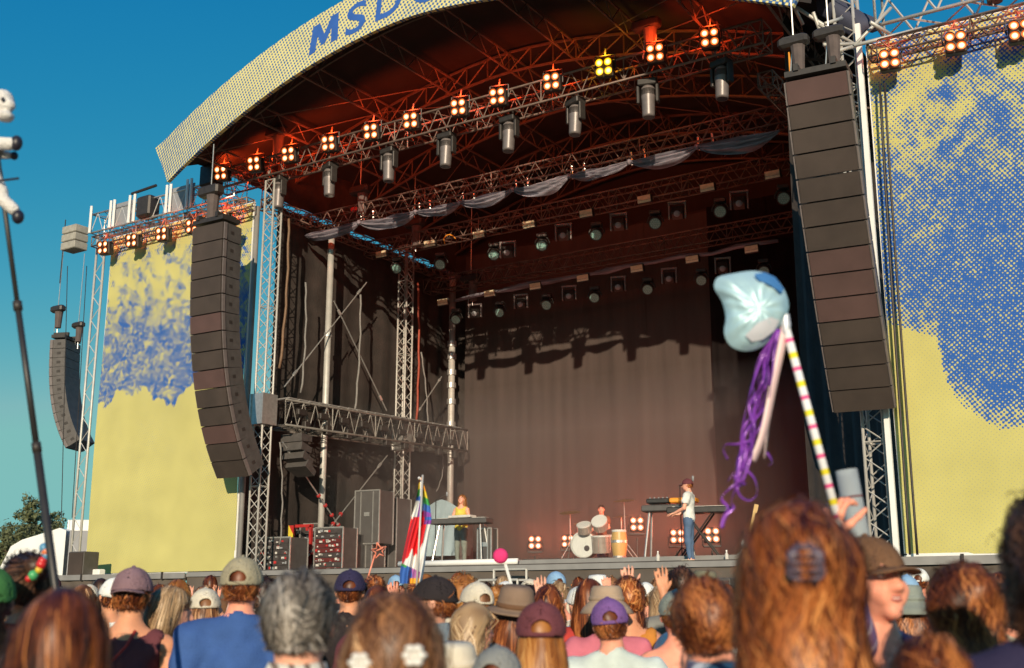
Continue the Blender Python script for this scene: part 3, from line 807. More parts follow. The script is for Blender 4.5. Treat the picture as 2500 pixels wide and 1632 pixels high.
def yoke_lamp(loc, label, group, s=1.0, rz=0.0):
    t = thing('square_yoke_lamp', label, 'stage lamp', loc, rz, group)
    b = MB()
    for sx in (-1, 1): b.bbox((sx * .2 * s, 0, -.2 * s), (.045 * s, .1 * s, .42 * s), .01)
    b.box((0, 0, .01 * s), (.45 * s, .1 * s, .05 * s)); b.build('yoke', M['mover_grey'], t)
    b = MB(); b.bbox((0, .04, -.24 * s), (.30 * s, .26 * s, .26 * s), .03, rx=-.5); b.build('head', M['black_steel'], t)
    b = MB(); b.lathe([(0, 0.02), (.06, .02), (.08, 0)], 12, Matrix.Translation((0, -.11 * s, -.31 * s)) @ Matrix.Rotation(math.radians(115), 4, 'X')); b.build('lens', M['grey_panel'], t, True)
    return t
def strobe(loc, label, group, s=1.0, rz=0.0, bright=True):
    t = thing('strobe_panel', label, 'strobe lamp', loc, rz, group)
    b = MB(); b.bbox((0, .06, 0), (.42 * s, .10, .24 * s), .015, rx=.25); b.build('housing', M['black_steel'], t)
    b = MB(); b.box((0, .0, 0.02), (.38 * s, .02, .12 * s), rx=.25); b.build('upper_face', M['cream'], t)
    b = MB(); b.box((0, .014, -0.075 * s), (.38 * s, .02, .06 * s), rx=.25); b.build('lower_face', M['cream_bright'], t)
    return t
M['cream_bright'] = pmat('bright_strobe_tube', (0.85, 0.78, 0.55), 0.4, 0, 0.1, 20)
MT = 4.6; MTZ = 11.62
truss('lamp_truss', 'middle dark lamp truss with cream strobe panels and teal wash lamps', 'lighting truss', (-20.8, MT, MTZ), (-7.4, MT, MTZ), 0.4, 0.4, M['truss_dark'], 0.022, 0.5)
for i, (px, py) in enumerate(((930, 620), (1048, 594), (1168, 572), (1290, 547), (1430, 520), (1572, 485), (1726, 457), (1885, 425))):
    q = wy(px, py, MT - .35); strobe(q, f'cream strobe panel, {ORD[i]} from left on the middle lamp truss', 'strobe panels on the middle lamp truss', 0.92)
for i, (px, py) in enumerate(((965, 660), (1071, 650), (1202, 627), (1319, 604), (1452, 578), (1596, 550), (1755, 521), (1910, 489))):
    q = wy(px, py, MT - .1); wash((q[0], MT, q[2] + .32), f'round teal wash lamp, {ORD[i]} from left under the middle lamp truss', 'wash lamps under the middle lamp truss', 0.95, 1.0, .3)
for i, (px, py) in enumerate(((1240, 615), (1376, 573), (1511, 548), (1654, 520), (1805, 495))):
    q = wy(px, py, MT); yoke_lamp((q[0], MT, q[2] + .25), f'square yoke lamp, {ORD[i]} from left under the middle lamp truss', 'square yoke lamps under the middle lamp truss', 1.0, .3)
RTY = 7.3; RTZ = 11.15
truss('lamp_truss', 'rear dark lamp truss with strobe panels in front of the backdrop', 'lighting truss', (-20.7, RTY, RTZ), (-7.4, RTY, RTZ), 0.4, 0.4, M['truss_dark'], 0.022, 0.5)
for i, (px, py) in enumerate(((1080, 737), (1194, 716), (1306, 698), (1422, 678), (1554, 655), (1689, 632), (1834, 607))):
    q = wy(px, py, RTY - .35); strobe(q, f'cream strobe panel, {ORD[i]} from left on the rear lamp truss', 'strobe panels on the rear lamp truss', 0.92)
for i, (px, py) in enumerate(((1109, 785), (1216, 768), (1331, 750), (1448, 732), (1578, 712), (1709, 690), (1862, 668))):
    q = wy(px, py, RTY - .1); wash((q[0], RTY, q[2] + .32), f'round teal wash lamp, {ORD[i]} from left under the rear lamp truss', 'wash lamps under the rear lamp truss', 0.92, 1.0, .3)
for i, (px, py) in enumerate(((1160, 765), (1272, 742), (1390, 722), (1510, 700), (1634, 680), (1765, 655))):
    q = wy(px, py, RTY); yoke_lamp((q[0], RTY, q[2] + .25), f'square yoke lamp, {ORD[i]} from left under the rear lamp truss', 'square yoke lamps under the rear lamp truss', 0.95, .3)
# rolled pale cloth lying on the rear truss
pts = [Vector(wy(px, py, RTY - .25)) for px, py in ((1110, 735), (1160, 722), (1215, 712), (1250, 705), (1290, 695), (1340, 688), (1400, 676), (1450, 668), (1480, 662), (1530, 650), (1600, 640), (1660, 626), (1740, 620), (1800, 602), (1900, 588))]
b = MB(); b.path([p - pts[0] for p in pts], [.05, .06, .05, .09, .1, .08, .06, .05, .1, .06, .05, .07, .05, .07, .05], 8)
o = b.build('rolled_cloth', M['silver_cloth'], None, True); o.location = pts[0]; tag(o, 'pale rolled cloth lying along the rear lamp truss', 'cloth')
# red marker light and orange strap
q = Vector(wy(865, 512, 2.1)); b = MB(); b.bbox((0, 0, 0), (.22, .1, .14), .03); o = b.build('red_cloth_strap', M['red_paint']); o.location = q; tag(o, 'bright red strap bundle on the draped truss below its hoist', 'strap')
P = [Vector(wy(px, py, MT - .3)) for px, py in ((1086, 595), (1083, 583), (1090, 575), (1098, 573), (1106, 577), (1112, 583))]
b = MB(); b.path([p - P[0] for p in P], .015, 5); o = b.build('orange_cable', M['orange_plastic'], None, True); o.location = P[0]; tag(o, 'orange cable loop on the middle lamp truss', 'cable')

# ------------------------------------------------------------------ speaker arrays
def line_array(name, label, cat, n, hinge_top, width, hgt, depth, angles, rz, faded, group=None):
    """cabinets stacked downwards from hinge_top, each leaning a little more; -y is the front"""
    t = thing(name, label, cat, hinge_top, rz, group)
    b = MB(); b.box((0, .25, .11), (width * .98, depth * .9, .10)); b.box((-width * .3, .25, .2), (.08, depth, .12)); b.box((width * .3, .25, .2), (.08, depth, .12)); b.build('flying_frame', M['black_steel'], t)
    z = 0.0; y = 0.0
    for i in range(n):
        a = angles[i]; R_ = Matrix.Translation((0, y, z)) @ Matrix.Rotation(a, 4, 'X')
        hw = width / 2; hd = hgt; rear = 0.72
        def P_(x, yy, zz): return R_ @ Vector((x, yy, zz))
        q = MB()
        rw = hw * 0.93; zc = -hd / 2; rh = hd * 0.46
        q.hexa([P_(-hw, 0.03, -hd + .008), P_(hw, 0.03, -hd + .008), P_(rw, depth, zc - rh), P_(-rw, depth, zc - rh), P_(-hw, 0.03, -.008), P_(hw, 0.03, -.008), P_(rw, depth, zc + rh), P_(-rw, depth, zc + rh)])
        cab = q.build('cabinet', M['cabinet'], t)
        q = MB(); q.hexa([P_(-hw + .02, -.012, -hd + .014), P_(hw - .02, -.012, -hd + .014), P_(hw - .02, .05, -hd + .014), P_(-hw + .02, .05, -hd + .014),
                          P_(-hw + .02, -.012, -.014), P_(hw - .02, -.012, -.014), P_(hw - .02, .05, -.014), P_(-hw + .02, .05, -.014)])
        q.build('grille', M['grille_red'] if i in faded else M['grille'], cab)
        for sx in (-1, 1):
            q = MB(); q.box(P_(sx * (hw + .006), .06, -hd / 2), (.025, .09, hd * .92), rx=a); q.build('rigging_plate', M['mover_grey'], cab)
            q = MB(); q.box(P_(sx * (hw * .93 + .012), .30, -hd / 2), (.02, .12, .08), rx=a); q.build('handle', M['black_steel'], cab)
        e = R_ @ Vector((0, 0, -hd)); y, z = e.y, e.z
    return t, Vector((0, y, z))
def ang(n, top, bot, p): return [math.radians(top + (bot - top) * (i / (n - 1)) ** p) for i in range(n)]
# right array: aims at the crowd, its top at hand height of the roof edge
ra, _ = line_array('speaker_array', 'large right hanging line array of fourteen dark speaker cabinets', 'speaker array', 14, (-5.29, -2.7, 10.10), 1.02, 0.408, 0.62, ang(14, 16, 31, 1.0), 0.10, (0, 7, 8, 9), None)
la, _ = line_array('speaker_array', 'large left hanging line array of fourteen dark speaker cabinets before the banner', 'speaker array', 14, (-20.20, -2.0, 10.45), 1.02, 0.436, 0.62, ang(14, 1, 32, 1.9), 0.02, (5, 8, 11), None)
hoist((-5.75, -2.3, 10.75), 12.6, 'chain hoist with orange hook lifting the right speaker array', .85)
hoist((-5.2, -2.1, 10.85), 12.7, 'chain hoist with tall chain bag right over the right speaker array', .85)
hoist((-20.4, -1.8, 11.05), 12.6, 'chain hoist above the left speaker array', 1.1)
b = MB(); b.tube((0, 0, 0), (0, 0, .5), .025, 6); b.tube((0, 0, -.25), (0, 0, 0), .012, 5); o = b.build('hoist_hook', M['orange_plastic']); o.location = (-5.85, -2.25, 10.36); tag(o, 'orange hoist hook on top of the right speaker array', 'hook')
# far delay array seen from the side
fa, _ = line_array('delay_speaker_array', 'small far line array seen in profile left of the left banner', 'speaker array', 12, wd(143, 838, 36), 1.0, 0.30, 0.5, ang(12, 2, 32, 1.6), -1.15, (), None)
fp = Vector(wd(140, 775, 36)); hoist(fp, float(wd(150, 600, 36)[2]), 'dark chain hoist hanging above the far line array', 0.9)
fp = Vector(wd(190, 812, 36)); hoist(fp, float(wd(195, 620, 36)[2]), 'dark chain hoist behind the top of the far line array', 0.8)

# ------------------------------------------------------------------ side headers with lamps
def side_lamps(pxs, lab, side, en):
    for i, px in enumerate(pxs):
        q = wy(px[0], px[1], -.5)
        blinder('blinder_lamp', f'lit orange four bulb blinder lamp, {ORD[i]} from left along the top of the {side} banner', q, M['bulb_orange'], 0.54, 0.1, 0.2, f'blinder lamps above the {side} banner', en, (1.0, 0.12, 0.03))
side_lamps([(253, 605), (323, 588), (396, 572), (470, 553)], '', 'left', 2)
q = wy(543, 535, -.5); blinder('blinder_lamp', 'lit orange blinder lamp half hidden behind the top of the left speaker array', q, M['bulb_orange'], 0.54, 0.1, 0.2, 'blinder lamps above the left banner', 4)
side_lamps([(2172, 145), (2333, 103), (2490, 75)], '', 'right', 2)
truss('lamp_truss', 'thin dark lamp truss along the top edge of the left banner', 'lighting truss', (-26.6, -.30, 11.55), (-20.6, -.30, 11.55), .28, .28, M['truss_dark'], .02, .45)
truss('lamp_truss', 'thin dark lamp truss along the top edge of the right banner', 'lighting truss', (-5.0, -.30, 11.45), (1.2, -.30, 11.45), .28, .28, M['truss_dark'], .02, .45)
truss('header_truss', 'silver header truss over the left banner with dark motors on it', 'truss', (-27.1, .1, 12.25), (-21.4, .1, 12.25), .45, .55, M['alu'], .028, .5)
truss('header_truss', 'large silver header truss against the sky over the right banner', 'truss', (-4.9, .2, 12.55), (1.6, .2, 12.55), .6, 1.0, M['alu_white'], .035, 1.1, lr=.022)
t = thing('clear_panel_rack', 'bundle of pale tubes and clear sheets on the left header truss', 'rack', (-26.6, -.15, 11.95))
b = MB()
for x in (-27.05, -26.2, -26.05, -25.4, -25.2, -23.9, -23.75, -23.1, -22.95): b.tube((x, -.2, 11.95), (x, -.2, 12.75), .04, 6)
bw(b, 'tubes', M['white_edge'], t, kind='stuff')
for xa, xb in ((-26.1, -25.3), (-23.8, -22.9)):
    b = MB(); b.box(((xa + xb) / 2, -.12, 12.32), (xb - xa, .02, .65)); bw(b, 'clear_sheet', M['grey_panel'], t)
for x, z, lab in ((-24.75, 12.3, 'dark motor box in the middle of the left header truss'), (-22.3, 12.7, 'dark motor box near the right end of the left header truss')):
    b = MB(); b.bbox((0, 0, 0), (.55, .4, .6), .05); o = b.build('motor_box', M['black_steel']); o.location = (x, -.1, z); tag(o, lab, 'motor')
M['ballast_grey'] = pmat('concrete_ballast', (.36, .345, .30), .9)
t = thing('ballast_box', 'pale ribbed ballast boxes at the far left end of the header truss', 'ballast', (-27.6, -.2, 11.6))
for k in range(3):
    b = MB(); b.bbox((-27.62, -.25, 11.62 + k * .24), (.62, .45, .22), .02); bw(b, 'slab', M['ballast_grey'], t)
b = MB(); b.tube((-28.05, -.3, 12.5), (-28.05, -.3, 10.6), .015, 5); bw(b, 'tie_line', M['black_steel'], t)
b = MB(); b.tube((-25.6, 0, 12.9), (-24.6, .0, 12.95), .04, 6); o = b.build('outrigger_pole', M['black_steel']); tag(o, 'dark pole sticking out on top of the left header truss', 'pole')
# ladder mast at the left of the left banner
t = thing('ladder_mast', 'slim pale lattice mast left of the left banner', 'mast', (-26.55, -.1, 0))
for dx in (-.17, .17):
    b = MB(); b.tube((-26.62 + dx, -.1, 0), (-26.62 + dx, -.1, 11.9), .035, 6); bw(b, 'rail', M['alu_white'], t, True)
b = MB()
for k in range(34):
    z = .2 + k * .34; s = 1 if k % 2 else -1; b.tube((-26.62 - s * .17, -.1, z), (-26.62 + s * .17, -.1, z + .34), .013, 4, cap=False)
bw(b, 'lattice', M['alu_white'], t, kind='stuff')
for px0, px1, lab in ((165, 150, 'thin dark guy line beside the far line array'), (212, 176, 'thin dark guy line left of the lattice mast')):
    a = Vector(wy(px0, 650, .4)); c = Vector(wy(px1, 1265, .4)); b = MB(); b.tube((0, 0, 0), c - a, .012, 5); o = b.build('guy_line', M['black_steel']); o.location = a; tag(o, lab, 'cable')
# corner of the roof on the right
t = thing('roof_corner_frame', 'tangle of silver tubes at the right corner of the roof', 'frame', (-5.9, -.5, 12))
for a, c in (((1900, -10), (2085, 110)), ((1930, 0), (1960, 60)), ((2085, 112), (2175, 20)), ((2000, 60), (2085, 108)), ((2010, 110), (2090, 108)), ((2085, 112), (2250, 70)), ((2125, 55), (2175, 85)), ((1985, 30), (2020, 125)), ((2030, 130), (2090, 112)), ((2015, 58), (2055, 45))):
    b = MB(); b.tube(wy(*a, -.6), wy(*c, -.1), .035, 6); bw(b, 'tube', M['alu_white'], t, True)
# dark blue weather cover over that corner
vs = []; fs = []
P0 = [(2035, -40), (2075, 10), (2105, 30), (2140, 45), (2150, 65), (2125, 75)]; P1 = [(1985, -40), (1995, 30), (2040, 60), (2080, 90), (2100, 105), (2110, 100)]
for a, c in zip(P0, P1):
    va, vc = Vector(wy(*a, .5)), Vector(wy(*c, .3))
    for k in range(5):
        q = va.lerp(vc, k / 4); q.y -= .25 * math.sin(math.pi * k / 4); vs.append(q)
for i in range(5):
    for k in range(4): a = i * 5 + k; fs.append((a, a + 1, a + 6, a + 5))
b0 = len(vs); vs += [v + Vector((0, .12, 0)) for v in vs[:b0]]; fs += [tuple(q + b0 for q in reversed(f)) for f in list(fs)]
o = from_arrays('weather_cover', [v - vs[0] for v in vs], fs, M['roof_out'], None, True); o.location = vs[0]; tag(o, 'dark blue weather cover at the right corner of the roof', 'cover')
for x, z, lab in ((-2.95, 12.75, 'dark hoist on the right header truss'), (-0.9, 12.9, 'dark hoist further right on the right header truss')): hoist((x, .0, z - .3), z + .9, lab, 1.2)
# slack control cables along the right banner
for k, (px0, px1) in enumerate(((2148, 2222), (2160, 2240))):
    L = [Vector(wy(px0 + (px1 - px0) * q ** 1.1, 205 + (1355 - 205) * q, -.25)) for q in [i / 14 for i in range(15)]]
    b = MB(); b.path([p - L[0] for p in L], .022, 5); o = b.build('hanging_cable', M['black_steel'], None, True); o.location = L[0]; tag(o, 'dark cable hanging down in front of the right banner, ' + ('left one of two' if k == 0 else 'right one of two'), 'cable', 'cables before the right banner')

# warm spill on the roof comes from the spots added to the hung blinders

# ------------------------------------------------------------------ equipment on the stage
RZ = float(wy(1500, 1362, 0.75)[2])               # top of the long riser on which the band stands
def at_deck(px, y, z=None):
    """point on the deck at a given depth, on the sight line's vertical plane"""
    p = wy(px, 1380, y); return Vector((p[0], y, z if z is not None else (RZ if px > 985 else SZ)))
M['case'] = pmat('flight_case_laminate', (0.085, 0.08, 0.078), 0.55, 0, 0.15, 5)
M['case_dark'] = pmat('rack_front', (0.06, 0.05, 0.05), 0.5, 0.1, 0.3, 9)
M['rack_red'] = pmat('dark_red_panel', (0.11, 0.018, 0.018), .5)
M['label_white'] = pmat('white_label', (0.62, 0.6, 0.56), 0.6)
def flight_case(loc, d, label, rz=0.0, units=0, red=0.0, seed=1, name='flight_case', cat='flight case'):
    r = random.Random(seed)
    t = thing(name, label, cat, loc, rz)
    b = MB(); b.bbox((0, 0, d[2] / 2), d, .01); body = b.build('body', M['case'], t)
    e = .03
    for sx in (-1, 1):
        for sy in (-1, 1):
            b = MB(); b.box((sx * d[0] / 2, sy * d[1] / 2, d[2] / 2), (e, e, d[2] + .01)); b.build('edge_rail', M['alu'], t)
    for zz in (0, d[2]):
        b = MB(); b.box((0, -d[1] / 2, zz), (d[0], e, e)); b.build('edge_rail', M['alu'], t)
        b = MB(); b.box((0, d[1] / 2, zz), (d[0], e, e)); b.build('edge_rail', M['alu'], t)
    if units:
        uh = (d[2] - .08) / units
        for k in range(units):
            zz = .04 + uh * (k + .5)
            b = MB(); b.box((0, -d[1] / 2 - .012, zz), (d[0] - .08, .03, uh * .86))
            u = b.build('rack_unit', M['rack_red'] if r.random() < red else M['case_dark'], t)
            for q in range(r.randint(4, 8)):
                b = MB(); b.box((r.uniform(-.42, .42) * d[0], -d[1] / 2 - .035, zz + r.uniform(-.2, .2) * uh), (r.uniform(.02, .09), .02, uh * r.uniform(.2, .5)))
                b.build('rack_knob', M[r.choice(['label_white', 'alu', 'red_paint', 'label_white', 'grey_panel'])], u)
    else:
        b = MB(); b.box((0, -d[1] / 2 - .012, d[2] * .55), (.16, .02, .1)); b.build('latch', M['alu'], t)
        for sx in (-.25, .25):
            b = MB(); b.box((sx * d[0], -d[1] / 2 - .014, d[2] * .5), (.02, .02, d[2] * .95)); b.build('rib', M['alu'], t)
    return t
flight_case(at_deck(690, 1.2), (.95, .7, .85), 'low dark rack case at the foot of the front left tower', .1, 6, .15, 3, 'rack_case')
flight_case(at_deck(725, 2.6), (.5, .5, 1.25), 'tall narrow rack case with pale edges and red sides at the left of the stage', .1, 5, .5, 5, 'rack_case')
flight_case(at_deck(765, 2.9), (.75, .6, 1.3), 'open rack frame with green lit unit at the left of the stage', .1, 6, .3, 8, 'rack_case')
flight_case(at_deck(818, 2.2), (.85, .6, 1.12), 'rack of red and silver patch panels in the left wing', .1, 9, .5, 11, 'rack_case')
flight_case(at_deck(852, 3.0), (.8, .6, 1.0), 'second rack of red and silver panels right beside the first one', .1, 8, .5, 14, 'rack_case')
flight_case(at_deck(895, 3.4), (.7, .6, .75), 'low dark case under the upright flight case', .1, 0, 0, 15)
flight_case(at_deck(910, 3.4) + Vector((0, 0, .77)), (.75, .65, 1.35), 'upright ribbed silver edged flight case on top of a low case', .1, 0, 0, 16)
flight_case(at_deck(948, 4.4), (.9, .7, 2.0), 'tall grey ribbed case beside the second tower', .1, 0, 0, 17)
# red yellow pennant on the rack
b = MB(); b.cur = 0; b.box((0, 0, 0), (.22, .03, .75)); b.cur = 1; b.hexa([Vector(v) for v in ((-.08, -.02, .1), (.11, -.02, -.12), (.11, -.018, .1), (-.08, -.018, .38), (-.08, -.03, .1), (.11, -.03, -.12), (.11, -.03, .1), (-.08, -.03, .38))])
o = b.build('hanging_pennant', [M['red_paint'], M['yellow_paint']]); o.location = at_deck(708, 2.0) + Vector((0, 0, .85)); tag(o, 'red pennant with yellow stripe hanging by the racks', 'pennant')
# red frame pole
b = MB(); b.box((0, 0, .6), (.07, .07, 1.2)); b.box((-.25, 0, 1.2), (.6, .07, .07)); o = b.build('red_stand', M['red_paint']); o.location = at_deck(756, 2.0); tag(o, 'red L shaped stand between the racks on the left', 'stand')
# small wedge monitors / side fill
t = thing('side_fill_speaker', 'grey curved side fill speaker hanging under the catwalk by the front tower', 'speaker', Vector(wx(715, 1060, -20.0)))
for k in range(4):
    a = .18 * k; R4 = Matrix.Translation((0, .12 * k * k * .25, -.22 * k)) @ Matrix.Rotation(-a, 4, 'X')
    b = MB(); b.hexa([R4 @ Vector(v) for v in ((-.35, -.05, -.2), (.35, -.05, -.2), (.28, .4, -.17), (-.28, .4, -.17), (-.35, -.05, 0), (.35, -.05, 0), (.28, .4, -.03), (-.28, .4, -.03))])
    b.build('cabinet', M['cabinet'], t)

# keyboards -----------------------------------------------------------------
def keyboard(loc, w, d, h, label, rz=0.0, top=None, style='A'):
    t = thing('keyboard_stand', label, 'keyboard', loc, rz)
    b = MB(); b.bbox((0, 0, h), (w, d, .13), .02); body = b.build('keyboard_case', M['case'] if style == 'A' else M['dark_plastic'], t)
    b = MB(); b.box((0, .05, h + .075), (w * .86, d * .45, .02)); b.build('keys', M['label_white'], body)
    if style == 'A':
        for sx in (-1, 1):
            for sy in (-1, 1):
                b = MB(); b.tube((sx * (w * .36), sy * .1, h - .06), (sx * (w * .44), sy * .25, 0), .022, 6); b.build('leg', M['alu'], t)
    else:
        for sy in (-.14, .14):
            for s in (-1, 1):
                b = MB(); b.tube((s * w * .22, sy, h - .06), (-s * w * .30, sy, 0), .02, 6); b.build('leg', M['black_steel'], t)
    return t
kA = keyboard(at_deck(1126, 2.2), 1.45, .42, .98, 'grey stage piano on four splayed legs before the performer in yellow', .15)
b = MB(); b.bbox((0, 0, .03), (.62, .28, .06), .01); o = b.build('small_mixer', M['label_white']); o.location = at_deck(1126, 2.2) + Vector((.0, .02, 1.06)); tag(o, 'small pale mixer lying on the grey stage piano', 'mixer')
keyboard(at_deck(1636, 1.9), 1.05, .42, 1.02, 'dark keyboard on upright stand left of the man in white', .2, style='A')
keyboard(at_deck(1712, 1.5), 1.25, .40, .92, 'dark keyboard on X shaped stand in front of the man in white', .25, style='B')
t = thing('synthesizer', 'orange and black synthesizer on the upper keyboard', 'synthesizer', at_deck(1636, 1.9) + Vector((.12, 0, 1.12)), .2)
b = MB(); b.bbox((.22, 0, .05), (.55, .34, .10), .02); b.build('orange_half', M['orange_plastic'], t)
b = MB(); b.bbox((-.30, 0, .05), (.48, .34, .10), .02); b.build('black_half', M['dark_plastic'], t)
b = MB()
for k in range(5): b.tube((-.48 + k * .09, -.05, .1), (-.48 + k * .09, -.05, .13), .02, 6)
b.build('knobs', M['grey_panel'], t, kind='stuff')

# drum kit -------------------------------------------------------------------
dk = at_deck(1425, 4.6) + Vector((0, 0, .17))
t = thing('drum_kit', 'pale drum kit with white bass drum head in front of the backdrop', 'drum kit', dk, .2)
RX = Matrix.Rotation(math.radians(90), 4, 'X')
b = MB(); b.lathe([(.30, -.42), (.30, 0), (.27, .0)], 24, Matrix.Translation((0, 0, .33)) @ RX); b.build('bass_drum_shell', M['drum_shell'], t, True)
b = MB(); b.disc((0, -.012, .33), (0, -1, 0), .285, 28); bd = b.build('bass_drum_head', M['white_skin'], t)
b = MB(); b.disc((.09, -.02, .24), (0, -1, 0), .07, 16); b.build('port_hole', M['case_dark'], bd)
b = MB(); b.lathe([(.285, -.02), (.32, -.02), (.32, .035), (.285, .035)], 28, Matrix.Translation((0, 0, .33)) @ RX); b.build('bass_drum_hoop', M['white_skin'], t, True)
def drum(c, r, h, tilt, label, shell='drum_shell'):
    R4 = Matrix.Translation(c) @ Matrix.Rotation(tilt, 4, 'X')
    b = MB(); b.lathe([(r, 0), (r, h)], 18, R4); s_ = b.build(label, M[shell], t, True)
    b = MB(); b.lathe([(0, h + .001), (r * .97, h), (r * 1.05, h - .01), (r * 1.05, h - .04), (r, h - .04)], 18, R4); b.build('drum_head', M['white_skin'], s_)
    b = MB()
    for i in range(8):
        a = 2 * math.pi * i / 8; b.tube(R4 @ Vector((r * 1.03 * math.cos(a), r * 1.03 * math.sin(a), .03)), R4 @ Vector((r * 1.03 * math.cos(a), r * 1.03 * math.sin(a), h - .02)), .008, 4)
    b.build('lugs', M['alu'], s_, kind='stuff')
drum((.05, -.02, .62), .17, .22, .5, 'rack_tom'); drum((.42, .12, .74), .19, .24, .9, 'raised_tom'); drum((.62, .35, .42), .19, .15, .1, 'snare_drum'); drum((.45, .0, .12), .22, .42, .08, 'floor_tom')
for c, r, tl in (((-.42, .25, 1.13), .27, .25), ((.95, .3, 1.38), .26, .2), ((.75, .7, 1.02), .22, .1), ((-.2, .5, .88), .2, .2)):
    b = MB(); b.lathe([(0, .03), (r * .3, .012), (r, -.01)], 20, Matrix.Translation(c) @ Matrix.Rotation(tl, 4, 'X')); cy = b.build('cymbal', M['brass'], t, True)
    b = MB(); b.tube(c, (c[0], c[1] + .04, .35), .014, 6)
    for k in range(3):
        a = k * 2.1; b.tube((c[0], c[1] + .04, .4), (c[0] + .3 * math.cos(a), c[1] + .04 + .3 * math.sin(a), .01), .012, 5)
    b.build('cymbal_stand', M['alu'], t)
b = MB(); b.lathe([(0, .48), (.17, .48), (.17, .54), (0, .55)], 16, Matrix.Translation((.3, 1.0, 0))); b.tube((.3, 1.0, .48), (.3, 1.0, 0), .03, 6); b.build('stool', M['dark_plastic'], t)
t = thing('conga_drum', 'tall yellow conga drum right of the drum kit', 'drum', at_deck(1513, 4.4))
b = MB(); b.lathe([(.12, 0), (.15, .18), (.19, .45), (.185, .62), (.16, .8)], 18); b.build('shell', M['wood'], t, True)
b = MB(); b.lathe([(.165, .74), (.175, .77), (.17, .80), (0, .81)], 18); b.build('head', M['white_skin'], t)
b = MB(); b.lathe([(.165, .14), (.167, .20)], 18); b.lathe([(.195, .5), (.192, .56)], 18); b.build('metal_bands', M['alu'], t, kind='stuff')

# guitar on a stand -----------------------------------------------------------
gp = wy(1815, 1350, 1.2)
t = thing('electric_guitar', 'grey electric guitar with pale maple neck leaning at the right of the stage', 'guitar', Vector((gp[0], 1.2, SZ)), .3)
t.rotation_euler = (0, math.radians(14), .3)
outl = [(0, .42), (.06, .43), (.10, .47), (.15, .44), (.14, .36), (.11, .30), (.13, .22), (.18, .12), (.15, .03), (.06, 0), (-.06, .0), (-.15, .04), (-.17, .13), (-.12, .22), (-.10, .30), (-.13, .38), (-.11, .45), (-.06, .43)]
b = MB(); nO = len(outl); b.add([(x, -.02, z) for x, z in outl] + [(x, .025, z) for x, z in outl], [tuple(range(nO)), tuple(range(2 * nO - 1, nO - 1, -1))] + [(i, nO + i, nO + (i + 1) % nO, (i + 1) % nO) for i in range(nO)])
b.build('guitar_body', M['grey_panel'], t)
b = MB(); b.box((0, -.025, .70), (.05, .025, .62)); b.build('neck', M['wood'], t)
b = MB(); b.box((.012, -.02, 1.08), (.08, .02, .16)); b.build('headstock', M['wood'], t)
b = MB(); b.box((0, -.026, .2), (.10, .014, .16)); b.build('pickguard', M['label_white'], t)
b = MB(); b.tube((-.12, .1, .02), (0, .12, .5), .012, 5); b.tube((.12, .1, .02), (0, .12, .5), .012, 5); b.build('stand', M['black_steel'], t)

# floor lamps, riser, stage bars ------------------------------------------------
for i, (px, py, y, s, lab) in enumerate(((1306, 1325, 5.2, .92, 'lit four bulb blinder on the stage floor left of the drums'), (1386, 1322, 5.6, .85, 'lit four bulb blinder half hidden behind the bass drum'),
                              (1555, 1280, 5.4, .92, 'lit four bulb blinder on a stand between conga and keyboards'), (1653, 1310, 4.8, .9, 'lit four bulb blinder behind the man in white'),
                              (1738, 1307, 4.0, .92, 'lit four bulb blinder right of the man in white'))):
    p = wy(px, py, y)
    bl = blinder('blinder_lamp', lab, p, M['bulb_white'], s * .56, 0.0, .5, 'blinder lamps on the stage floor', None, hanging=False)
    b = MB(); b.tube((0, .1, -.33), (0, .1, SZ - p[2]), .02, 6); b.box((0, .1, SZ - p[2] + .02), (.4, .4, .04)); b.build('stand', M['black_steel'], bl)
    point_light('added_back_spill', (0, .45, .1), 75, (1.0, .17, .08), .15, bl)  # added light behind the housing, reddens the curtain
t = thing('riser', 'low grey riser strip along the front of the stage', 'riser', (SX, .6, SZ))
xl = wy(985, 1375, .75)[0]; xr = -7.3
b = MB(); b.box(((xl + xr) / 2, 4.6, (RZ + SZ) / 2), (xr - xl, 7.6, RZ - SZ - .004)); bw(b, 'deck', M['deck'], t)
b = MB(); b.box(((xl + xr) / 2, .77, RZ - .075), (xr - xl, .05, .15)); bw(b, 'front', M['grey_edge'], t)
t = thing('drum_riser', 'low dark platform under the drum kit', 'riser', at_deck(1435, 5.0))
b = MB(); b.bbox((0, 0, .08), (2.4, 2.2, .16), .02); b.build('platform', M['deck'], t)
# white light bar on the stage lip
pa = wy(975, 1378, -.9); pb = wy(1264, 1371, -.9)
b = MB(); b.path([(0, 0, 0), Vector(pb - pa) * .5, Vector(pb - pa)], .062, 8); o = b.build('white_tube_barrier', M['white_edge'], None, True); o.location = pa; tag(o, 'bright white tube lying along the left of the stage lip', 'tube')
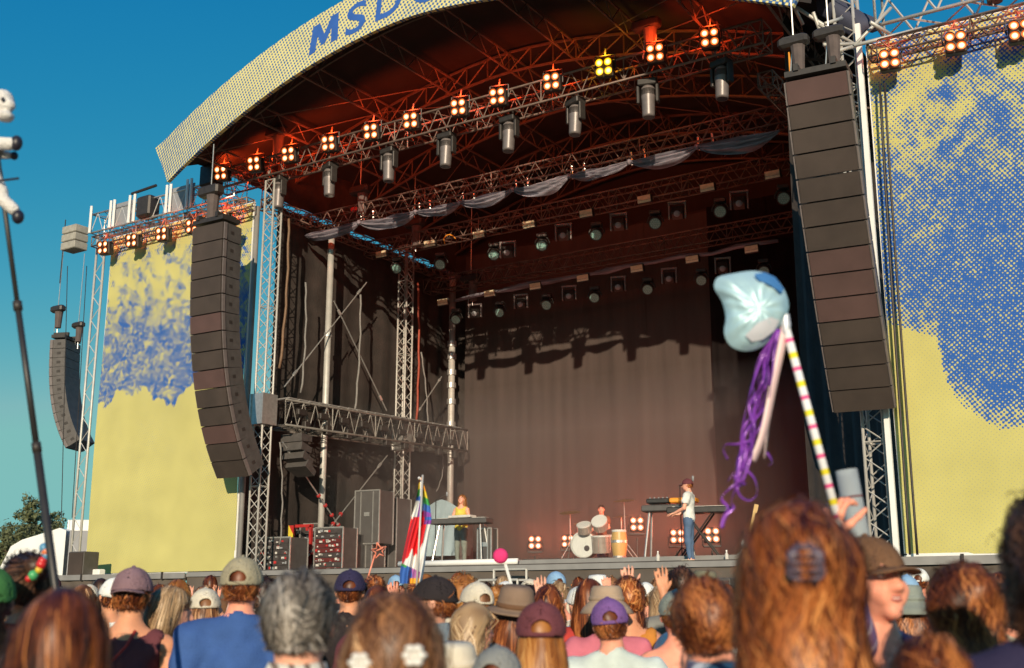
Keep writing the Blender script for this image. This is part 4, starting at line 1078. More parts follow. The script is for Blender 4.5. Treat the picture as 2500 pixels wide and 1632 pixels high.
# steel steps below the lip
t = thing('steel_steps', 'pale steel step frames against the stage front', 'steps', Vector(wy(1243, 1425, -1.6)))
bx = t.location
for dx, dz, w_, yy in ((.02, .14, .72, 0), (-.05, -.06, .85, -.3)):
    b = MB()
    for sx in (-.5, .5): b.tube((dx + sx * w_, yy, dz + .12), (dx + sx * w_, yy, -bx.z), .025, 5)
    b.tube((dx - .5 * w_, yy, dz + .12), (dx + .5 * w_, yy, dz + .12), .025, 5); b.box((dx, yy + .15, dz - .08), (w_, .3, .03)); b.build('step_frame', M['alu_white'], t)
for px, w_, lab in ((1438, .52, 'dark red brown bass speaker standing before the stage front'), (1762, .56, 'dark bass speaker before the stage front at right')):
    p = wy(px, 1405, -1.7); t = thing('bass_speaker', lab, 'speaker', (p[0], -1.7, 0))
    b = MB(); b.bbox((0, 0, 1.05), (w_ * .75, .36, 2.1), .02); b.build('cabinet', M['cabinet'], t)
    b = MB(); b.box((0, -.19, 1.05), (w_ * .7, .03, 2.0)); b.build('grille', M['grille_red'], t)
# bottles, set lists
for px, y, lab in ((1607, .3, 'small clear water bottle on the stage lip left of the keyboards'), (1775, .6, 'small clear water bottle on the stage lip near the guitar')):
    t = thing('water_bottle', lab, 'bottle', at_deck(px, y, SZ))
    b = MB(); b.lathe([(0, 0), (.035, 0), (.036, .16), (.015, .2), (.015, .23)], 10); b.build('bottle_body', M['label_white'], t, True)
    b = MB(); b.lathe([(.017, .22), (.017, .245), (0, .246)], 8); b.build('cap', M['white_edge'], t)
b = MB(); b.box((0, 0, .01), (.4, .25, .02)); o = b.build('paper_sheet', M['white_edge']); o.location = at_deck(1585, .2, SZ); tag(o, 'white paper sheet on the stage lip', 'paper')
# microphone stands
for px, y, h, lab in ((1666, 1.5, 1.45, 'dark microphone stand right in front of the man in white'), (1062, 2.0, 1.5, 'boom microphone stand left of the performer in yellow')):
    t = thing('microphone_stand', lab, 'microphone stand', at_deck(px, y))
    b = MB(); b.tube((0, 0, 0), (0, 0, h), .012, 6)
    for k in range(3): a = k * 2.1 + .4; b.tube((0, 0, .2), (.28 * math.cos(a), .28 * math.sin(a), .01), .01, 5)
    b.build('stand', M['black_steel'], t)
    b = MB(); b.tube((0, 0, h), (.25, .1, h + .1), .01, 5); b.build('boom', M['black_steel'], t)
    b = MB(); b.lathe([(0, -.02), (.02, 0), (.028, .06), (.02, .09), (0, .1)], 8, Matrix.Translation((.25, .1, h + .08))); b.build('microphone', M['grey_panel'], t, True)
# pale cloth covered object behind the performer in yellow
t = thing('covered_instrument', 'pale blue sheet covering equipment behind the performer in yellow', 'covered equipment', at_deck(1075, 5.5))
vs = []; fs = []
for k in range(9):
    for i in range(25):
        u = i / 24 * 2 - 1; w_ = k / 8
        x = u * .85 * (.82 + .18 * w_) ; z = (1.72 + .16 * math.cos(u * 2.0) - .1 * abs(u)) * (1 - w_) + .35 * w_
        y = -.45 * math.sin(w_ * 1.5) + .05 * math.sin(u * 16 + w_ * 2) * w_
        vs.append((x, y, z))
for k in range(8):
    for i in range(24): a = k * 25 + i; fs.append((a, a + 1, a + 26, a + 25))
M['pale_sheet'] = pmat('pale_blue_sheet', (0.36, 0.47, 0.52), 0.8, 0, .1, 3)
from_arrays('sheet', vs, fs, M['pale_sheet'], t, True)
b = MB(); b.bbox((0, .35, .8), (1.3, .6, 1.5), .05); b.build('covered_body', M['case'], t)
# monitor wedge / dark box right of performer
flight_case(at_deck(1190, 2.6), (.36, .3, .82), 'upright tan equipment box right of the grey stage piano', .1, 0, 0, 21)
# PA box on the left wing
p = wy(201, 1410, -1.0); t = thing('wedge_speaker', 'dark grey box speaker on the left wing before the banner', 'speaker', (p[0], -1.0, SZ - .04), .1)
b = MB(); b.bbox((0, 0, .29), (.52, .5, .60), .015); b.build('cabinet', M['cabinet'], t)
b = MB(); b.box((0, -.26, .29), (.48, .02, .55)); b.build('grille', M['grille'], t)
b = MB(); b.bbox((0, 0, .09), (.28, .2, .16), .02); o = b.build('white_box', M['white_edge']); q = wy(240, 1405, -.8); o.location = (q[0], -.8, SZ - .05); tag(o, 'small white box right of the dark box speaker', 'box')

# ------------------------------------------------------------------ behind the stage: truck, container, trees
tp = wd(-12, 1480, 36); r_ang = math.atan2(RT[1], RT[0])
t = thing('truck', 'white truck cab with dark side window beyond the left mast', 'truck', (tp[0], tp[1], 0), r_ang)
pr_ = [(-.2, .9), (-.15, 1.9), (.02, 2.75), (.30, 3.42), (.62, 3.62), (1.4, 3.86), (1.75, 3.98), (1.95, 3.9), (1.95, .9)]
b = MB(); n_ = len(pr_); b.add([(x, 0, z) for x, z in pr_] + [(x, 2.4, z) for x, z in pr_], [tuple(range(n_ - 1, -1, -1)), tuple(range(n_, 2 * n_))] + [(i, (i + 1) % n_, n_ + (i + 1) % n_, n_ + i) for i in range(n_)])
b.build('cab_body', M['truck_white'], t)
b = MB(); b.add([(x, -.012, z) for x, z in ((.12, 2.0), (1.05, 2.0), (1.05, 2.92), (.30, 2.78))] + [(x, -.03, z) for x, z in ((.12, 2.0), (1.05, 2.0), (1.05, 2.92), (.30, 2.78))], [(4, 5, 6, 7), (0, 3, 2, 1), (0, 1, 5, 4), (1, 2, 6, 5), (2, 3, 7, 6), (3, 0, 4, 7)]); b.build('side_window', M['truck_glass'], t)
b = MB(); b.bbox((-.22, -.2, 2.5), (.16, .25, .5), .04); b.build('mirror', M['black_steel'], t)
b = MB(); b.box((2.55, 1.2, 2.4), (1.0, 2.3, 3.0)); b.build('rear_panel', M['grey_panel'], t)
for x in (.8, 2.6):
    b = MB(); b.lathe([(0, -.15), (.5, -.15), (.52, 0), (.5, .15), (0, .15)], 20, Matrix.Translation((x, .1, .5)) @ Matrix.Rotation(math.pi / 2, 4, 'X')); b.build('wheel', M['dark_plastic'], t)
cp = wd(177, 1480, 37); t = thing('white_container', 'white cabin standing behind the lattice mast', 'cabin', (cp[0], cp[1], 0), r_ang)
b = MB(); b.bbox((0, 1.2, 2.15), (.72, 2.4, 4.3), .03); b.build('cabin_body', M['truck_white'], t)
for x in (-.33, .33):
    b = MB(); b.box((x, -.02, 2.15), (.05, .04, 4.28)); b.build('corner_post', M['white_edge'], t)

def tree(base, h, spread, label, seed, lean=0.0):
    h *= .84
    r = np.random.default_rng(seed)
    t = thing('tree', label, 'tree', base)
    b = MB(); pts = [Vector((lean * q * q * .5 + .1 * math.sin(q * 5 + seed), .05 * math.cos(q * 4), h * q)) for q in [i / 6 for i in range(7)]]
    b.path(pts, [.22 * (1 - .13 * i) for i in range(7)], 8)
    limbs = []
    for k in range(12):
        q = .3 + .055 * k; a = k * 2.4 + seed; p0 = Vector((lean * q * q * .5, 0, h * q)); L = spread * (1.1 - .6 * q)
        p1 = p0 + Vector((math.cos(a) * L, math.sin(a) * L, L * .55)); b.path([p0, p0.lerp(p1, .5) + Vector((0, 0, .1 * L)), p1], [.07, .05, .02], 5); limbs.append(p1)
    b.build('trunk', M['bark'], t, True)
    vs = []; fs = []
    cl = []
    for c in limbs + [pts[-1], pts[-2]]:
        for _ in range(9):
            cl.append((np.array(c) + r.normal(0, spread * .22, 3), spread * r.uniform(.12, .30)))
    for c, rad in cl:
        nl = 55
        d = r.normal(0, 1, (nl, 3)); d /= np.linalg.norm(d, axis=1)[:, None]
        P = c + d * rad * r.uniform(.3, 1.0, (nl, 1)); s = r.uniform(.05, .12, nl)
        for p, dd, sz in zip(P, d, s):
            u = np.cross(dd + r.normal(0, .6, 3), r.normal(0, 1, 3)); u /= np.linalg.norm(u) + 1e-9; w_ = np.cross(dd, u)
            i0 = len(vs); vs += [p - u * sz, p + w_ * sz * .6, p + u * sz, p - w_ * sz * .6]; fs.append((i0, i0 + 1, i0 + 2, i0 + 3))
    o = from_arrays('crown', np.array(vs), fs, M['leaf'], t); o['kind'] = 'stuff'
    return t
for px, d, h, sp, lab, sd in ((68, 60, 7.6, 1.6, 'tall loose topped dark tree rising behind the truck', 3), (20, 58, 5.6, 1.7, 'lower round tree at the far left edge behind the truck', 5),
                              (125, 62, 6.2, 1.5, 'bushy tree between truck and white cabin', 9), (-25, 60, 6.0, 1.8, 'tree partly cut by the left picture edge', 12), (95, 55, 5.0, 1.4, 'low bushy tree right behind the truck roof', 15)):
    p = wd(px, 1480, d); tree((p[0], p[1], 0), h, sp, lab, sd)

# ------------------------------------------------------------------ people: soft shapes turned into one continuous skin
def smin(a, b, k):
    h = np.clip(0.5 + 0.5 * (b - a) / k, 0, 1)
    return b * (1 - h) + a * h - k * h * (1 - h)
def ell(c, r):
    c = np.array(c, float); r = np.array(r, float)
    def f(P):
        q = P - c; k0 = np.linalg.norm(q / r, axis=-1); k1 = np.linalg.norm(q / (r * r), axis=-1) + 1e-9
        return k0 * (k0 - 1) / k1
    f.bb = (c - r, c + r); return f
def cap_(a, b, ra, rb=None):
    a = np.array(a, float); b = np.array(b, float); rb = ra if rb is None else rb; ab = b - a; L = ab @ ab + 1e-12
    def f(P):
        t = np.clip(((P - a) @ ab) / L, 0, 1)
        return np.linalg.norm(P - a - t[..., None] * ab, axis=-1) - (ra + (rb - ra) * t)
    m_ = max(ra, rb); f.bb = (np.minimum(a, b) - m_, np.maximum(a, b) + m_); return f
def union(prims, k=0.03):
    def f(P):
        d = prims[0](P)
        for q in prims[1:]: d = smin(d, q(P), k)
        return d
    f.bb = (np.min([p.bb[0] for p in prims], 0), np.max([p.bb[1] for p in prims], 0)); return f
def wrap(fn, bb):
    fn.bb = bb; return fn

def surf(f, h, pad=None, bb=None):
    """surface nets: a closed quad mesh of the zero level of f"""
    lo, hi = bb or f.bb
    pad = 2.5 * h if pad is None else pad
    lo = np.array(lo) - pad; hi = np.array(hi) + pad
    n = np.maximum(3, np.ceil((hi - lo) / h).astype(int) + 1)
    ax = [lo[i] + h * np.arange(n[i]) for i in range(3)]
    G = np.stack(np.meshgrid(*ax, indexing='ij'), -1)
    V = f(G.reshape(-1, 3)).reshape(n); S = V < 0
    cn = n - 1
    acc = np.zeros((*cn, 3)); cnt = np.zeros(cn)
    def sl(d): return tuple(slice(d[i], d[i] + cn[i]) for i in range(3))
    for a_ in range(3):
        o1, o2 = [i for i in range(3) if i != a_]
        for u in (0, 1):
            for v in (0, 1):
                d0 = [0, 0, 0]; d0[o1] = u; d0[o2] = v; d1 = list(d0); d1[a_] = 1
                va, vb = V[sl(d0)], V[sl(d1)]; mk = S[sl(d0)] != S[sl(d1)]
                t = np.where(mk, va / (va - vb + 1e-20), 0)
                for i in range(3): acc[..., i] += np.where(mk, d0[i] if i != a_ else t, 0)
                cnt += mk
    act = cnt > 0
    idx = np.full(cn, -1); idx[act] = np.arange(act.sum())
    ijk = np.argwhere(act); vs = lo + h * (ijk + acc[act] / cnt[act][:, None])
    faces = []
    for a_ in range(3):
        o1, o2 = (a_ + 1) % 3, (a_ + 2) % 3
        s0 = [slice(None)] * 3; s1 = [slice(None)] * 3; s0[a_] = slice(0, -1); s1[a_] = slice(1, None)
        A, B_ = S[tuple(s0)], S[tuple(s1)]
        e = np.argwhere(A != B_)
        ok = (e[:, o1] > 0) & (e[:, o2] > 0) & (e[:, o1] < cn[o1]) & (e[:, o2] < cn[o2]); e = e[ok]
        if not len(e): continue
        flip = A[tuple(e.T)]
        def cell(u, v):
            q = e.copy(); q[:, o1] -= u; q[:, o2] -= v; return idx[tuple(q.T)]
        c = np.stack([cell(1, 1), cell(0, 1), cell(0, 0), cell(1, 0)], -1)
        c[~flip] = c[~flip][:, ::-1]
        faces.append(c)
    F = np.concatenate(faces) if faces else np.zeros((0, 4), int)
    F = F[(F >= 0).all(1)]
    return vs, F
def grad(f, P, e=0.003):
    g = np.stack([f(P + np.eye(3)[i] * e) - f(P - np.eye(3)[i] * e) for i in range(3)], -1)
    return g / (np.linalg.norm(g, axis=-1, keepdims=True) + 1e-9)
def merge(ch):
    vs = []; fs = []; b = 0
    for v, f in ch:
        vs.append(v); fs.append(f + b); b += len(v)
    return np.concatenate(vs), np.concatenate(fs)

def hair_mat(name, dark, mid, light):
    mt = bpy.data.materials.new(name); mt.use_nodes = True
    n, l = nodes_of(mt); b = n['Principled BSDF']; b.inputs['Roughness'].default_value = 0.42; b.inputs['Specular IOR Level'].default_value = 0.35
    at = n.new('ShaderNodeAttribute'); at.attribute_name = 'tint'
    rp = n.new('ShaderNodeValToRGB'); l.new(at.outputs['Fac'], rp.inputs['Fac'])
    rp.color_ramp.elements[0].position = 0.0; rp.color_ramp.elements[0].color = (*dark, 1)
    rp.color_ramp.elements[1].position = 1.0; rp.color_ramp.elements[1].color = (*light, 1)
    e = rp.color_ramp.elements.new(0.5); e.color = (*mid, 1)
    l.new(rp.outputs['Color'], b.inputs['Base Color'])
    return mt
HAIR = {
    'brown': hair_mat('brown_hair', (0.035, 0.008, 0.004), (0.21, 0.055, 0.016), (0.60, 0.22, 0.065)),
    'auburn': hair_mat('auburn_hair', (0.07, 0.014, 0.005), (0.40, 0.115, 0.028), (0.86, 0.38, 0.12)),
    'ginger': hair_mat('ginger_hair', (0.20, 0.065, 0.015), (0.42, 0.17, 0.04), (0.62, 0.33, 0.11)),
    'blond': hair_mat('blond_hair', (0.18, 0.10, 0.05), (0.46, 0.31, 0.17), (0.74, 0.56, 0.36)),
    'dark': hair_mat('dark_hair', (0.014, 0.008, 0.006), (0.045, 0.022, 0.014), (0.15, 0.07, 0.04)),
    'grey': hair_mat('grey_hair', (0.05, 0.042, 0.036), (0.20, 0.175, 0.15), (0.52, 0.47, 0.42)),
    'mousy': hair_mat('mousy_hair', (0.08, 0.028, 0.012), (0.38, 0.18, 0.08), (0.80, 0.50, 0.27)),
}
SKIN = [pmat('skin_fair', (0.66, 0.37, 0.27), 0.5, 0, .08, 14, Subsurface=0) if False else None]
def skin_mat(name, c):
    mt = pmat(name, c, 0.52, 0, .10, 16, bump=.08, bscale=240, spec=0.35)
    b = mt.node_tree.nodes['Principled BSDF']; b.inputs['Subsurface Weight'].default_value = 0.12
    b.inputs['Subsurface Radius'].default_value = (.5, .2, .1); b.inputs['Subsurface Scale'].default_value = .02
    return mt
SKIN = {'fair': skin_mat('fair_skin', (0.86, 0.42, 0.29)), 'tan': skin_mat('tanned_skin', (0.70, 0.32, 0.18)), 'pink': skin_mat('sunburnt_skin', (0.88, 0.36, 0.24)), 'deep': skin_mat('deep_brown_skin', (0.16, 0.075, 0.045))}
CL = {}
def cloth(name, c, var=.17, rough=.9):
    if name not in CL: CL[name] = pmat(name + '_cloth', c, rough, 0, var, 7, bump=.35, bscale=150, spec=.2)
    return CL[name]
for nm, c in dict(royal_blue=(.05, .115, .33), white=(.78, .79, .76), mint_white=(.62, .70, .66), black=(.03, .024, .026), maroon=(.16, .05, .06), mauve=(.24, .15, .17), purple=(.20, .10, .30),
                  navy=(.035, .03, .075), olive=(.20, .19, .13), tan=(.42, .31, .22), khaki=(.36, .32, .22), green=(.06, .20, .06), grey=(.25, .26, .25), grey_green=(.24, .27, .24), denim=(.28, .36, .42), red=(.52, .06, .05),
                  pink=(.62, .18, .24), orange=(.65, .26, .05), yellow=(.75, .60, .10), sky=(.25, .42, .62), brown=(.17, .09, .05), felt=(.25, .17, .12), cream=(.66, .60, .48), jeans=(.10, .16, .27), stripe_base=(.70, .68, .63)).items(): cloth(nm, c)
def stripes(name, ca, cb, freq, axis=(1, 0, 0), wob=0.02, width=.5):
    mt = bpy.data.materials.new(name); mt.use_nodes = True
    n, l = nodes_of(mt); b = n['Principled BSDF']; b.inputs['Roughness'].default_value = .9
    tc = n.new('ShaderNodeTexCoord'); nz = n.new('ShaderNodeTexNoise'); nz.inputs['Scale'].default_value = 5; l.new(tc.outputs['Object'], nz.inputs['Vector'])
    dt = n.new('ShaderNodeVectorMath'); dt.operation = 'DOT_PRODUCT'; dt.inputs[1].default_value = axis; l.new(tc.outputs['Object'], dt.inputs[0])
    ma = n.new('ShaderNodeMath'); ma.operation = 'MULTIPLY_ADD'; ma.inputs[1].default_value = wob; l.new(nz.outputs['Fac'], ma.inputs[0]); l.new(dt.outputs['Value'], ma.inputs[2])
    mb_ = n.new('ShaderNodeMath'); mb_.operation = 'MULTIPLY'; mb_.inputs[1].default_value = freq; l.new(ma.outputs[0], mb_.inputs[0])
    fr = n.new('ShaderNodeMath'); fr.operation = 'FRACT'; l.new(mb_.outputs[0], fr.inputs[0])
    gt = n.new('ShaderNodeMath'); gt.operation = 'GREATER_THAN'; gt.inputs[1].default_value = width; l.new(fr.outputs[0], gt.inputs[0])
    mx = n.new('ShaderNodeMix'); mx.data_type = 'RGBA'; l.new(gt.outputs[0], mx.inputs['Factor']); mx.inputs['A'].default_value = (*ca, 1); mx.inputs['B'].default_value = (*cb, 1)
    l.new(mx.outputs['Result'], b.inputs['Base Color']); return mt
CL['striped'] = stripes('striped_shirt_cloth', (.70, .68, .62), (.20, .15, .13), 26, (1, .15, .25), .03, .62)
CL['purple_stripe'] = stripes('purple_striped_cloth', (.13, .08, .22), (.42, .38, .50), 22, (.8, .0, .6), .03, .82)
CL['pattern'] = stripes('patterned_blue_cloth', (.42, .46, .56), (.09, .09, .17), 14, (.7, .3, .6), .35, .66)
M['eye_white'] = pmat('eye_white', (.75, .72, .68), .2, var=.02); M['iris'] = pmat('iris', (.06, .05, .04), .2); M['lip'] = pmat('lip_skin', (.48, .16, .13), .4); M['teeth'] = pmat('teeth', (.75, .72, .64), .3, var=.03)
M['clip_white'] = pmat('white_hair_clip', (.8, .78, .74), .35); M['clip_grey'] = pmat('grey_claw_clip', (.11, .085, .12), .3, var=.3)

def hand_prims(w, d, nrm, side, curl, spread=0.0, grow=1.0):
    """palm, four unequal fingers and a thumb from the wrist w along d; nrm: the way the palm looks; side: +1/-1 thumb side"""
    w = np.array(w, float); d = np.array(d, float); d /= np.linalg.norm(d); nrm = np.array(nrm, float); nrm -= d * (nrm @ d); nrm /= np.linalg.norm(nrm)
    s = np.cross(d, nrm) * side
    pr = []; g = grow
    for i in range(4):
        kn = w + d * .088 * g * (1 - .04 * abs(i - 1.2)) + s * (1.5 - i) * .0205 * g
        pr.append(cap_(w + d * .012 + s * (1.5 - i) * .011 * g, kn, .0135 * g, .0115 * g))
        L = (.072, .081, .075, .058)[i] * g; p = kn; a_ = 0.0; out = d + s * (1.5 - i) * .10 * spread; out /= np.linalg.norm(out)
        for j, (fr, rr) in enumerate(((.45, .0098), (.31, .0088), (.26, .0078))):
            a_ += curl * (0.55, .9, .7)[j] * (1 + .12 * i)
            q = p + (out * math.cos(a_) + nrm * math.sin(a_)) * L * fr
            pr.append(cap_(p, q, rr * g, (rr - .0012) * g)); p = q
    p = w + d * .025 * g + s * .026 * g; dr = d * .62 + s * (.62 - .3 * min(curl, 1)) + nrm * (.25 + .35 * min(curl, 1)); dr /= np.linalg.norm(dr)
    for j, (L, rr) in enumerate(((.045, .0135), (.034, .0108), (.027, .0095))):
        q = p + dr * L * g; pr.append(cap_(p, q, rr * g, (rr - .0015) * g)); p = q; dr = dr + (d * .5 + nrm * .35 * curl) * .5; dr /= np.linalg.norm(dr)
    pr.append(ell(w + d * .05 * g, (.03 * g, .03 * g, .03 * g)) if False else cap_(w - d * .03, w + d * .03, .026 * g, .024 * g))
    return pr

ARM = {   # elbow, wrist, hand direction, palm direction, curl (for the right arm, x mirrored for the left)
    'down': ((.245, -.03, 1.10), (.25, .05, .86), (.0, .25, -1), (-1, 0, 0), .35),
    'bent': ((.235, .0, 1.12), (.12, .24, 1.12), (-.5, .8, .1), (-.5, -.3, -.6), .5),
    'up': ((.26, .06, 1.60), (.21, .10, 1.86), (-.05, .1, 1), (0, 1, 0), .18),
    'up_wide': ((.34, .05, 1.55), (.40, .10, 1.80), (.1, .1, 1), (0, 1, 0.1), .15),
    'clap': ((.25, .12, 1.30), (.07, .30, 1.60), (-.1, .2, 1), (-1, .1, 0), .12),
    'high': ((.24, .03, 1.66), (.17, .04, 1.93), (-.03, .1, 1), (0, 1, 0), .2),
    'fist': ((.26, .06, 1.60), (.20, .10, 1.86), (-.05, .1, 1), (0, 1, 0), 1.25),
    'phone': ((.24, .16, 1.42), (.10, .32, 1.64), (-.15, .25, 1), (-.4, 1, 0), .6),
    'play': ((.24, .02, 1.13), (.16, .27, 1.03), (-.1, 1, -.12), (0, -.1, -1), .45),
    'raise': ((.31, .16, 1.30), (.27, .22, 1.58), (-.05, .1, 1), (0, 1, 0), .12),
    'raise_high': ((.31, .12, 1.40), (.26, .18, 1.69), (-.06, .1, 1), (0, 1, 0), .15),
    'chin': ((.22, .20, 1.22), (.13, .22, 1.46), (-.4, .1, 1), (-.6, -.6, 0), .9),
}
def sleeve_f(a, b, frac, ra, rb):
    a = np.array(a, float); b = np.array(b, float); e = a + (b - a) * frac; ax = (b - a) / np.linalg.norm(b - a); c = cap_(a, a + (b - a) * min(1, frac + .2), ra, rb)
    return wrap(lambda P: np.maximum(c(P), (P - e) @ ax), c.bb)

def person(loc, H, rz, label, group=None, sex='m', hair='short', hcol='brown', skin='fair', shirt='black', sleeve=.55, trousers='jeans', hat=None, hatcol='black', arms=('down', 'down'),
           head_yaw=0.0, head_pitch=0.0, head_roll=0.0, q=2, seed=1, build=1.0, face=False, neck='crew', hair_len=.42, strands=None, hat_dir=1, length_noise=1.0, twist=False, hair_w=1.0):
    """q: 0 far, 1 middle, 2 near (finer mesh, more hair)"""
    r = np.random.default_rng(seed); s = H / 1.755
    t = thing('person', label, 'person', loc, rz, group)
    t.scale = (s, s, s)
    hc = (.045, .036, .030)[q]; hh = (.022, .014, .0095)[q]; ha = (.022, .017, .013)[q]; hf = (.0115, .0105, .0085)[q]
    if label.startswith('smiling'): hf = .005; hh = .0065
    w = build; sw_ = (.185 if sex == 'm' else .165) * w
    torso = [ell((0, 0, 1.26), (.155 * w, .105 * w, .20)), ell((0, 0, 1.06), (.135 * w, .10 * w, .17)), ell((0, -.005, .94), (.16 * w, .115 * w, .12)),
             cap_((-sw_, -.01, 1.385), (sw_, -.01, 1.385), .062 * w, .062 * w), cap_((0, -.02, 1.46), (sw_ * .7, -.015, 1.41), .05 * w, .05), cap_((0, -.02, 1.46), (-sw_ * .7, -.015, 1.41), .05 * w, .05)]
    if sex == 'f': torso.append(ell((0, .075, 1.25), (.115, .06, .07)))
    legs = []
    for sx in (-1, 1):
        legs += [cap_((sx * .088, 0, .90), (sx * .098, .015, .50), .088 * w, .060), cap_((sx * .098, .015, .50), (sx * .10, -.02, .09), .060, .040)]
    feet = [cap_((sx * .10, -.035, .045), (sx * .115, .15, .035), .042, .036) for sx in (-1, 1)]
    nr = .057 if sex == 'm' else .049
    neck_p = cap_((0, -.02, 1.43), (0, .0, 1.58), nr * 1.08, nr)
    chunks = [surf(union(torso + legs + feet + [neck_p], .045), hc)]
    # head
    hp = [ell((0, .002, 1.648), (.077, .097, .108)), ell((0, .04, 1.588), (.058, .064, .070)), cap_((0, .098, 1.65), (0, .122, 1.612), .009, .0135), neck_p]
    if face:
        hp += [cap_((-.036, .090, 1.672), (.036, .090, 1.672), .012), ell((-.04, .073, 1.603), (.027, .028, .026)), ell((.04, .073, 1.603), (.027, .028, .026)), ell((0, .088, 1.540), (.026, .022, .022)), cap_((-.012, .108, 1.610), (.012, .108, 1.610), .0095),
               cap_((-.03, .086, 1.578), (.03, .086, 1.578), .013)]
    hu = union(hp, .022)
    ears = union([ell((sx * .081, -.004, 1.632), (.011, .022, .032)) for sx in (-1, 1)] + [ell((sx * .085, -.014, 1.64), (.007, .014, .024)) for sx in (-1, 1)], .008)
    def headf(P):
        d = smin(hu(P), ears(P), .008)
        if face:
            for sx in (-1, 1):
                d = -smin(-d, np.linalg.norm(P - np.array((sx * .033, .108, 1.648)), axis=-1) - .0165, .010)
            d = -smin(-d, cap_((-.022, .112, 1.576), (.022, .112, 1.576), .0055)(P), .006)
        return d
    headf.bb = (np.array((-.10, -.12, 1.45)), np.array((.10, .15, 1.77)))
    HR = np.array(Euler((head_pitch, head_roll, head_yaw)).to_matrix()); HC = np.array((0, -.01, 1.52))
    def ht(v): return (np.asarray(v) - HC) @ HR.T + HC
    hv, hfz = surf(headf, hh * (.8 if face else 1)); chunks.append((ht(hv), hfz))
    # arms
    sl_f = []
    wr = {}
    for sx, pose in ((1, arms[0]), (-1, arms[1])):
        if not isinstance(pose, str) and pose[0] == 'W':
            iv = lambda w_: np.array(Matrix.Rotation(-rz, 3, 'Z') @ (Vector([float(c) for c in w_]) - Vector([float(c) for c in loc]))) / s * np.array((sx, 1, 1))
            dv_ = lambda w_: np.array(Matrix.Rotation(-rz, 3, 'Z') @ Vector([float(c) for c in w_])) * np.array((sx, 1, 1))
            pose = (iv(pose[1]), iv(pose[2]), dv_(pose[3]), dv_(pose[4]), pose[5])
        if isinstance(pose, str): e, wv, hd_, pn, cu = ARM[pose]
        else: e, wv, hd_, pn, cu = pose
        mx = np.array((sx, 1, 1)); jit = r.normal(0, .015, 3) if q < 2 else 0
        sh = np.array((sx * sw_, -.01, 1.385)); e = np.array(e) * mx + jit; wv = np.array(wv) * mx + jit; hd_ = np.array(hd_) * mx; pn = np.array(pn) * mx
        af = union([cap_(sh, e, .052 * w, .041), cap_(e, wv, .042, .027)], .02); chunks.append(surf(af, ha))
        hf_ = union(hand_prims(wv, hd_, pn, -sx, cu, .8), .007); chunks.append(surf(hf_, .014 if cu == .35 else hf))
        wr[sx] = (wv, hd_)
        if sleeve > 0:
            if sleeve <= 1: sl_f.append(sleeve_f(sh, e, sleeve, .070 * w, .060))
            else: sl_f += [cap_(sh, e, .066 * w, .054), sleeve_f(e, wv, sleeve - 1, .055, .046)]
    bv, bf = merge(chunks)
    from_arrays('body', bv, bf, SKIN[skin], t, True)
    # clothes
    fo = r.uniform(0, 6, 6)
    def folds(P): return .006 * np.sin(P[..., 0] * 14 + P[..., 2] * 21 + fo[4]) * np.sin(P[..., 2] * 9 - P[..., 0] * 11 + fo[5]) + .005 * np.sin(P[..., 0] * 31 + P[..., 2] * 17 + fo[0]) * np.sin(P[..., 2] * 23 + P[..., 1] * 12 + fo[1]) + .003 * np.sin(P[..., 0] * 55 - P[..., 2] * 41 + fo[2])
    sh_t = union(torso + sl_f, .03)
    nk = ell((0, .02, 1.49), (.078, .085, .062)) if neck != 'tank' else ell((0, .0, 1.49), (.115, .11, .11))
    if neck == 'open': nk = ell((0, .10, 1.42), (.07, .12, .13))
    if neck == 'bare': nk = ell((0, 0, 1.50), (.6, .4, .17))
    if neck == 'collar': nk = ell((0, .03, 1.55), (.066, .068, .06))
    def shirtf(P):
        d = sh_t(P) - .017 - folds(P)
        if neck == 'collar': d = smin(d, np.maximum(cap_((0, -.016, 1.44), (0, -.012, 1.56), .088, .074)(P), P[..., 2] - 1.548 - .12 * P[..., 1]), .015)
        if neck == 'tank':
            for sx in (-1, 1): d = np.maximum(d, -(np.linalg.norm((P - np.array((sx * (sw_ + .055), 0, 1.37))) * np.array((1, .6, .55)), axis=-1) - .085))
        d = np.maximum(d, .84 - P[..., 2] + .01 * np.sin(P[..., 0] * 9 + fo[3]))
        return np.maximum(d, -nk(P))
    shirtf.bb = (sh_t.bb[0] - .03, np.maximum(sh_t.bb[1], (0, 0, 1.57)) + .03); shirtf.bb[0][2] = .80
    sv, sf = surf(shirtf, (.042, .028, .017)[q]); from_arrays('shirt', sv, sf, CL[shirt], t, True)
    tr = union(legs + [torso[2]], .03)
    trf = wrap(lambda P: np.maximum(tr(P) - .014 - folds(P), np.maximum(P[..., 2] - .99, .07 - P[..., 2])), (tr.bb[0] - .02, tr.bb[1] + .02))
    tv, tf = surf(trf, (.05, .048, .045)[q]); from_arrays('trousers', tv, tf, CL[trousers], t, True)
    for fp in feet:
        v_, f_ = surf(wrap(lambda P, fp=fp: fp(P) - .012, fp.bb), .026); from_arrays('shoe', v_, f_, CL['cream'] if seed % 3 else CL['black'], t, True)
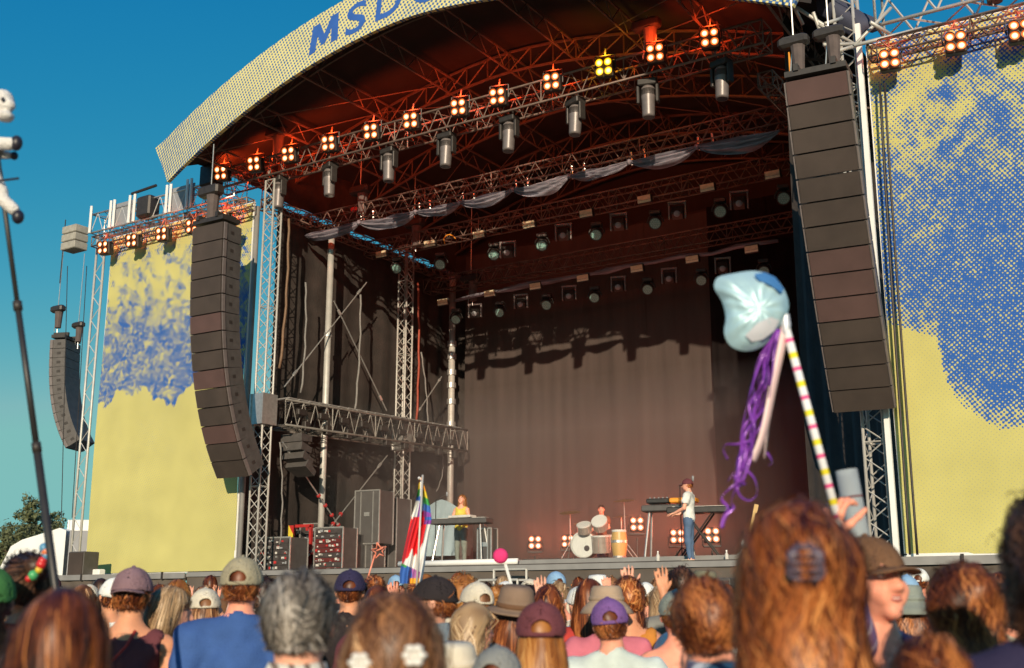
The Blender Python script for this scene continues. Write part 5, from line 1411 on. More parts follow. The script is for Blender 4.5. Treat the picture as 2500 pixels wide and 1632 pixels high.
    # hair
    if hair != 'bald':
        hatted = hat is not None
        vol = {'short': 0, 'long': .004, 'curly': .022, 'wavy': .012, 'updo': .010, 'bun': .002, 'pony': .002, 'bob': .008, 'buzz': -.006}[hair]
        if hatted: vol = min(vol, -.002)
        base = ell((0, -.010, 1.655), (.086 + vol, .110 + vol, .112 + vol))
        pr = [base]
        if hair in ('long', 'wavy'):
            zb = 1.62 - hair_len / 2
            pr += [ell((0, -.088, zb), (.104 * hair_w, .050, hair_len / 2 + .03)), ell((-.078, -.04, zb + .03), (.034 * hair_w, .05, hair_len / 2 - .01)), ell((.078, -.04, zb + .03), (.034 * hair_w, .05, hair_len / 2 - .01))]
        if hair == 'bob': pr += [ell((0, -.05, 1.56), (.108, .085, .11))]
        if hair == 'curly': pr += [ell((0, -.04, 1.58), (.11, .09, .10))]
        if hair == 'updo': pr += [ell((.03, -.085, 1.70), (.06, .05, .05)), ell((-.03, -.09, 1.66), (.05, .05, .06)), ell((.02, -.08, 1.50), (.085, .05, .16))]
        if twist: pr += [ell((0, -.118, 1.66), (.040, .030, .05)), ell((.012, -.125, 1.70), (.028, .026, .03))]
        if hair == 'bun': pr += [ell((0, -.115, 1.715), (.045, .042, .042))]
        if hair == 'pony': pr += [ell((0, -.125, 1.66), (.03, .035, .03)), ell((0, -.15, 1.54), (.036, .032, .13))]
        hu2 = union(pr, .03); zc = {'short': 1.560, 'buzz': 1.565, 'bun': 1.565, 'pony': 1.565}.get(hair, 1.10)
        f1, f2 = r.uniform(0, 6, 2); am = {'curly': .010, 'wavy': .007, 'updo': .007, 'short': .004}.get(hair, .003); fq = {'curly': 70, 'wavy': 42, 'updo': 52}.get(hair, 48)
        def hairf(P):
            d = hu2(P) + am * np.sin(P[..., 0] * fq + f1) * np.sin(P[..., 1] * fq * .9 + f2) * np.sin(P[..., 2] * fq * .6)
            z = P[..., 2]; yl = np.where(z > 1.725, .13, np.where(z > 1.665, .022 + (z - 1.665) / .06 * .085, .016))
            if hair in ('short', 'buzz', 'bun', 'pony'): yl = np.where(z < 1.64, -.022, yl)
            d = np.maximum(d, P[..., 1] - yl)
            return np.maximum(d, zc + .02 * np.abs(P[..., 0]) / .08 - z)
        hairf.bb = (np.minimum(hu2.bb[0], hu2.bb[0]), hu2.bb[1])
        v_, f_ = surf(hairf, (.018, .012, .009)[q], pad=.03)
        ho_v = [v_]; n0 = len(v_)
        tint = [.10 + .25 * r.random(n0) if q == 0 else np.clip(.22 + .25 * np.sin(v_[:, 0] * 60 + f1) * np.sin(v_[:, 2] * 17 + f2), 0, 1)]
        fl = [f_]
        ns = strands if strands is not None else (70, 320, 1900)[q]
        if ns and len(v_) and (not hatted or (v_[:, 2] < 1.66).any()):
            nseg = (5, 6, 9)[q]
            pick = v_[r.integers(0, n0, ns)] + r.normal(0, .004, (ns, 3))
            keep = pick[:, 2] > 1.56 if hair not in ('short', 'buzz', 'curly') else pick[:, 2] > 1.50
            if hatted: keep &= pick[:, 2] < 1.662
            pick = pick[keep]; ns = len(pick)
            tot = {'short': .072, 'buzz': .012, 'curly': .09, 'wavy': hair_len * .9, 'long': hair_len * .95, 'bob': .22, 'updo': .22, 'bun': .10, 'pony': .12}[hair]
            Ls = tot * r.uniform(.6, 1.12, ns) * length_noise
            g0 = np.tile(np.array((0., -.12, -1.)), (ns, 1)); off = r.uniform(0, .007, ns) + (.006 * r.random(ns) if hair in ('curly', 'wavy', 'updo', 'short') else 0) + np.where(r.random(ns) < .07, r.uniform(.006, .02, ns), 0)
            if hair in ('short', 'bun', 'pony'):
                cen = np.array((0, .02, 1.76)) if hair == 'short' else np.array((0, .09, 1.72)); g0 = pick - cen; g0 /= np.linalg.norm(g0, axis=1)[:, None]; g0 += r.normal(0, .35, (ns, 3))
                if hair != 'short': g0 = np.array((0, -.12, 1.70)) - pick; g0 /= np.linalg.norm(g0, axis=1)[:, None]
            ph = r.uniform(0, 6.28, ns); clump = np.sin(pick[:, 0] * 90 + pick[:, 1] * 40 + f1) * .5
            P = pick.copy(); rows = []
            side0 = None
            for k in range(nseg + 1):
                nrm = grad(hairf, P)
                d = g0 + .25 * np.stack([clump, np.zeros(ns), np.zeros(ns)], -1)
                if hair in ('curly', 'wavy', 'updo'):
                    A = {'curly': 1.5, 'wavy': .65, 'updo': .8}[hair]
                    d = d + A * np.stack([np.sin(k * 1.3 + ph), np.cos(k * 1.1 + ph * 1.7), .4 * np.sin(k + ph)], -1)
                down = (nrm[:, 2] < -.55)
                dt = d - nrm * np.sum(d * nrm, 1)[:, None]; dt = np.where(down[:, None], d, dt)
                dt /= np.linalg.norm(dt, axis=1)[:, None] + 1e-9
                if hair in ('short', 'buzz', 'bun', 'pony'): dt = np.where((P[:, 2] < zc + .016)[:, None], dt * .05, dt)
                wd_ = (.0075, .0040, .0019)[q] * (1 - .75 * (k / nseg) ** 2)
                sd = np.cross(dt, nrm); sd /= np.linalg.norm(sd, axis=1)[:, None] + 1e-9
                rows.append((P - sd * wd_, P + sd * wd_))
                P = P + dt * (Ls / nseg)[:, None]
                fv = hairf(P); nn2 = grad(hairf, P); dn = nn2[:, 2] < -.55
                corr = np.where(dn, 0, np.clip(off - fv, -.03, .03)); P = P + nn2 * corr[:, None]
            R_ = np.stack([np.stack(x, 1) for x in rows], 1)          # ns, nseg+1, 2, 3
            sv_ = R_.reshape(-1, 3); base_i = n0 + (np.arange(ns)[:, None, None] * (nseg + 1) + np.arange(nseg)[None, :, None]) * 2
            qd = np.stack([base_i, base_i + 1, base_i + 3, base_i + 2], -1).reshape(-1, 4)
            ho_v.append(sv_); fl.append(qd)
            rootd = -.16 * np.clip((pick[:, 2] - 1.62) / .12, -1, 1) if hair in ('long', 'wavy', 'updo', 'bob') else 0
            tt = np.clip(rootd + .44 + .42 * clump + .25 * np.sin(pick[:, 0] * 33 + pick[:, 2] * 21 + f2) + r.normal(0, .22, ns), 0, 1); along = np.linspace(-.12, .20, nseg + 1)
            tint.append(np.clip(np.repeat((tt[:, None] + along[None, :])[..., None], 2, -1), 0, 1).reshape(-1))
        from_arrays('hair', ht(np.concatenate(ho_v)), np.concatenate(fl), HAIR[hcol], t, True, attr={'tint': np.concatenate(tint)})
    # headgear
    HT4 = Matrix(HR.tolist()).to_4x4(); HT4 = Matrix.Translation(Vector(HC)) @ HT4 @ Matrix.Translation(-Vector(HC))
    vol = {'curly': .012, 'wavy': .012, 'updo': .012, 'long': .006, 'bob': .010}.get(hair, .002)
    if hat == 'cap':
        D = hat_dir; ez = .02
        dome = ell((0, -.010, 1.655), (.098 + vol, .122 + vol, .118 + vol)); it_ = (.020, .013, .009)[q]; inner = ell((0, -.010, 1.655), (.098 + vol - it_, .122 + vol - it_, .118 + vol - it_))
        hole = ell((0, -D * .135, 1.675), (.040, .06, .030))
        def capf(P):
            d = np.maximum(dome(P) + .0022 * np.abs(np.cos(3 * np.arctan2(P[..., 0], P[..., 1] + .01))) ** 60 - .0016 * np.sin(P[..., 0] * 47 + fo[0]) * np.sin(P[..., 2] * 53 + fo[1]), -inner(P))
            d = np.maximum(d, 1.652 + D * .06 * (P[..., 1]) - P[..., 2])
            d = np.maximum(d, -hole(P))
            strap = np.maximum(np.maximum(np.abs(dome(P) + .004) - .004, np.abs(P[..., 2] - 1.656 + D * .06 * .12) - .011), D * P[..., 1] + .05)
            btn = ell((0, -.01, 1.775 + vol), (.011, .011, .006))(P)
            return np.minimum(np.minimum(d, strap), btn)
        capf.bb = (np.array((-.12, -.145, 1.63)), np.array((.12, .13, 1.79)))
        v_, f_ = surf(capf, (.013, .009, .0065)[q], pad=.012); co = from_arrays('cap', ht(v_), f_, CL[hatcol], t, True)
        def brimf(P):
            y = D * P[..., 1]; x = P[..., 0]; zc_ = 1.668 - .10 * (y - .09) - 3.2 * x * x
            d = np.maximum(np.abs(P[..., 2] - zc_) - .004, np.linalg.norm(np.stack([x / .082, (y - .095) / .095], -1), axis=-1) * .08 - .08)
            return np.maximum(d, .085 - y)
        bx = np.array((-.09, .07, 1.60)), np.array((.09, .20, 1.69))
        if D < 0: bx = np.array((-.09, -.20, 1.60)), np.array((.09, -.07, 1.69))
        v_, f_ = surf(wrap(brimf, bx), .0055 if q else .008, pad=.008); from_arrays('cap_brim', ht(v_), f_, CL[hatcol], co, True)
    elif hat in ('bucket', 'felt', 'straw'):
        b = MB(); v0 = 1.66
        prof = {'bucket': [(.175, v0 - .045), (.150, v0 - .01), (.112, v0 + .025), (.106, v0 + .07), (.098, v0 + .10), (.085, v0 + .115), (0, v0 + .118)],
                'felt': [(.19, v0 - .01), (.165, v0 + .0), (.118, v0 + .01), (.112, v0 + .06), (.10, v0 + .115), (.075, v0 + .135), (.03, v0 + .125), (0, v0 + .122)],
                'straw': [(.18, v0 - .02), (.14, v0 + .0), (.108, v0 + .012), (.104, v0 + .07), (.09, v0 + .11), (0, v0 + .12)]}[hat]
        inner = [(max(0, a - .006), z - .005) for a, z in reversed(prof)]
        b.lathe([(a, z) for a, z in inner] + prof, 28, HT4 @ Matrix.Translation((0, -.01, 0)), .93, 1.08)
        ho = b.build('hat', CL[hatcol], t, True)
        b = MB(); k_ = prof[2]; b.lathe([(k_[0] + .001, k_[1] + .004), (k_[0] + .006, k_[1] + .008), (prof[3][0] + .0075, k_[1] + .026), (prof[3][0] + .002, k_[1] + .03)], 28, HT4 @ Matrix.Translation((0, -.01, 0)), .93, 1.08)
        b.build('hat_band', CL['brown'] if hat == 'felt' else CL[hatcol], ho, True)
    if face:
        for sx in (-1, 1):
            b = MB(); b.lathe([(.0001, -.012), (.008, -.009), (.012, 0), (.008, .009), (.0001, .012)], 12, HT4 @ Matrix.Translation((sx * .033, .0865, 1.648)) @ Matrix.Rotation(math.radians(-90), 4, 'X')); eo = b.build('eye', M['eye_white'], t, True)
            b = MB(); b.disc(HT4 @ Vector((sx * .033 + .001, .0992, 1.647)), HT4.to_3x3() @ Vector((0, 1, 0)), .0052, 12); b.build('iris', M['iris'], eo)
            b = MB(); b.path([HT4 @ Vector(p) for p in ((sx * .016, .108, 1.664), (sx * .034, .107, 1.672), (sx * .052, .094, 1.665))], [.003, .004, .002], 6); b.build('eyebrow', HAIR[hcol], t, True)
        b = MB(); b.path([HT4 @ Vector(p) for p in ((-.030, .092, 1.582), (-.014, .106, 1.574), (0, .110, 1.572), (.014, .106, 1.574), (.030, .092, 1.582))], [.002, .005, .006, .005, .002], 7); b.build('lower_lip', M['lip'], t, True)
        b = MB(); b.path([HT4 @ Vector(p) for p in ((-.030, .093, 1.586), (-.012, .108, 1.5845), (0, .110, 1.583), (.012, .108, 1.5845), (.030, .093, 1.586))], [.002, .0035, .004, .0035, .002], 7); b.build('upper_lip', M['lip'], t, True)
        b = MB(); b.path([HT4 @ Vector(p) for p in ((-.024, .096, 1.583), (0, .1085, 1.578), (.024, .096, 1.583))], [.003, .0045, .003], 7); b.build('teeth', M['teeth'], t, True)
    t['wrist_r'] = 0
    del t['wrist_r']
    return t, (lambda v: t.matrix_basis @ Vector([float(c) for c in v])), HT4, wr
FACE_STAGE = AZ - math.pi / 2
def place(px, top, dep, label, yaw=0.0, **kw):
    """a person whose head top is seen at (px, top) at a given distance, standing on the ground"""
    p = wd(px, top, dep); H = float(p[2])
    vd = math.atan2(p[1] - CAM[1], p[0] - CAM[0]) - math.pi / 2
    hp = {'bucket': .025, 'felt': .035, 'cap': .018}.get(kw.get('hat'), .01)
    return person((p[0], p[1], 0), H - hp, vd * .5 + FACE_STAGE * .5 + yaw, label, **kw)

# ------------------------------------------------------------------ performers
def perf(px, foot_y, H, label, rz, z, **kw):
    p = wy(px, 1380, foot_y); return person((p[0], foot_y, z), H, rz, label, **kw)
MH = float(wy(1686, 1168, .45)[2]) - SZ
perf(1686, .45, MH - .02, 'performer in white T shirt, jeans and brown cap standing at the keyboards', math.radians(100), SZ, hair='short', hcol='brown', shirt='white', sleeve=.6, trousers='jeans', hat='cap', hatcol='maroon', arms=('play', 'play'), q=1, seed=31, head_pitch=-.1)
perf(1125, 3.0, 1.68, 'performer in yellow vest with shoulder length ginger hair behind the grey stage piano', math.radians(190), RZ, sex='f', hair='wavy', hair_len=.3, hcol='ginger', shirt='yellow', sleeve=0, neck='tank', trousers='grey_green', arms=('play', 'play'), q=1, seed=32, head_pitch=.25, face=True)
dp = at_deck(1470, 5.9)
person((dp[0], dp[1], RZ - .10), 1.64, math.radians(170), 'drummer in dark top half hidden behind the drum kit', hair='short', hcol='dark', shirt='brown', sleeve=.6, arms=('play', 'play'), q=1, seed=33, head_yaw=.6, face=True)

# ------------------------------------------------------------------ the audience
def gz(dep): return 0.02 * min(15.0, max(0.0, dep - 2.0))     # the meadow rises slightly towards the stage
for v in bpy.data.objects['ground'].data.vertices:
    dd = (np.array([v.co.x, v.co.y]) - CAM[:2]) @ F0[:2]; v.co.z = gz(dd)
def place(px, top, dep, label, yaw=0.0, **kw):
    """a person whose head top is seen at (px, top) at a given distance, standing on the ground"""
    p = wd(px, top, dep); H = float(p[2]) - gz(dep)
    vd = math.atan2(p[1] - CAM[1], p[0] - CAM[0]) - math.pi / 2
    hp = {'bucket': .03, 'felt': .04, 'cap': .025, 'straw': .03}.get(kw.get('hat'), .012)
    if kw.get('hair') == 'curly': hp += .02
    return person((p[0], p[1], gz(dep)), H - hp, vd * .6 + FACE_STAGE * .4 + yaw, label, **kw)
CG = 'festival crowd seen from behind'
fg = {}
def near(key, *a, **k):
    k.setdefault('group', CG); k.setdefault('q', 2); fg[key] = place(*a, **k); return fg[key]
near('long_brown', 162, 1440, 2.3, 'woman with long straight brown hair filling the lower left corner', sex='f', hair='long', hcol='brown', hair_len=.80, hair_w=1.12, shirt='black', seed=1, strands=2300, hat=None)
near('green', -22, 1378, 4.3, 'person in dark green cap cut by the left picture edge', hair='short', hcol='dark', shirt='black', hat='cap', hatcol='green', seed=2)
near('beads', 66, 1352, 4.6, 'person with dark hair knot and coloured beads beside the black pole', sex='f', hair='bun', hcol='dark', skin='tan', shirt='red', seed=3, yaw=.5)
near('mauve', 328, 1382, 5.8, 'man in mauve backwards cap and dark sleeveless top with red strap', hair='short', hcol='brown', skin='tan', shirt='maroon', sleeve=0, neck='tank', hat='cap', hatcol='mauve', hat_dir=-1, seed=4, yaw=-.1)
near('blond', 412, 1434, 6.0, 'woman with blond bob turned right between mauve cap and blue shirt', sex='f', hair='bob', hcol='blond', shirt='black', seed=5, build=1.1, head_yaw=-.9, head_pitch=-.1, yaw=-.3, strands=1800)
near('blue', 594, 1357, 5.7, 'man in royal blue T shirt and olive cap seen from behind', hair='short', hcol='brown', skin='pink', shirt='royal_blue', sleeve=.75, hat='cap', hatcol='khaki', seed=6, build=1.12, head_yaw=-.1)
near('grey', 735, 1396, 2.95, 'grey haired man in striped collared shirt at bottom left of centre', hair='short', hcol='grey', skin='fair', shirt='striped', neck='collar', seed=7, strands=2300, head_yaw=-.12)
near('navy_cap', 856, 1389, 7.4, 'man in dark navy cap right behind the grey haired man', hair='buzz', hcol='brown', skin='tan', shirt='black', hat='cap', hatcol='navy', seed=8)
near('messy', 962, 1453, 2.35, 'woman with messy wavy light brown hair and white clips', sex='f', hair='wavy', hcol='mousy', hair_len=.46, hair_w=1.2, shirt='black', seed=9, strands=2300)
near('profile', 1062, 1404, 5.9, 'man in black cap and pale denim jacket looking left', hair='short', hcol='brown', skin='fair', shirt='denim', sleeve=1.8, neck='collar', hat='cap', hatcol='black', seed=10, head_yaw=1.15, yaw=.3, face=True)
near('felt', 1252, 1428, 6.3, 'person in brown felt brimmed hat behind the maroon cap', hair='long', hair_len=.3, hcol='brown', shirt='grey', hat='felt', hatcol='felt', seed=11, head_roll=.1, head_pitch=.12)
near('maroon', 1320, 1466, 4.4, 'ginger haired woman in maroon cap at bottom centre', sex='f', hair='long', hcol='ginger', hair_len=.62, hair_w=1.08, shirt='cream', hat='cap', hatcol='maroon', seed=12, strands=2200)
near('purple', 1492, 1456, 5.7, 'man in purple cap and pale mint T shirt seen from behind', hair='short', hcol='brown', skin='pink', shirt='mint_white', sleeve=.7, neck='crew', hat='cap', hatcol='purple', seed=13, build=1.08, head_roll=-.08)
near('tan_hat', 1480, 1426, 6.7, 'person in beige brimmed hat just beyond the purple cap', hair='short', hcol='mousy', shirt='pink', hat='bucket', hatcol='tan', seed=14)
near('dark_man', 1662, 1384, 7.2, 'man with short very dark hair above the grey green cap', hair='short', hcol='dark', skin='deep', shirt='grey', seed=15, strands=900)
near('grey_cap', 1650, 1438, 6.0, 'bare shouldered woman in grey green cap with ginger hair tied low', sex='f', hair='pony', hcol='ginger', skin='pink', shirt='pink', sleeve=0, neck='bare', hat='cap', hatcol='grey_green', hat_dir=1, seed=16)
near('brown_man', 1735, 1411, 3.2, 'man with short brown hair and patterned blue shirt left of the tall woman', hair='short', hcol='brown', skin='pink', shirt='pattern', neck='collar', seed=17, strands=2400, head_roll=-.12, head_yaw=.15)
near('claw', 1940, 1242, 2.1, 'tall woman with long auburn hair held by a claw clip nearest the viewer', sex='f', hair='wavy', hcol='auburn', hair_len=.68, hair_w=.98, shirt='white', sleeve=.6, seed=18, twist=True, strands=3000)
SM = near('smile', 2124, 1303, 3.7, 'smiling man in brown cap and open purple striped shirt facing right', yaw=-2.6, hair='short', hcol='brown', skin='pink', shirt='purple_stripe', sleeve=1.6, neck='open', hat='cap', hatcol='brown', seed=19, face=True, head_pitch=.06,
     arms=(('W', wd(2075, 1560, 3.45), wd(2028, 1322, 3.5), RT * .12 + UPW - F0 * .1, RT * .9 + F0 * .5, .85), 'down'))
near('bucket2', 2207, 1424, 6.4, 'person in grey green bucket hat with long dark curly hair', sex='f', hair='wavy', hcol='brown', hair_len=.36, hair_w=1.25, skin='fair', shirt='pink', neck='tank', sleeve=0, hat='bucket', hatcol='grey_green', seed=20)
near('updo', 2348, 1384, 3.2, 'woman with dark auburn hair pinned up loosely wearing a pearl earring', sex='f', hair='updo', hcol='brown', hair_len=.4, shirt='black', seed=21, strands=2300, head_yaw=-.25)
near('edge', 2585, 1195, 2.3, 'person with big dark curly hair and navy top at the right picture edge', hair='curly', hcol='dark', skin='tan', shirt='navy', neck='collar', seed=22, build=1.15, strands=2200)
near('ear', 2268, 1552, 2.35, 'short person with dark brown hair and bare pink ear at the bottom right', sex='f', hair='short', hcol='brown', skin='pink', shirt='black', seed=23, strands=1500, head_yaw=-.1)
near('purple_cap2', 2466, 1441, 8.0, 'woman in purple cap with ponytail below the dark curly hair', sex='f', hair='pony', hcol='mousy', shirt='black', hat='cap', hatcol='purple', seed=24)
near('plaid', -80, 1452, 2.7, 'person in blue shirt cut by the left picture edge', hair='short', hcol='dark', shirt='denim', seed=25)

# hair ornaments on the near women
def on_head(key, pos): return fg[key][1](fg[key][2] @ Vector(pos))
def ornament(name, pos, mat, label, cat, key, s=.03, kind='flower'):
    p = on_head(key, pos); b = MB()
    if kind == 'flower':
        for k in range(6):
            a = k * math.pi / 3; b.lathe([(.0001, -.3 * s), (.35 * s, -.15 * s), (.42 * s, .1 * s), (.0001, .3 * s)], 8, Matrix.Translation((.55 * s * math.cos(a), -.1 * s, .55 * s * math.sin(a))))
        b.lathe([(.0001, -.3 * s), (.3 * s, 0), (.0001, .3 * s)], 8)
    else:
        for sx in (-1, 1):
            P = [Vector((sx * s * .25, -s * .3, s * 1.1)), Vector((sx * s * .8, -s * .75, s * .5)), Vector((sx * s * .9, -s * .6, -s * .4)), Vector((sx * s * .45, -s * .25, -s * 1.2))]
            b.path(P, [.16 * s, .24 * s, .2 * s, .08 * s], 7)
            for k in range(4):
                z = s * (.6 - k * .42); b.path([Vector((sx * s * .85, -s * .7, z)), Vector((sx * s * .45, -s * .85, z - .1 * s)), Vector((sx * s * .05, -s * .5, z - .2 * s))], [.13 * s, .11 * s, .05 * s], 6)
        b.tube((-s * .35, -s * .5, s * .95), (s * .35, -s * .5, s * .95), .15 * s, 8)
    o = b.build(name, mat, None, True); o.location = p; o.rotation_euler = (0, 0, fg[key][0].rotation_euler[2]); tag(o, label, cat); return o
ornament('hair_clip', (-.059, -.128, 1.636), M['clip_white'], 'white flower clip on the left side of the messy wavy hair', 'hair clip', 'messy', .024)
ornament('hair_clip', (.047, -.132, 1.65), M['clip_white'], 'white flower clip on the right side of the messy wavy hair', 'hair clip', 'messy', .026)
ornament('claw_clip', (-.004, -.150, 1.665), M['clip_grey'], 'dark grey claw clip holding the tall woman\'s auburn hair', 'hair clip', 'claw', .030, 'claw')
p = on_head('updo', (-.083, -.012, 1.595)); b = MB(); b.lathe([(.0001, -.008), (.006, -.005), (.008, 0), (.006, .005), (.0001, .008)], 10); o = b.build('earring', M['clip_white'], None, True); o.location = p; tag(o, 'pearl earring of the woman with pinned up hair', 'earring')
M['bead_red'] = pmat('red_bead', (.6, .03, .03), .3); M['bead_blue'] = pmat('blue_bead', (.1, .3, .5), .3); M['bead_orange'] = pmat('orange_bead', (.75, .2, .08), .3); M['bead_green'] = pmat('green_bead', (.08, .4, .15), .3); M['bead_yellow'] = pmat('yellow_bead', (.7, .5, .05), .3)
t = thing('bead_string', 'string of large coloured beads in the dark hair by the black pole', 'beads', Vector(wd(100, 1350, 4.42)))
for k, (px, py, mm, rr) in enumerate(((108, 1338, 'bead_blue', .02), (113, 1347, 'bead_orange', .019), (113, 1357, 'bead_blue', .016), (104, 1370, 'bead_red', .018), (101, 1378, 'bead_red', .02), (95, 1391, 'bead_yellow', .015), (81, 1405, 'bead_green', .02), (70, 1413, 'bead_red', .014))):
    b = MB(); b.lathe([(.0001, -rr), (rr * .7, -rr * .7), (rr, 0), (rr * .7, rr * .7), (.0001, rr)], 10, Matrix.Translation(Vector(wd(px, py, 4.42)))); bw(b, 'bead', M[mm], t, True)
# red strap and print on the sleeveless top
kp = lambda v: Vector(v)
b = MB(); b.path([kp(v) for v in ((.05, -.10, 1.47), (.02, -.135, 1.40), (-.05, -.142, 1.32), (-.11, -.128, 1.24))], .0075, 6); b.build('red_strap', CL['red'], fg['mauve'][0], True)
b = MB(); b.path([kp(v) for v in [(-.075 + .045 * math.cos(a), -.148, 1.22 + .03 * math.sin(a)) for a in [(-2.2 + .35 * i) for i in range(12)]]] + [kp((-.085, -.143, 1.14))], .006, 5); b.build('loop_print', CL['cream'], fg['mauve'][0], True)

# middle distance and far audience
HN = {'brown': 'brown haired', 'auburn': 'auburn haired', 'ginger': 'ginger haired', 'blond': 'blond', 'dark': 'dark haired', 'grey': 'grey haired', 'mousy': 'light brown haired'}
LM = [(0, 210, 'near the truck'), (210, 420, 'below left banner edge'), (420, 600, 'below left array'), (600, 820, 'below the racks'), (820, 1010, 'left of flag'), (1010, 1180, 'below stage piano'),
      (1180, 1330, 'by steel steps'), (1330, 1480, 'below drum kit'), (1480, 1640, 'below conga drum'), (1640, 1820, 'below performer in white'), (1820, 2140, 'behind tall woman'), (2140, 2320, 'below right banner corner'), (2320, 2700, 'below right banner')]
def landmark(px):
    for a, c, nme in LM:
        if a <= px < c: return nme
    return 'at left edge' if px < 0 else 'at right edge'
def hcn(c): return c.replace('_', ' ')
CR = random.Random(42)
taken = []
used_labels = set()
def crowd_person(px, top, dep, arms=('down', 'down'), **ov):
    for attempt in range(14):
        spec = crowd_spec(px, dep, arms, ov)
        if spec[0] not in used_labels: break
    used_labels.add(spec[0])
    p = place(px, top, dep, spec[0], **spec[1]); taken.append((px, dep)); return p
def crowd_spec(px, dep, arms, ov):
    sex = ov.get('sex', CR.choice('mf')); hat = ov.get('hat', CR.choices([None, 'cap', 'bucket', 'straw'], [70, 19, 7, 4])[0])
    hc = ov.get('hcol', CR.choices(list(HN), [30, 14, 9, 18, 14, 3, 12])[0])
    hair = ov.get('hair', CR.choice(['short', 'short', 'short', 'curly']) if sex == 'm' else CR.choice(['long', 'wavy', 'bob', 'bun', 'pony', 'long']))
    sh = ov.get('shirt', CR.choice(['black', 'white', 'grey', 'navy', 'red', 'cream', 'mint_white', 'maroon', 'sky', 'pink', 'olive', 'orange', 'white', 'brown', 'denim']))
    hatc = ov.get('hatcol', CR.choice(['white', 'black', 'navy', 'tan', 'cream', 'sky', 'khaki', 'maroon', 'purple', 'white']))
    tank = ov.get('tank', CR.random() < .3)
    near_ = ''
    raised = any(a in ('raise', 'raise_high', 'high', 'up', 'fist', 'clap') for a in arms if isinstance(a, str))
    lab = ('arm raised ' if raised else '') + f"{HN[hc]} {'woman' if sex == 'f' else 'man'} in {hcn(sh)} {'vest' if tank else 'top'}" + (f" and {hcn(hatc)} {hat.replace('bucket', 'bucket hat').replace('straw', 'straw hat')}" if hat else '') + f", {landmark(px)}"
    q = 1 if dep < 9.5 else 0
    sk = ov.get('skin', CR.choices(['fair', 'tan', 'pink', 'deep'], [40, 25, 30, 5])[0])
    kw = dict(group=CG, q=q, seed=CR.randint(1, 99999), sex=sex, hair=hair, hcol=hc, shirt=sh, hat=hat, hatcol=hatc, skin=sk, arms=arms, sleeve=0 if tank else .55, neck='tank' if tank else 'crew',
              head_yaw=ov.get('head_yaw', CR.uniform(-.5, .5)), head_pitch=CR.uniform(-.08, .12), head_roll=CR.uniform(-.1, .1), hair_len=CR.uniform(.25, .48), yaw=CR.uniform(-.25, .25), strands=(90 if q == 0 else 300))
    return lab, kw
# people who can be told apart
SP = {}
crowd_person(440, 1416, 8.5, hcol='ginger', hair='bob', sex='f', hat=None, shirt='red')
crowd_person(505, 1436, 7.5, hcol='mousy', hair='bob', sex='f', hat='cap', hatcol='cream', shirt='orange')
crowd_person(640, 1408, 7.5, hcol='dark', hair='curly', hat=None, shirt='white', tank=True, skin='tan')
crowd_person(915, 1406, 7.6, hcol='brown', hair='bun', sex='f', hat=None)
crowd_person(925, 1430, 7.0, hcol='brown', hair='long', sex='f', hat=None, shirt='maroon')
crowd_person(1130, 1402, 8.0, hcol='ginger', hair='curly', sex='m', hat=None, shirt='cream')
crowd_person(1163, 1420, 7.0, hcol='mousy', hair='long', sex='f', hat='cap', hatcol='cream', shirt='olive')
crowd_person(1235, 1417, 10.5, hat='cap', hatcol='white', hair='short', sex='m')
crowd_person(1292, 1412, 11.0, hat='cap', hatcol='cream', hair='short', sex='m')
crowd_person(1357, 1394, 12.0, hat='cap', hatcol='sky', hair='short', sex='m', shirt='cream')
crowd_person(1150, 1475, 5.6, hcol='blond', hair='wavy', sex='f', hat=None, shirt='cream', head_yaw=-.8)
crowd_person(1338, 1432, 7.3, hcol='brown', hair='wavy', sex='f', hat=None, shirt='pink', tank=True, arms=('down', 'phone'))
crowd_person(1418, 1428, 8.2, hat='cap', hatcol='white', hair='short', sex='m', shirt='sky')
crowd_person(1533, 1410, 7.0, hcol='brown', hair='wavy', sex='f', hat=None, shirt='black')
crowd_person(1575, 1420, 10.0, hat='cap', hatcol='white', hair='short', sex='m', shirt='white')
crowd_person(1610, 1430, 8.5, hcol='blond', hair='wavy', sex='f', hat=None, shirt='pink', tank=True)
crowd_person(1605, 1412, 10.5, hcol='mousy', hair='bun', sex='f', hat=None, shirt='cream')
crowd_person(1715, 1392, 10.0, hat='bucket', hatcol='olive', hair='short', sex='m', shirt='brown')
crowd_person(2240, 1386, 12.0, hat='cap', hatcol='white', hair='short', sex='m', shirt='red')
crowd_person(2205, 1402, 9.0, hat='cap', hatcol='sky', hair='short', sex='m', shirt='sky')
crowd_person(2437, 1396, 7.5, hcol='brown', hair='short', sex='m', hat=None, skin='pink', head_yaw=1.0)
crowd_person(2462, 1410, 7.0, hcol='dark', hair='curly', sex='m', hat='cap', hatcol='black')
crowd_person(2395, 1430, 7.0, hcol='brown', hair='short', sex='m', hat='cap', hatcol='purple', shirt='cream')
crowd_person(220, 1425, 11.0, hat='cap', hatcol='cream', hair='short', sex='m', shirt='brown')
crowd_person(277, 1408, 8.0, hat='cap', hatcol='white', hair='short', sex='m', shirt='white')
crowd_person(1110, 1560, 4.1, hat='bucket', hatcol='cream', hair='short', sex='f', shirt='white')
crowd_person(1215, 1570, 3.9, hat='cap', hatcol='grey', hair='short', sex='m', shirt='grey')
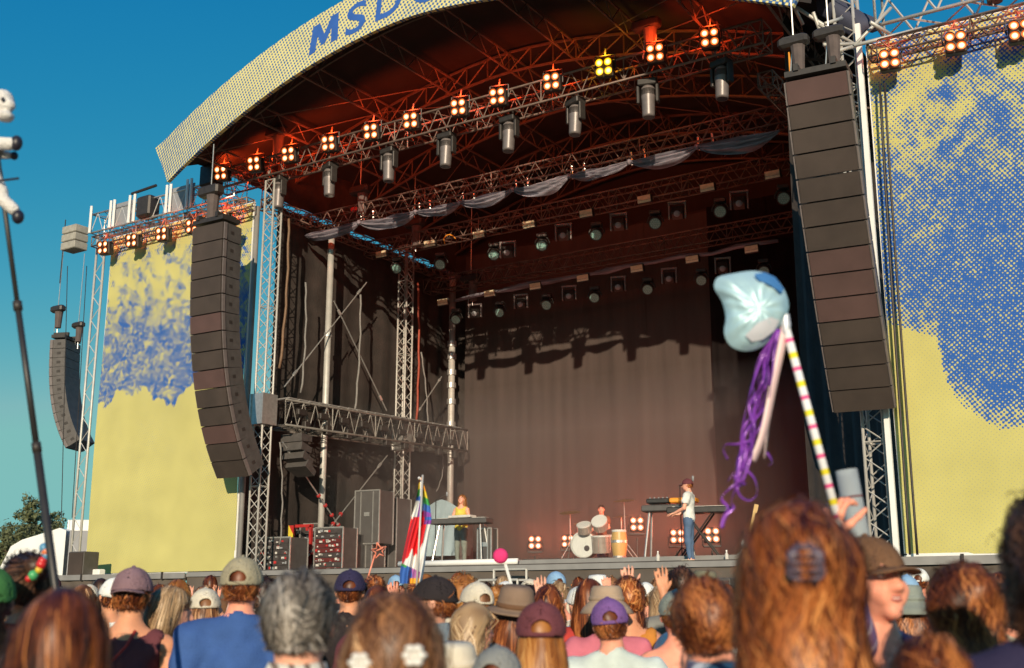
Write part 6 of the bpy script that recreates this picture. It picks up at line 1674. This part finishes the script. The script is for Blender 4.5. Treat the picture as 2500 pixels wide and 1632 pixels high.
# raised arms
for px, tip, dep, ar in ((165, 1424, 10, ('raise', 'down')), (205, 1412, 9.0, ('clap', 'clap')), (462, 1420, 10.5, ('raise', 'down')), (498, 1414, 9.5, ('clap', 'clap')), (612, 1396, 9.0, ('down', 'raise_high')), (968, 1402, 8.5, ('raise_high', 'down')),
                         (1440, 1412, 10.0, ('raise', 'down')), (1492, 1398, 9.5, ('raise_high', 'down')), (1540, 1366, 7.2, ('raise_high', 'down')), (1632, 1362, 6.9, ('raise_high', 'down')), (1375, 1420, 8.5, ('raise', 'down')), (590, 1410, 11, ('raise', 'raise')), (1000, 1425, 9, ('raise', 'down')), (1275, 1422, 10, ('clap', 'clap')), (2290, 1400, 12, ('raise', 'down')), (380, 1420, 12, ('down', 'raise_high'))):
    dz = {'high': .39, 'up': .31, 'clap': .05, 'raise': .02, 'raise_high': .12}[[a for a in ar if a != 'down'][0]]
    off = {'high': .17, 'up': .2, 'clap': 0.05, 'raise': .26, 'raise_high': .25}[[a for a in ar if a != 'down'][0]] * (1 if ar[0] != 'down' else -1)
    if ar[0] == ar[1]: off = 0
    crowd_person(px - off * 2832 / dep, tip + dz * 2880 / dep, dep, ar, hat=None)
# the rest, row behind row
for dep in (6.6, 7.6, 8.8, 10.2, 11.8, 13.6, 15.6):
    wpx = 2832 / dep
    px = -60 + CR.uniform(0, 60)
    while px < 2560:
        px += wpx * CR.uniform(.50, .78)
        if any(abs(px - a) < wpx * .40 * min(1, dep / c) and abs(dep - c) < 1.6 for a, c in taken): continue
        if 1830 < px < 2080 or (700 < px < 800 and dep < 12): continue          # wholly hidden behind the nearest heads
        H = CR.uniform(1.56, 1.80) + gz(dep)
        top = 1480 - (H - CAM[2]) * 2909 / dep
        if dep < 8 and (230 < px < 480 or 520 < px < 660): continue
        crowd_person(px, top + (6 if dep < 9 else 0), dep)

# ------------------------------------------------------------------ things held above the crowd
# striped pole, foil balloon, ribbons
D = 3.47
M['foil_blue'] = pmat('pale_blue_foil', (.40, .60, .68), .38, .15, .12, 5, bump=.3, bscale=10)
M['foil_deep'] = pmat('deep_blue_foil', (.07, .22, .50), .3, .2, .1, 5)
M['foil_white'] = pmat('white_foil', (.68, .70, .78), .3, .2, .08, 6)
ps = stripes('striped_stick_paint', (.82, .82, .84), (.85, .10, .30), 11.0, (0, 0, 1), 0.0, .86)
n_, l_ = nodes_of(ps)
# a second, yellow band between the red ones
bs_ = n_['Principled BSDF']; src = bs_.inputs['Base Color'].links[0].from_socket
tc = n_.new('ShaderNodeTexCoord'); sp = n_.new('ShaderNodeSeparateXYZ'); l_.new(tc.outputs['Object'], sp.inputs['Vector'])
ma = n_.new('ShaderNodeMath'); ma.operation = 'MULTIPLY_ADD'; ma.inputs[1].default_value = 11.0; ma.inputs[2].default_value = .5; l_.new(sp.outputs['Z'], ma.inputs[0])
fr = n_.new('ShaderNodeMath'); fr.operation = 'FRACT'; l_.new(ma.outputs[0], fr.inputs[0])
gt = n_.new('ShaderNodeMath'); gt.operation = 'GREATER_THAN'; gt.inputs[1].default_value = .80; l_.new(fr.outputs[0], gt.inputs[0])
mx = n_.new('ShaderNodeMix'); mx.data_type = 'RGBA'; l_.new(gt.outputs[0], mx.inputs['Factor']); l_.new(src, mx.inputs['A']); mx.inputs['B'].default_value = (.85, .72, .03, 1); l_.new(mx.outputs['Result'], bs_.inputs['Base Color'])
p0 = Vector(wd(2062, 1330, D)); p1 = Vector(wd(1913, 780, D)); dv = p1 - p0
b = MB(); b.tube((0, 0, 0), (0, 0, dv.length), .0125, 12); o = b.build('striped_stick', ps, None, True); o.location = p0; o.rotation_euler = dv.to_track_quat('Z', 'Y').to_euler()
tag(o, 'white stick with red and yellow bands carrying the pale blue balloon', 'stick')
t = thing('foil_balloon', 'plain crumpled pale blue foil balloon on the striped stick', 'balloon', Vector(wd(1825, 760, D)))
outl = [(1912, 786), (1893, 812), (1862, 846), (1822, 858), (1785, 846), (1768, 815), (1772, 775), (1762, 735), (1744, 704), (1752, 678), (1792, 668), (1842, 662), (1885, 674), (1914, 706), (1926, 750)]
C0 = np.array(wd(1845, 765, D)); ring = [np.array(wd(px, py, D)) for px, py in outl]
m_ = len(ring) * 3; fine = []
for i in range(len(ring)):
    a, c, e, f_ = ring[i - 1], ring[i], ring[(i + 1) % len(ring)], ring[(i + 2) % len(ring)]
    for k in range(3):
        q = k / 3; fine.append(.5 * ((2 * c) + (-a + e) * q + (2 * a - 5 * c + 4 * e - f_) * q * q + (-a + 3 * c - 3 * e + f_) * q ** 3))
vs = []; fs = []; K = 9; nn_ = len(fine)
for sgn in (-1, 1):
    b0 = len(vs)
    for k in range(K):
        u = k / (K - 1)
        for i, p in enumerate(fine):
            rel = p - C0; an = 2 * math.pi * i / nn_; ax_ = fine[0] - C0; ax_ = ax_ / np.linalg.norm(ax_); ay_ = np.cross(ax_, F0); sg_ = 1 if np.dot(np.cross(ax_, fine[nn_ // 4] - C0), F0) < 0 else -1
            q = C0 + (1 - u * .985) * (rel * (1 - u) + (ax_ * math.cos(an) + ay_ * sg_ * math.sin(an)) * .09 * u)
            hgt = .055 * (1 - (1 - u) ** 2.6) ** .6 + (0.006 * math.sin(i * 1.9) * (1 - u) if 0 < k else 0) + .006 * (1 - u) * math.sin(i * .7 + k * 1.3)
            vs.append(q + (F0 * sgn * hgt if k else 0 * F0))
    for k in range(K - 1):
        for i in range(nn_):
            j = (i + 1) % nn_; f4 = (b0 + k * nn_ + i, b0 + k * nn_ + j, b0 + (k + 1) * nn_ + j, b0 + (k + 1) * nn_ + i); fs.append(f4 if sgn < 0 else f4[::-1])
    fs.append(tuple(b0 + (K - 1) * nn_ + i for i in range(nn_)))
o = from_arrays('balloon_skin', [Vector(v) - t.location for v in vs], fs, M['foil_blue'], t, True)
def foil_patch(name, pts, mat, lift):
    c = np.mean([wd(px, py, D) for px, py in pts], 0); vs = []; ring_ = [np.array(wd(px, py, D)) for px, py in pts]
    def surf_d(p):
        rel = p - C0; rr = np.linalg.norm(rel); best = min(np.linalg.norm(p - q) for q in fine); u = np.clip(best / (best + rr + 1e-6) * 1.0, 0, 1)
        return .055 * (1 - (1 - u) ** 2) ** .5
    vs = [c] + ring_ + [c + (r_ - c) * .5 for r_ in ring_]; m2 = len(ring_)
    vs = [Vector(v - F0 * (surf_d(v) + lift)) - t.location for v in vs]
    fs = [(0, 1 + m2 + i, 1 + m2 + (i + 1) % m2) for i in range(m2)] + [(1 + m2 + i, 1 + i, 1 + (i + 1) % m2, 1 + m2 + (i + 1) % m2) for i in range(m2)]
    from_arrays(name, vs, fs, mat, t, True)
foil_patch('deep_blue_panel', [(1835, 678), (1862, 672), (1888, 684), (1908, 712), (1900, 724), (1870, 706), (1845, 696)], M['foil_deep'], .008)
foil_patch('white_panel', [(1812, 828), (1840, 800), (1872, 785), (1896, 790), (1884, 815), (1856, 836), (1830, 842)], M['foil_white'], .008)
b = MB(); b.lathe([(.012, -.03), (.016, 0), (.013, .03)], 10, Matrix.Translation(Vector(wd(1918, 792, D)) - t.location)); b.build('balloon_neck', M['foil_white'], t, True)
# ribbons
M['ribbon'] = pmat('purple_ribbon', (.22, .05, .42), .22, .15, .35, 12); M['ribbon_pale'] = pmat('pale_pink_ribbon', (.72, .52, .52), .4, 0, .1, 6)
t = thing('ribbon_bunch', 'bunch of shiny purple and pale pink ribbons hanging from the balloon', 'ribbons', Vector(wd(1905, 800, D)))
def ribbon(pts, wid, mat, tw=0.0, ph=0.0):
    P = [np.array(wd(px, py, D + dd)) for px, py, dd in pts]; Q = []
    for i in range(len(P) - 1):
        a = P[max(0, i - 1)]; c = P[i]; e = P[i + 1]; f_ = P[min(len(P) - 1, i + 2)]
        for k in range(6):
            q = k / 6; Q.append(.5 * ((2 * c) + (-a + e) * q + (2 * a - 5 * c + 4 * e - f_) * q * q + (-a + 3 * c - 3 * e + f_) * q ** 3))
    Q.append(P[-1]); vs = []; fs = []
    for i, q in enumerate(Q):
        d = Q[min(i + 1, len(Q) - 1)] - Q[max(i - 1, 0)]; d = d / (np.linalg.norm(d) + 1e-9); a_ = ph + tw * i
        s = np.cross(d, F0); s /= np.linalg.norm(s) + 1e-9; s2 = s * math.cos(a_) + F0 * math.sin(a_)
        vs += [Vector(q - s2 * wid) - t.location, Vector(q + s2 * wid) - t.location]
    for i in range(len(Q) - 1): fs.append((2 * i, 2 * i + 1, 2 * i + 3, 2 * i + 2))
    o = from_arrays('ribbon', vs, fs, mat, t, True)
    sm = o.modifiers.new('thickness', 'SOLIDIFY'); sm.thickness = .0008
ribbon([(1916, 800, 0), (1905, 860, 0), (1892, 920, 0), (1880, 980, 0), (1868, 1040, 0), (1855, 1085, 0), (1838, 1125, 0)], .013, M['ribbon_pale'], .01, .2)
ribbon([(1912, 800, .02), (1902, 870, .02), (1885, 950, .01), (1876, 1030, .02), (1866, 1120, .02)], .011, M['ribbon_pale'], .03, .5)
rr_ = random.Random(5)
for k in range(11):
    x = 1905 - rr_.uniform(0, 12); pts = [(x, 805, -.01)]
    for j in range(1, 7):
        py = 805 + j * 62 + rr_.uniform(-8, 8); x = 1903 - (py - 805) * .27 + rr_.uniform(-20, 18) - k * 1.2; pts.append((x, py, rr_.uniform(-.03, .03)))
    ribbon(pts, rr_.uniform(.0016, .0042), M['ribbon'], rr_.uniform(-.16, .16), rr_.uniform(0, 3))
ribbon([(1838, 1075, 0), (1800, 1085, 0), (1772, 1086, 0), (1766, 1100, .01), (1776, 1122, .01)], .0035, M['ribbon'], .1)
ribbon([(1825, 1150, 0), (1843, 1172, 0), (1848, 1205, 0), (1830, 1222, 0), (1808, 1212, 0), (1800, 1190, 0), (1822, 1180, .01)], .0035, M['ribbon'], .12)
ribbon([(1815, 1130, 0), (1800, 1180, 0), (1785, 1225, .01), (1790, 1240, 0), (1770, 1260, 0), (1762, 1290, 0)], .006, M['ribbon'], .12)
ribbon([(1800, 1180, 0), (1768, 1206, 0), (1762, 1222, 0), (1778, 1240, 0), (1764, 1262, 0)], .004, M['ribbon'], .2)
ribbon([(1872, 1105, 0), (1882, 1120, 0), (1885, 1132, .01), (1876, 1136, 0)], .004, M['ribbon'], .1)
# clear plastic tube held behind the same hand
pl = bpy.data.materials.new('clear_plastic'); pl.use_nodes = True
bb_ = pl.node_tree.nodes['Principled BSDF']; bb_.inputs['Base Color'].default_value = (.62, .68, .72, 1); bb_.inputs['Roughness'].default_value = .18; bb_.inputs['Transmission Weight'].default_value = .55; bb_.inputs['IOR'].default_value = 1.05
a0 = Vector(wd(2100, 1330, 3.85)); a1 = Vector(wd(2066, 1148, 3.85)); dv = a1 - a0
t = thing('plastic_tube', 'clear plastic tube with dark red band held up beside the striped stick', 'tube', a0); t.rotation_euler = dv.to_track_quat('Z', 'Y').to_euler()
b = MB(); L = dv.length; b.lathe([(.036, 0), (.036, L), (.033, L), (.033, .004), (0.0001, .004)], 22); b.build('tube_wall', pl, t, True)
b = MB(); b.lathe([(.0365, L * .62), (.0375, L * .62), (.0375, L * .645), (.0365, L * .645)], 22); b.build('red_band', CL['maroon'], t, True)

# black pole with plush animal at the left edge
D2 = 4.15
q0 = Vector(wd(136, 1440, D2)); q1 = Vector(wd(10, 500, D2)); dv = (q1 - q0)
t = thing('flag_pole', 'long black telescopic pole leaning at the left picture edge', 'pole', q0); t.rotation_euler = dv.to_track_quat('Z', 'Y').to_euler()
L = dv.length; b = MB(); b.tube((0, 0, -.6), (0, 0, L * .35), .0145, 10); b.build('lower_section', M['dark_plastic'], t, True)
b = MB(); b.tube((0, 0, L * .35), (0, 0, L * .72), .0115, 10); b.build('middle_section', M['dark_plastic'], t, True)
b = MB(); b.tube((0, 0, L * .72), (0, 0, L * 1.22), .009, 10); b.build('upper_section', M['dark_plastic'], t, True)
for f_ in (.35, .72):
    b = MB(); b.tube((0, 0, L * f_ - .015), (0, 0, L * f_ + .02), .0165, 10); b.build('collar', M['black_steel'], t, True)
M['plush'] = pmat('white_plush', (.74, .72, .70), .95, 0, .06, 20, bump=.6, bscale=120); M['hoof'] = pmat('black_plush_hoof', (.02, .018, .03), .4, 0, .2, 8)
t = thing('plush_animal', 'white plush animal with black hooves tied to the black pole', 'plush toy', Vector(wd(-20, 430, D2)))
def W2(px, py, dd=0.0): return np.array(wd(px, py, D2 + dd))
K_ = D2 / 2832
bodyp = union([ell(W2(-62, 440), (.10, .10, .13)), ell(W2(5, 252), (31 * K_, 31 * K_, 37 * K_)), ell(W2(22, 258, -.02), (17 * K_, 17 * K_, 16 * K_)), ell(W2(12, 285, -.03), (24 * K_, 24 * K_, 14 * K_)), ell(W2(-45, 300), (.05, .05, .08)),
               cap_(W2(-20, 352), W2(28, 352, -.03), 19 * K_, 17 * K_), cap_(W2(-20, 378, .04), W2(22, 380, .03), 12 * K_, 11 * K_), cap_(W2(-10, 440), W2(5, 470), 17 * K_, 16 * K_), cap_(W2(-5, 478), W2(33, 512), 17 * K_, 16 * K_)], .012)
v_, f_ = surf(bodyp, .010); o = from_arrays('plush_body', v_ - np.array(t.location), f_, M['plush'], t, True)
for c, r3 in ((W2(40, 350, -.03), (16, 15, 21)), (W2(35, 381, .03), (10, 10, 12)), (W2(44, 530, -.02), (15, 15, 19))):
    v_, f_ = surf(ell(c, np.array(r3) * K_), .005); from_arrays('hoof', v_ - np.array(t.location), f_, M['hoof'], t, True)
b = MB(); b.lathe([(.0001, -6 * K_), (4 * K_, -4 * K_), (5.5 * K_, 0), (4 * K_, 4 * K_), (.0001, 6 * K_)], 10, Matrix.Translation(Vector(W2(7, 243, -.05)) - t.location)); b.build('eye', M['hoof'], t, True)
b = MB(); b.tube(Vector(W2(-20, 444, -.03)) - t.location, Vector(W2(46, 436, -.03)) - t.location, .0045, 6); b.build('tie_wire', M['hoof'], t)

# hanging flag with a red field and rainbow ends
D3 = 8.6
FLG = bpy.data.materials.new('flag_print'); FLG.use_nodes = True
nf, lf = nodes_of(FLG); bf_ = nf['Principled BSDF']; bf_.inputs['Roughness'].default_value = .8
atf = nf.new('ShaderNodeAttribute'); atf.attribute_name = 'dye'; lf.new(atf.outputs['Color'], bf_.inputs['Base Color'])
t = thing('flag', 'limp red and white flag with rainbow ends on a thin pole in the crowd', 'flag', Vector(wd(1005, 1420, D3)))
left_e = [(1166, 1024), (1200, 1020), (1228, 1014), (1260, 1005), (1300, 996), (1340, 987), (1375, 980), (1400, 976), (1425, 976)]
right_e = [(1166, 1030), (1200, 1040), (1235, 1050), (1270, 1054), (1300, 1048), (1340, 1042), (1375, 1038), (1405, 1033), (1425, 1030)]
vs = []; fs = []; dye = []; ny, nx = 130, 56
RNB = [(.75, .30, .02), (.75, .60, .04), (.05, .35, .08), (.04, .14, .50), (.26, .06, .40)]
Lp = np.array(left_e); Rp = np.array(right_e)
for j in range(ny + 1):
    py = 1166 + (1425 - 1166) * j / ny
    xl = np.interp(py, Lp[:, 0], Lp[:, 1]); xr = np.interp(py, Rp[:, 0], Rp[:, 1])
    for i in range(nx + 1):
        u = i / nx; px = xl + (xr - xl) * u; amp = min(1, j / 30)
        fold = .045 * math.sin(u * 11 + .6 * math.sin(py * .03) + py * .006) * amp + .02 * math.sin(u * 23 + py * .02) * amp
        vs.append(Vector(wd(px, py, D3 + fold)) - t.location)
        # printed fields run along the slanted cloth
        s_ = py + (px - 1010) * .55
        c = (.80, .80, .78)
        rag = 9 * math.sin(u * 14) + 5 * math.sin(u * 31)
        if 1255 + rag < s_ < 1352 + rag and u < .80: c = (.80, .02, .03)
        if py < 1262:
            k = (py - 1175) / 17.5 + (1.2 if u < .5 else 0) - abs(u - .5) * 1.0
            if u < .30 or u > .62 or (.30 <= u <= .46 and py > 1212): c = RNB[int(min(4, max(0, k)))]
            if u < .30 and py > 1222: c = (.80, .80, .78)
        if 1262 <= py < 1280 and u > .66: c = RNB[3 if py < 1270 else 4]
        lo = py - 1386 - (px - 985) * .45 + 8
        if lo > 0 and u < .86: c = RNB[2] if lo < 6 and u < .25 else (RNB[3] if px < 1006 else (.45, .15, .42))
        if py > 1412 and px > 1000 and u < .86: c = (.80, .42, .04)
        dye.append((*c, 1))
for j in range(ny):
    for i in range(nx): a = j * (nx + 1) + i; fs.append((a, a + 1, a + nx + 2, a + nx + 1))
o = from_arrays('flag_cloth', vs, fs, FLG, t, True, attr={'dye': dye})
b = MB(); b.tube(Vector(wd(1032, 1160, D3 - .05)) - t.location, Vector(wd(1012, 1520, D3 - .05)) - t.location, .008, 6); b.build('flag_stick', M['alu_white'], t, True)
b = MB(); b.lathe([(.0001, -.012), (.012, 0), (.0001, .014)], 8, Matrix.Translation(Vector(wd(1023, 1168, D3 - .05)) - t.location)); b.build('finial', M['clip_white'], t)
# pink mitten like balloon on a stick, held by a raised arm
D4 = 7.4
crowd_person(1225, 1382 + .12 * 2880 / D4, D4, ('raise_high', 'down'), hat=None, sex='f', hcol='ginger', hair='bun')
wp = Vector(wd(1222, 1358, D4)); t = thing('pink_fan', 'small round pink paddle held up near the steel steps', 'paddle', wp, AZ - math.pi / 2)
b = MB(); b.lathe([(.0001, -.03), (.028, -.026), (.046, -.01), (.048, .01), (.032, .026), (.0001, .03)], 18, Matrix.Rotation(math.pi / 2, 4, 'X')); b.build('paddle_face', cloth('hot_pink', (.75, .05, .20)), t, True)
b = MB(); b.tube((.03, 0, -.05), (.075, 0, -.20), .01, 6); b.build('handle', M['white_edge'], t)
# orange wire star
t = thing('wire_star', 'glossy orange wire star held up before the tall grey case', 'star', Vector(wd(925, 1345, 9.0)), AZ - math.pi / 2)
M['star_wire'] = pmat('orange_star_wire', (.85, .28, .18), .3)
pts = [Vector((r_ * math.cos(a), .02 * math.sin(3 * a), r_ * math.sin(a))) for a, r_ in [(math.pi / 2 + k * math.pi / 5 + .2, .062 if k % 2 == 0 else .026) for k in range(11)]]
b = MB(); b.path(pts, .006, 6); b.tube((-.02, 0, 0), (.03, 0, .02), .006, 5); b.build('star_outline', M['star_wire'], t, True)
b = MB(); b.tube((-.03, 0, -.03), (-.1, 0, -.28), .006, 6); b.build('handle', M['star_wire'], t, True)

# ------------------------------------------------------------------ thin stage smoke
b = MB(); b.box((-14.1, 5.2, 4.6), (12.9, 6.6, 4.0))
sm_ = bpy.data.materials.new('stage_smoke'); sm_.use_nodes = True
ns_, ls_ = nodes_of(sm_); ns_.remove(ns_['Principled BSDF'])
pv = ns_.new('ShaderNodeVolumePrincipled'); pv.inputs['Color'].default_value = (.85, .85, .85, 1); pv.inputs['Density'].default_value = 0.042; pv.inputs['Anisotropy'].default_value = 0.2
ls_.new(pv.outputs['Volume'], ns_['Material Output'].inputs['Volume'])
o = b.build('haze', sm_); tag(o, kind='stuff')
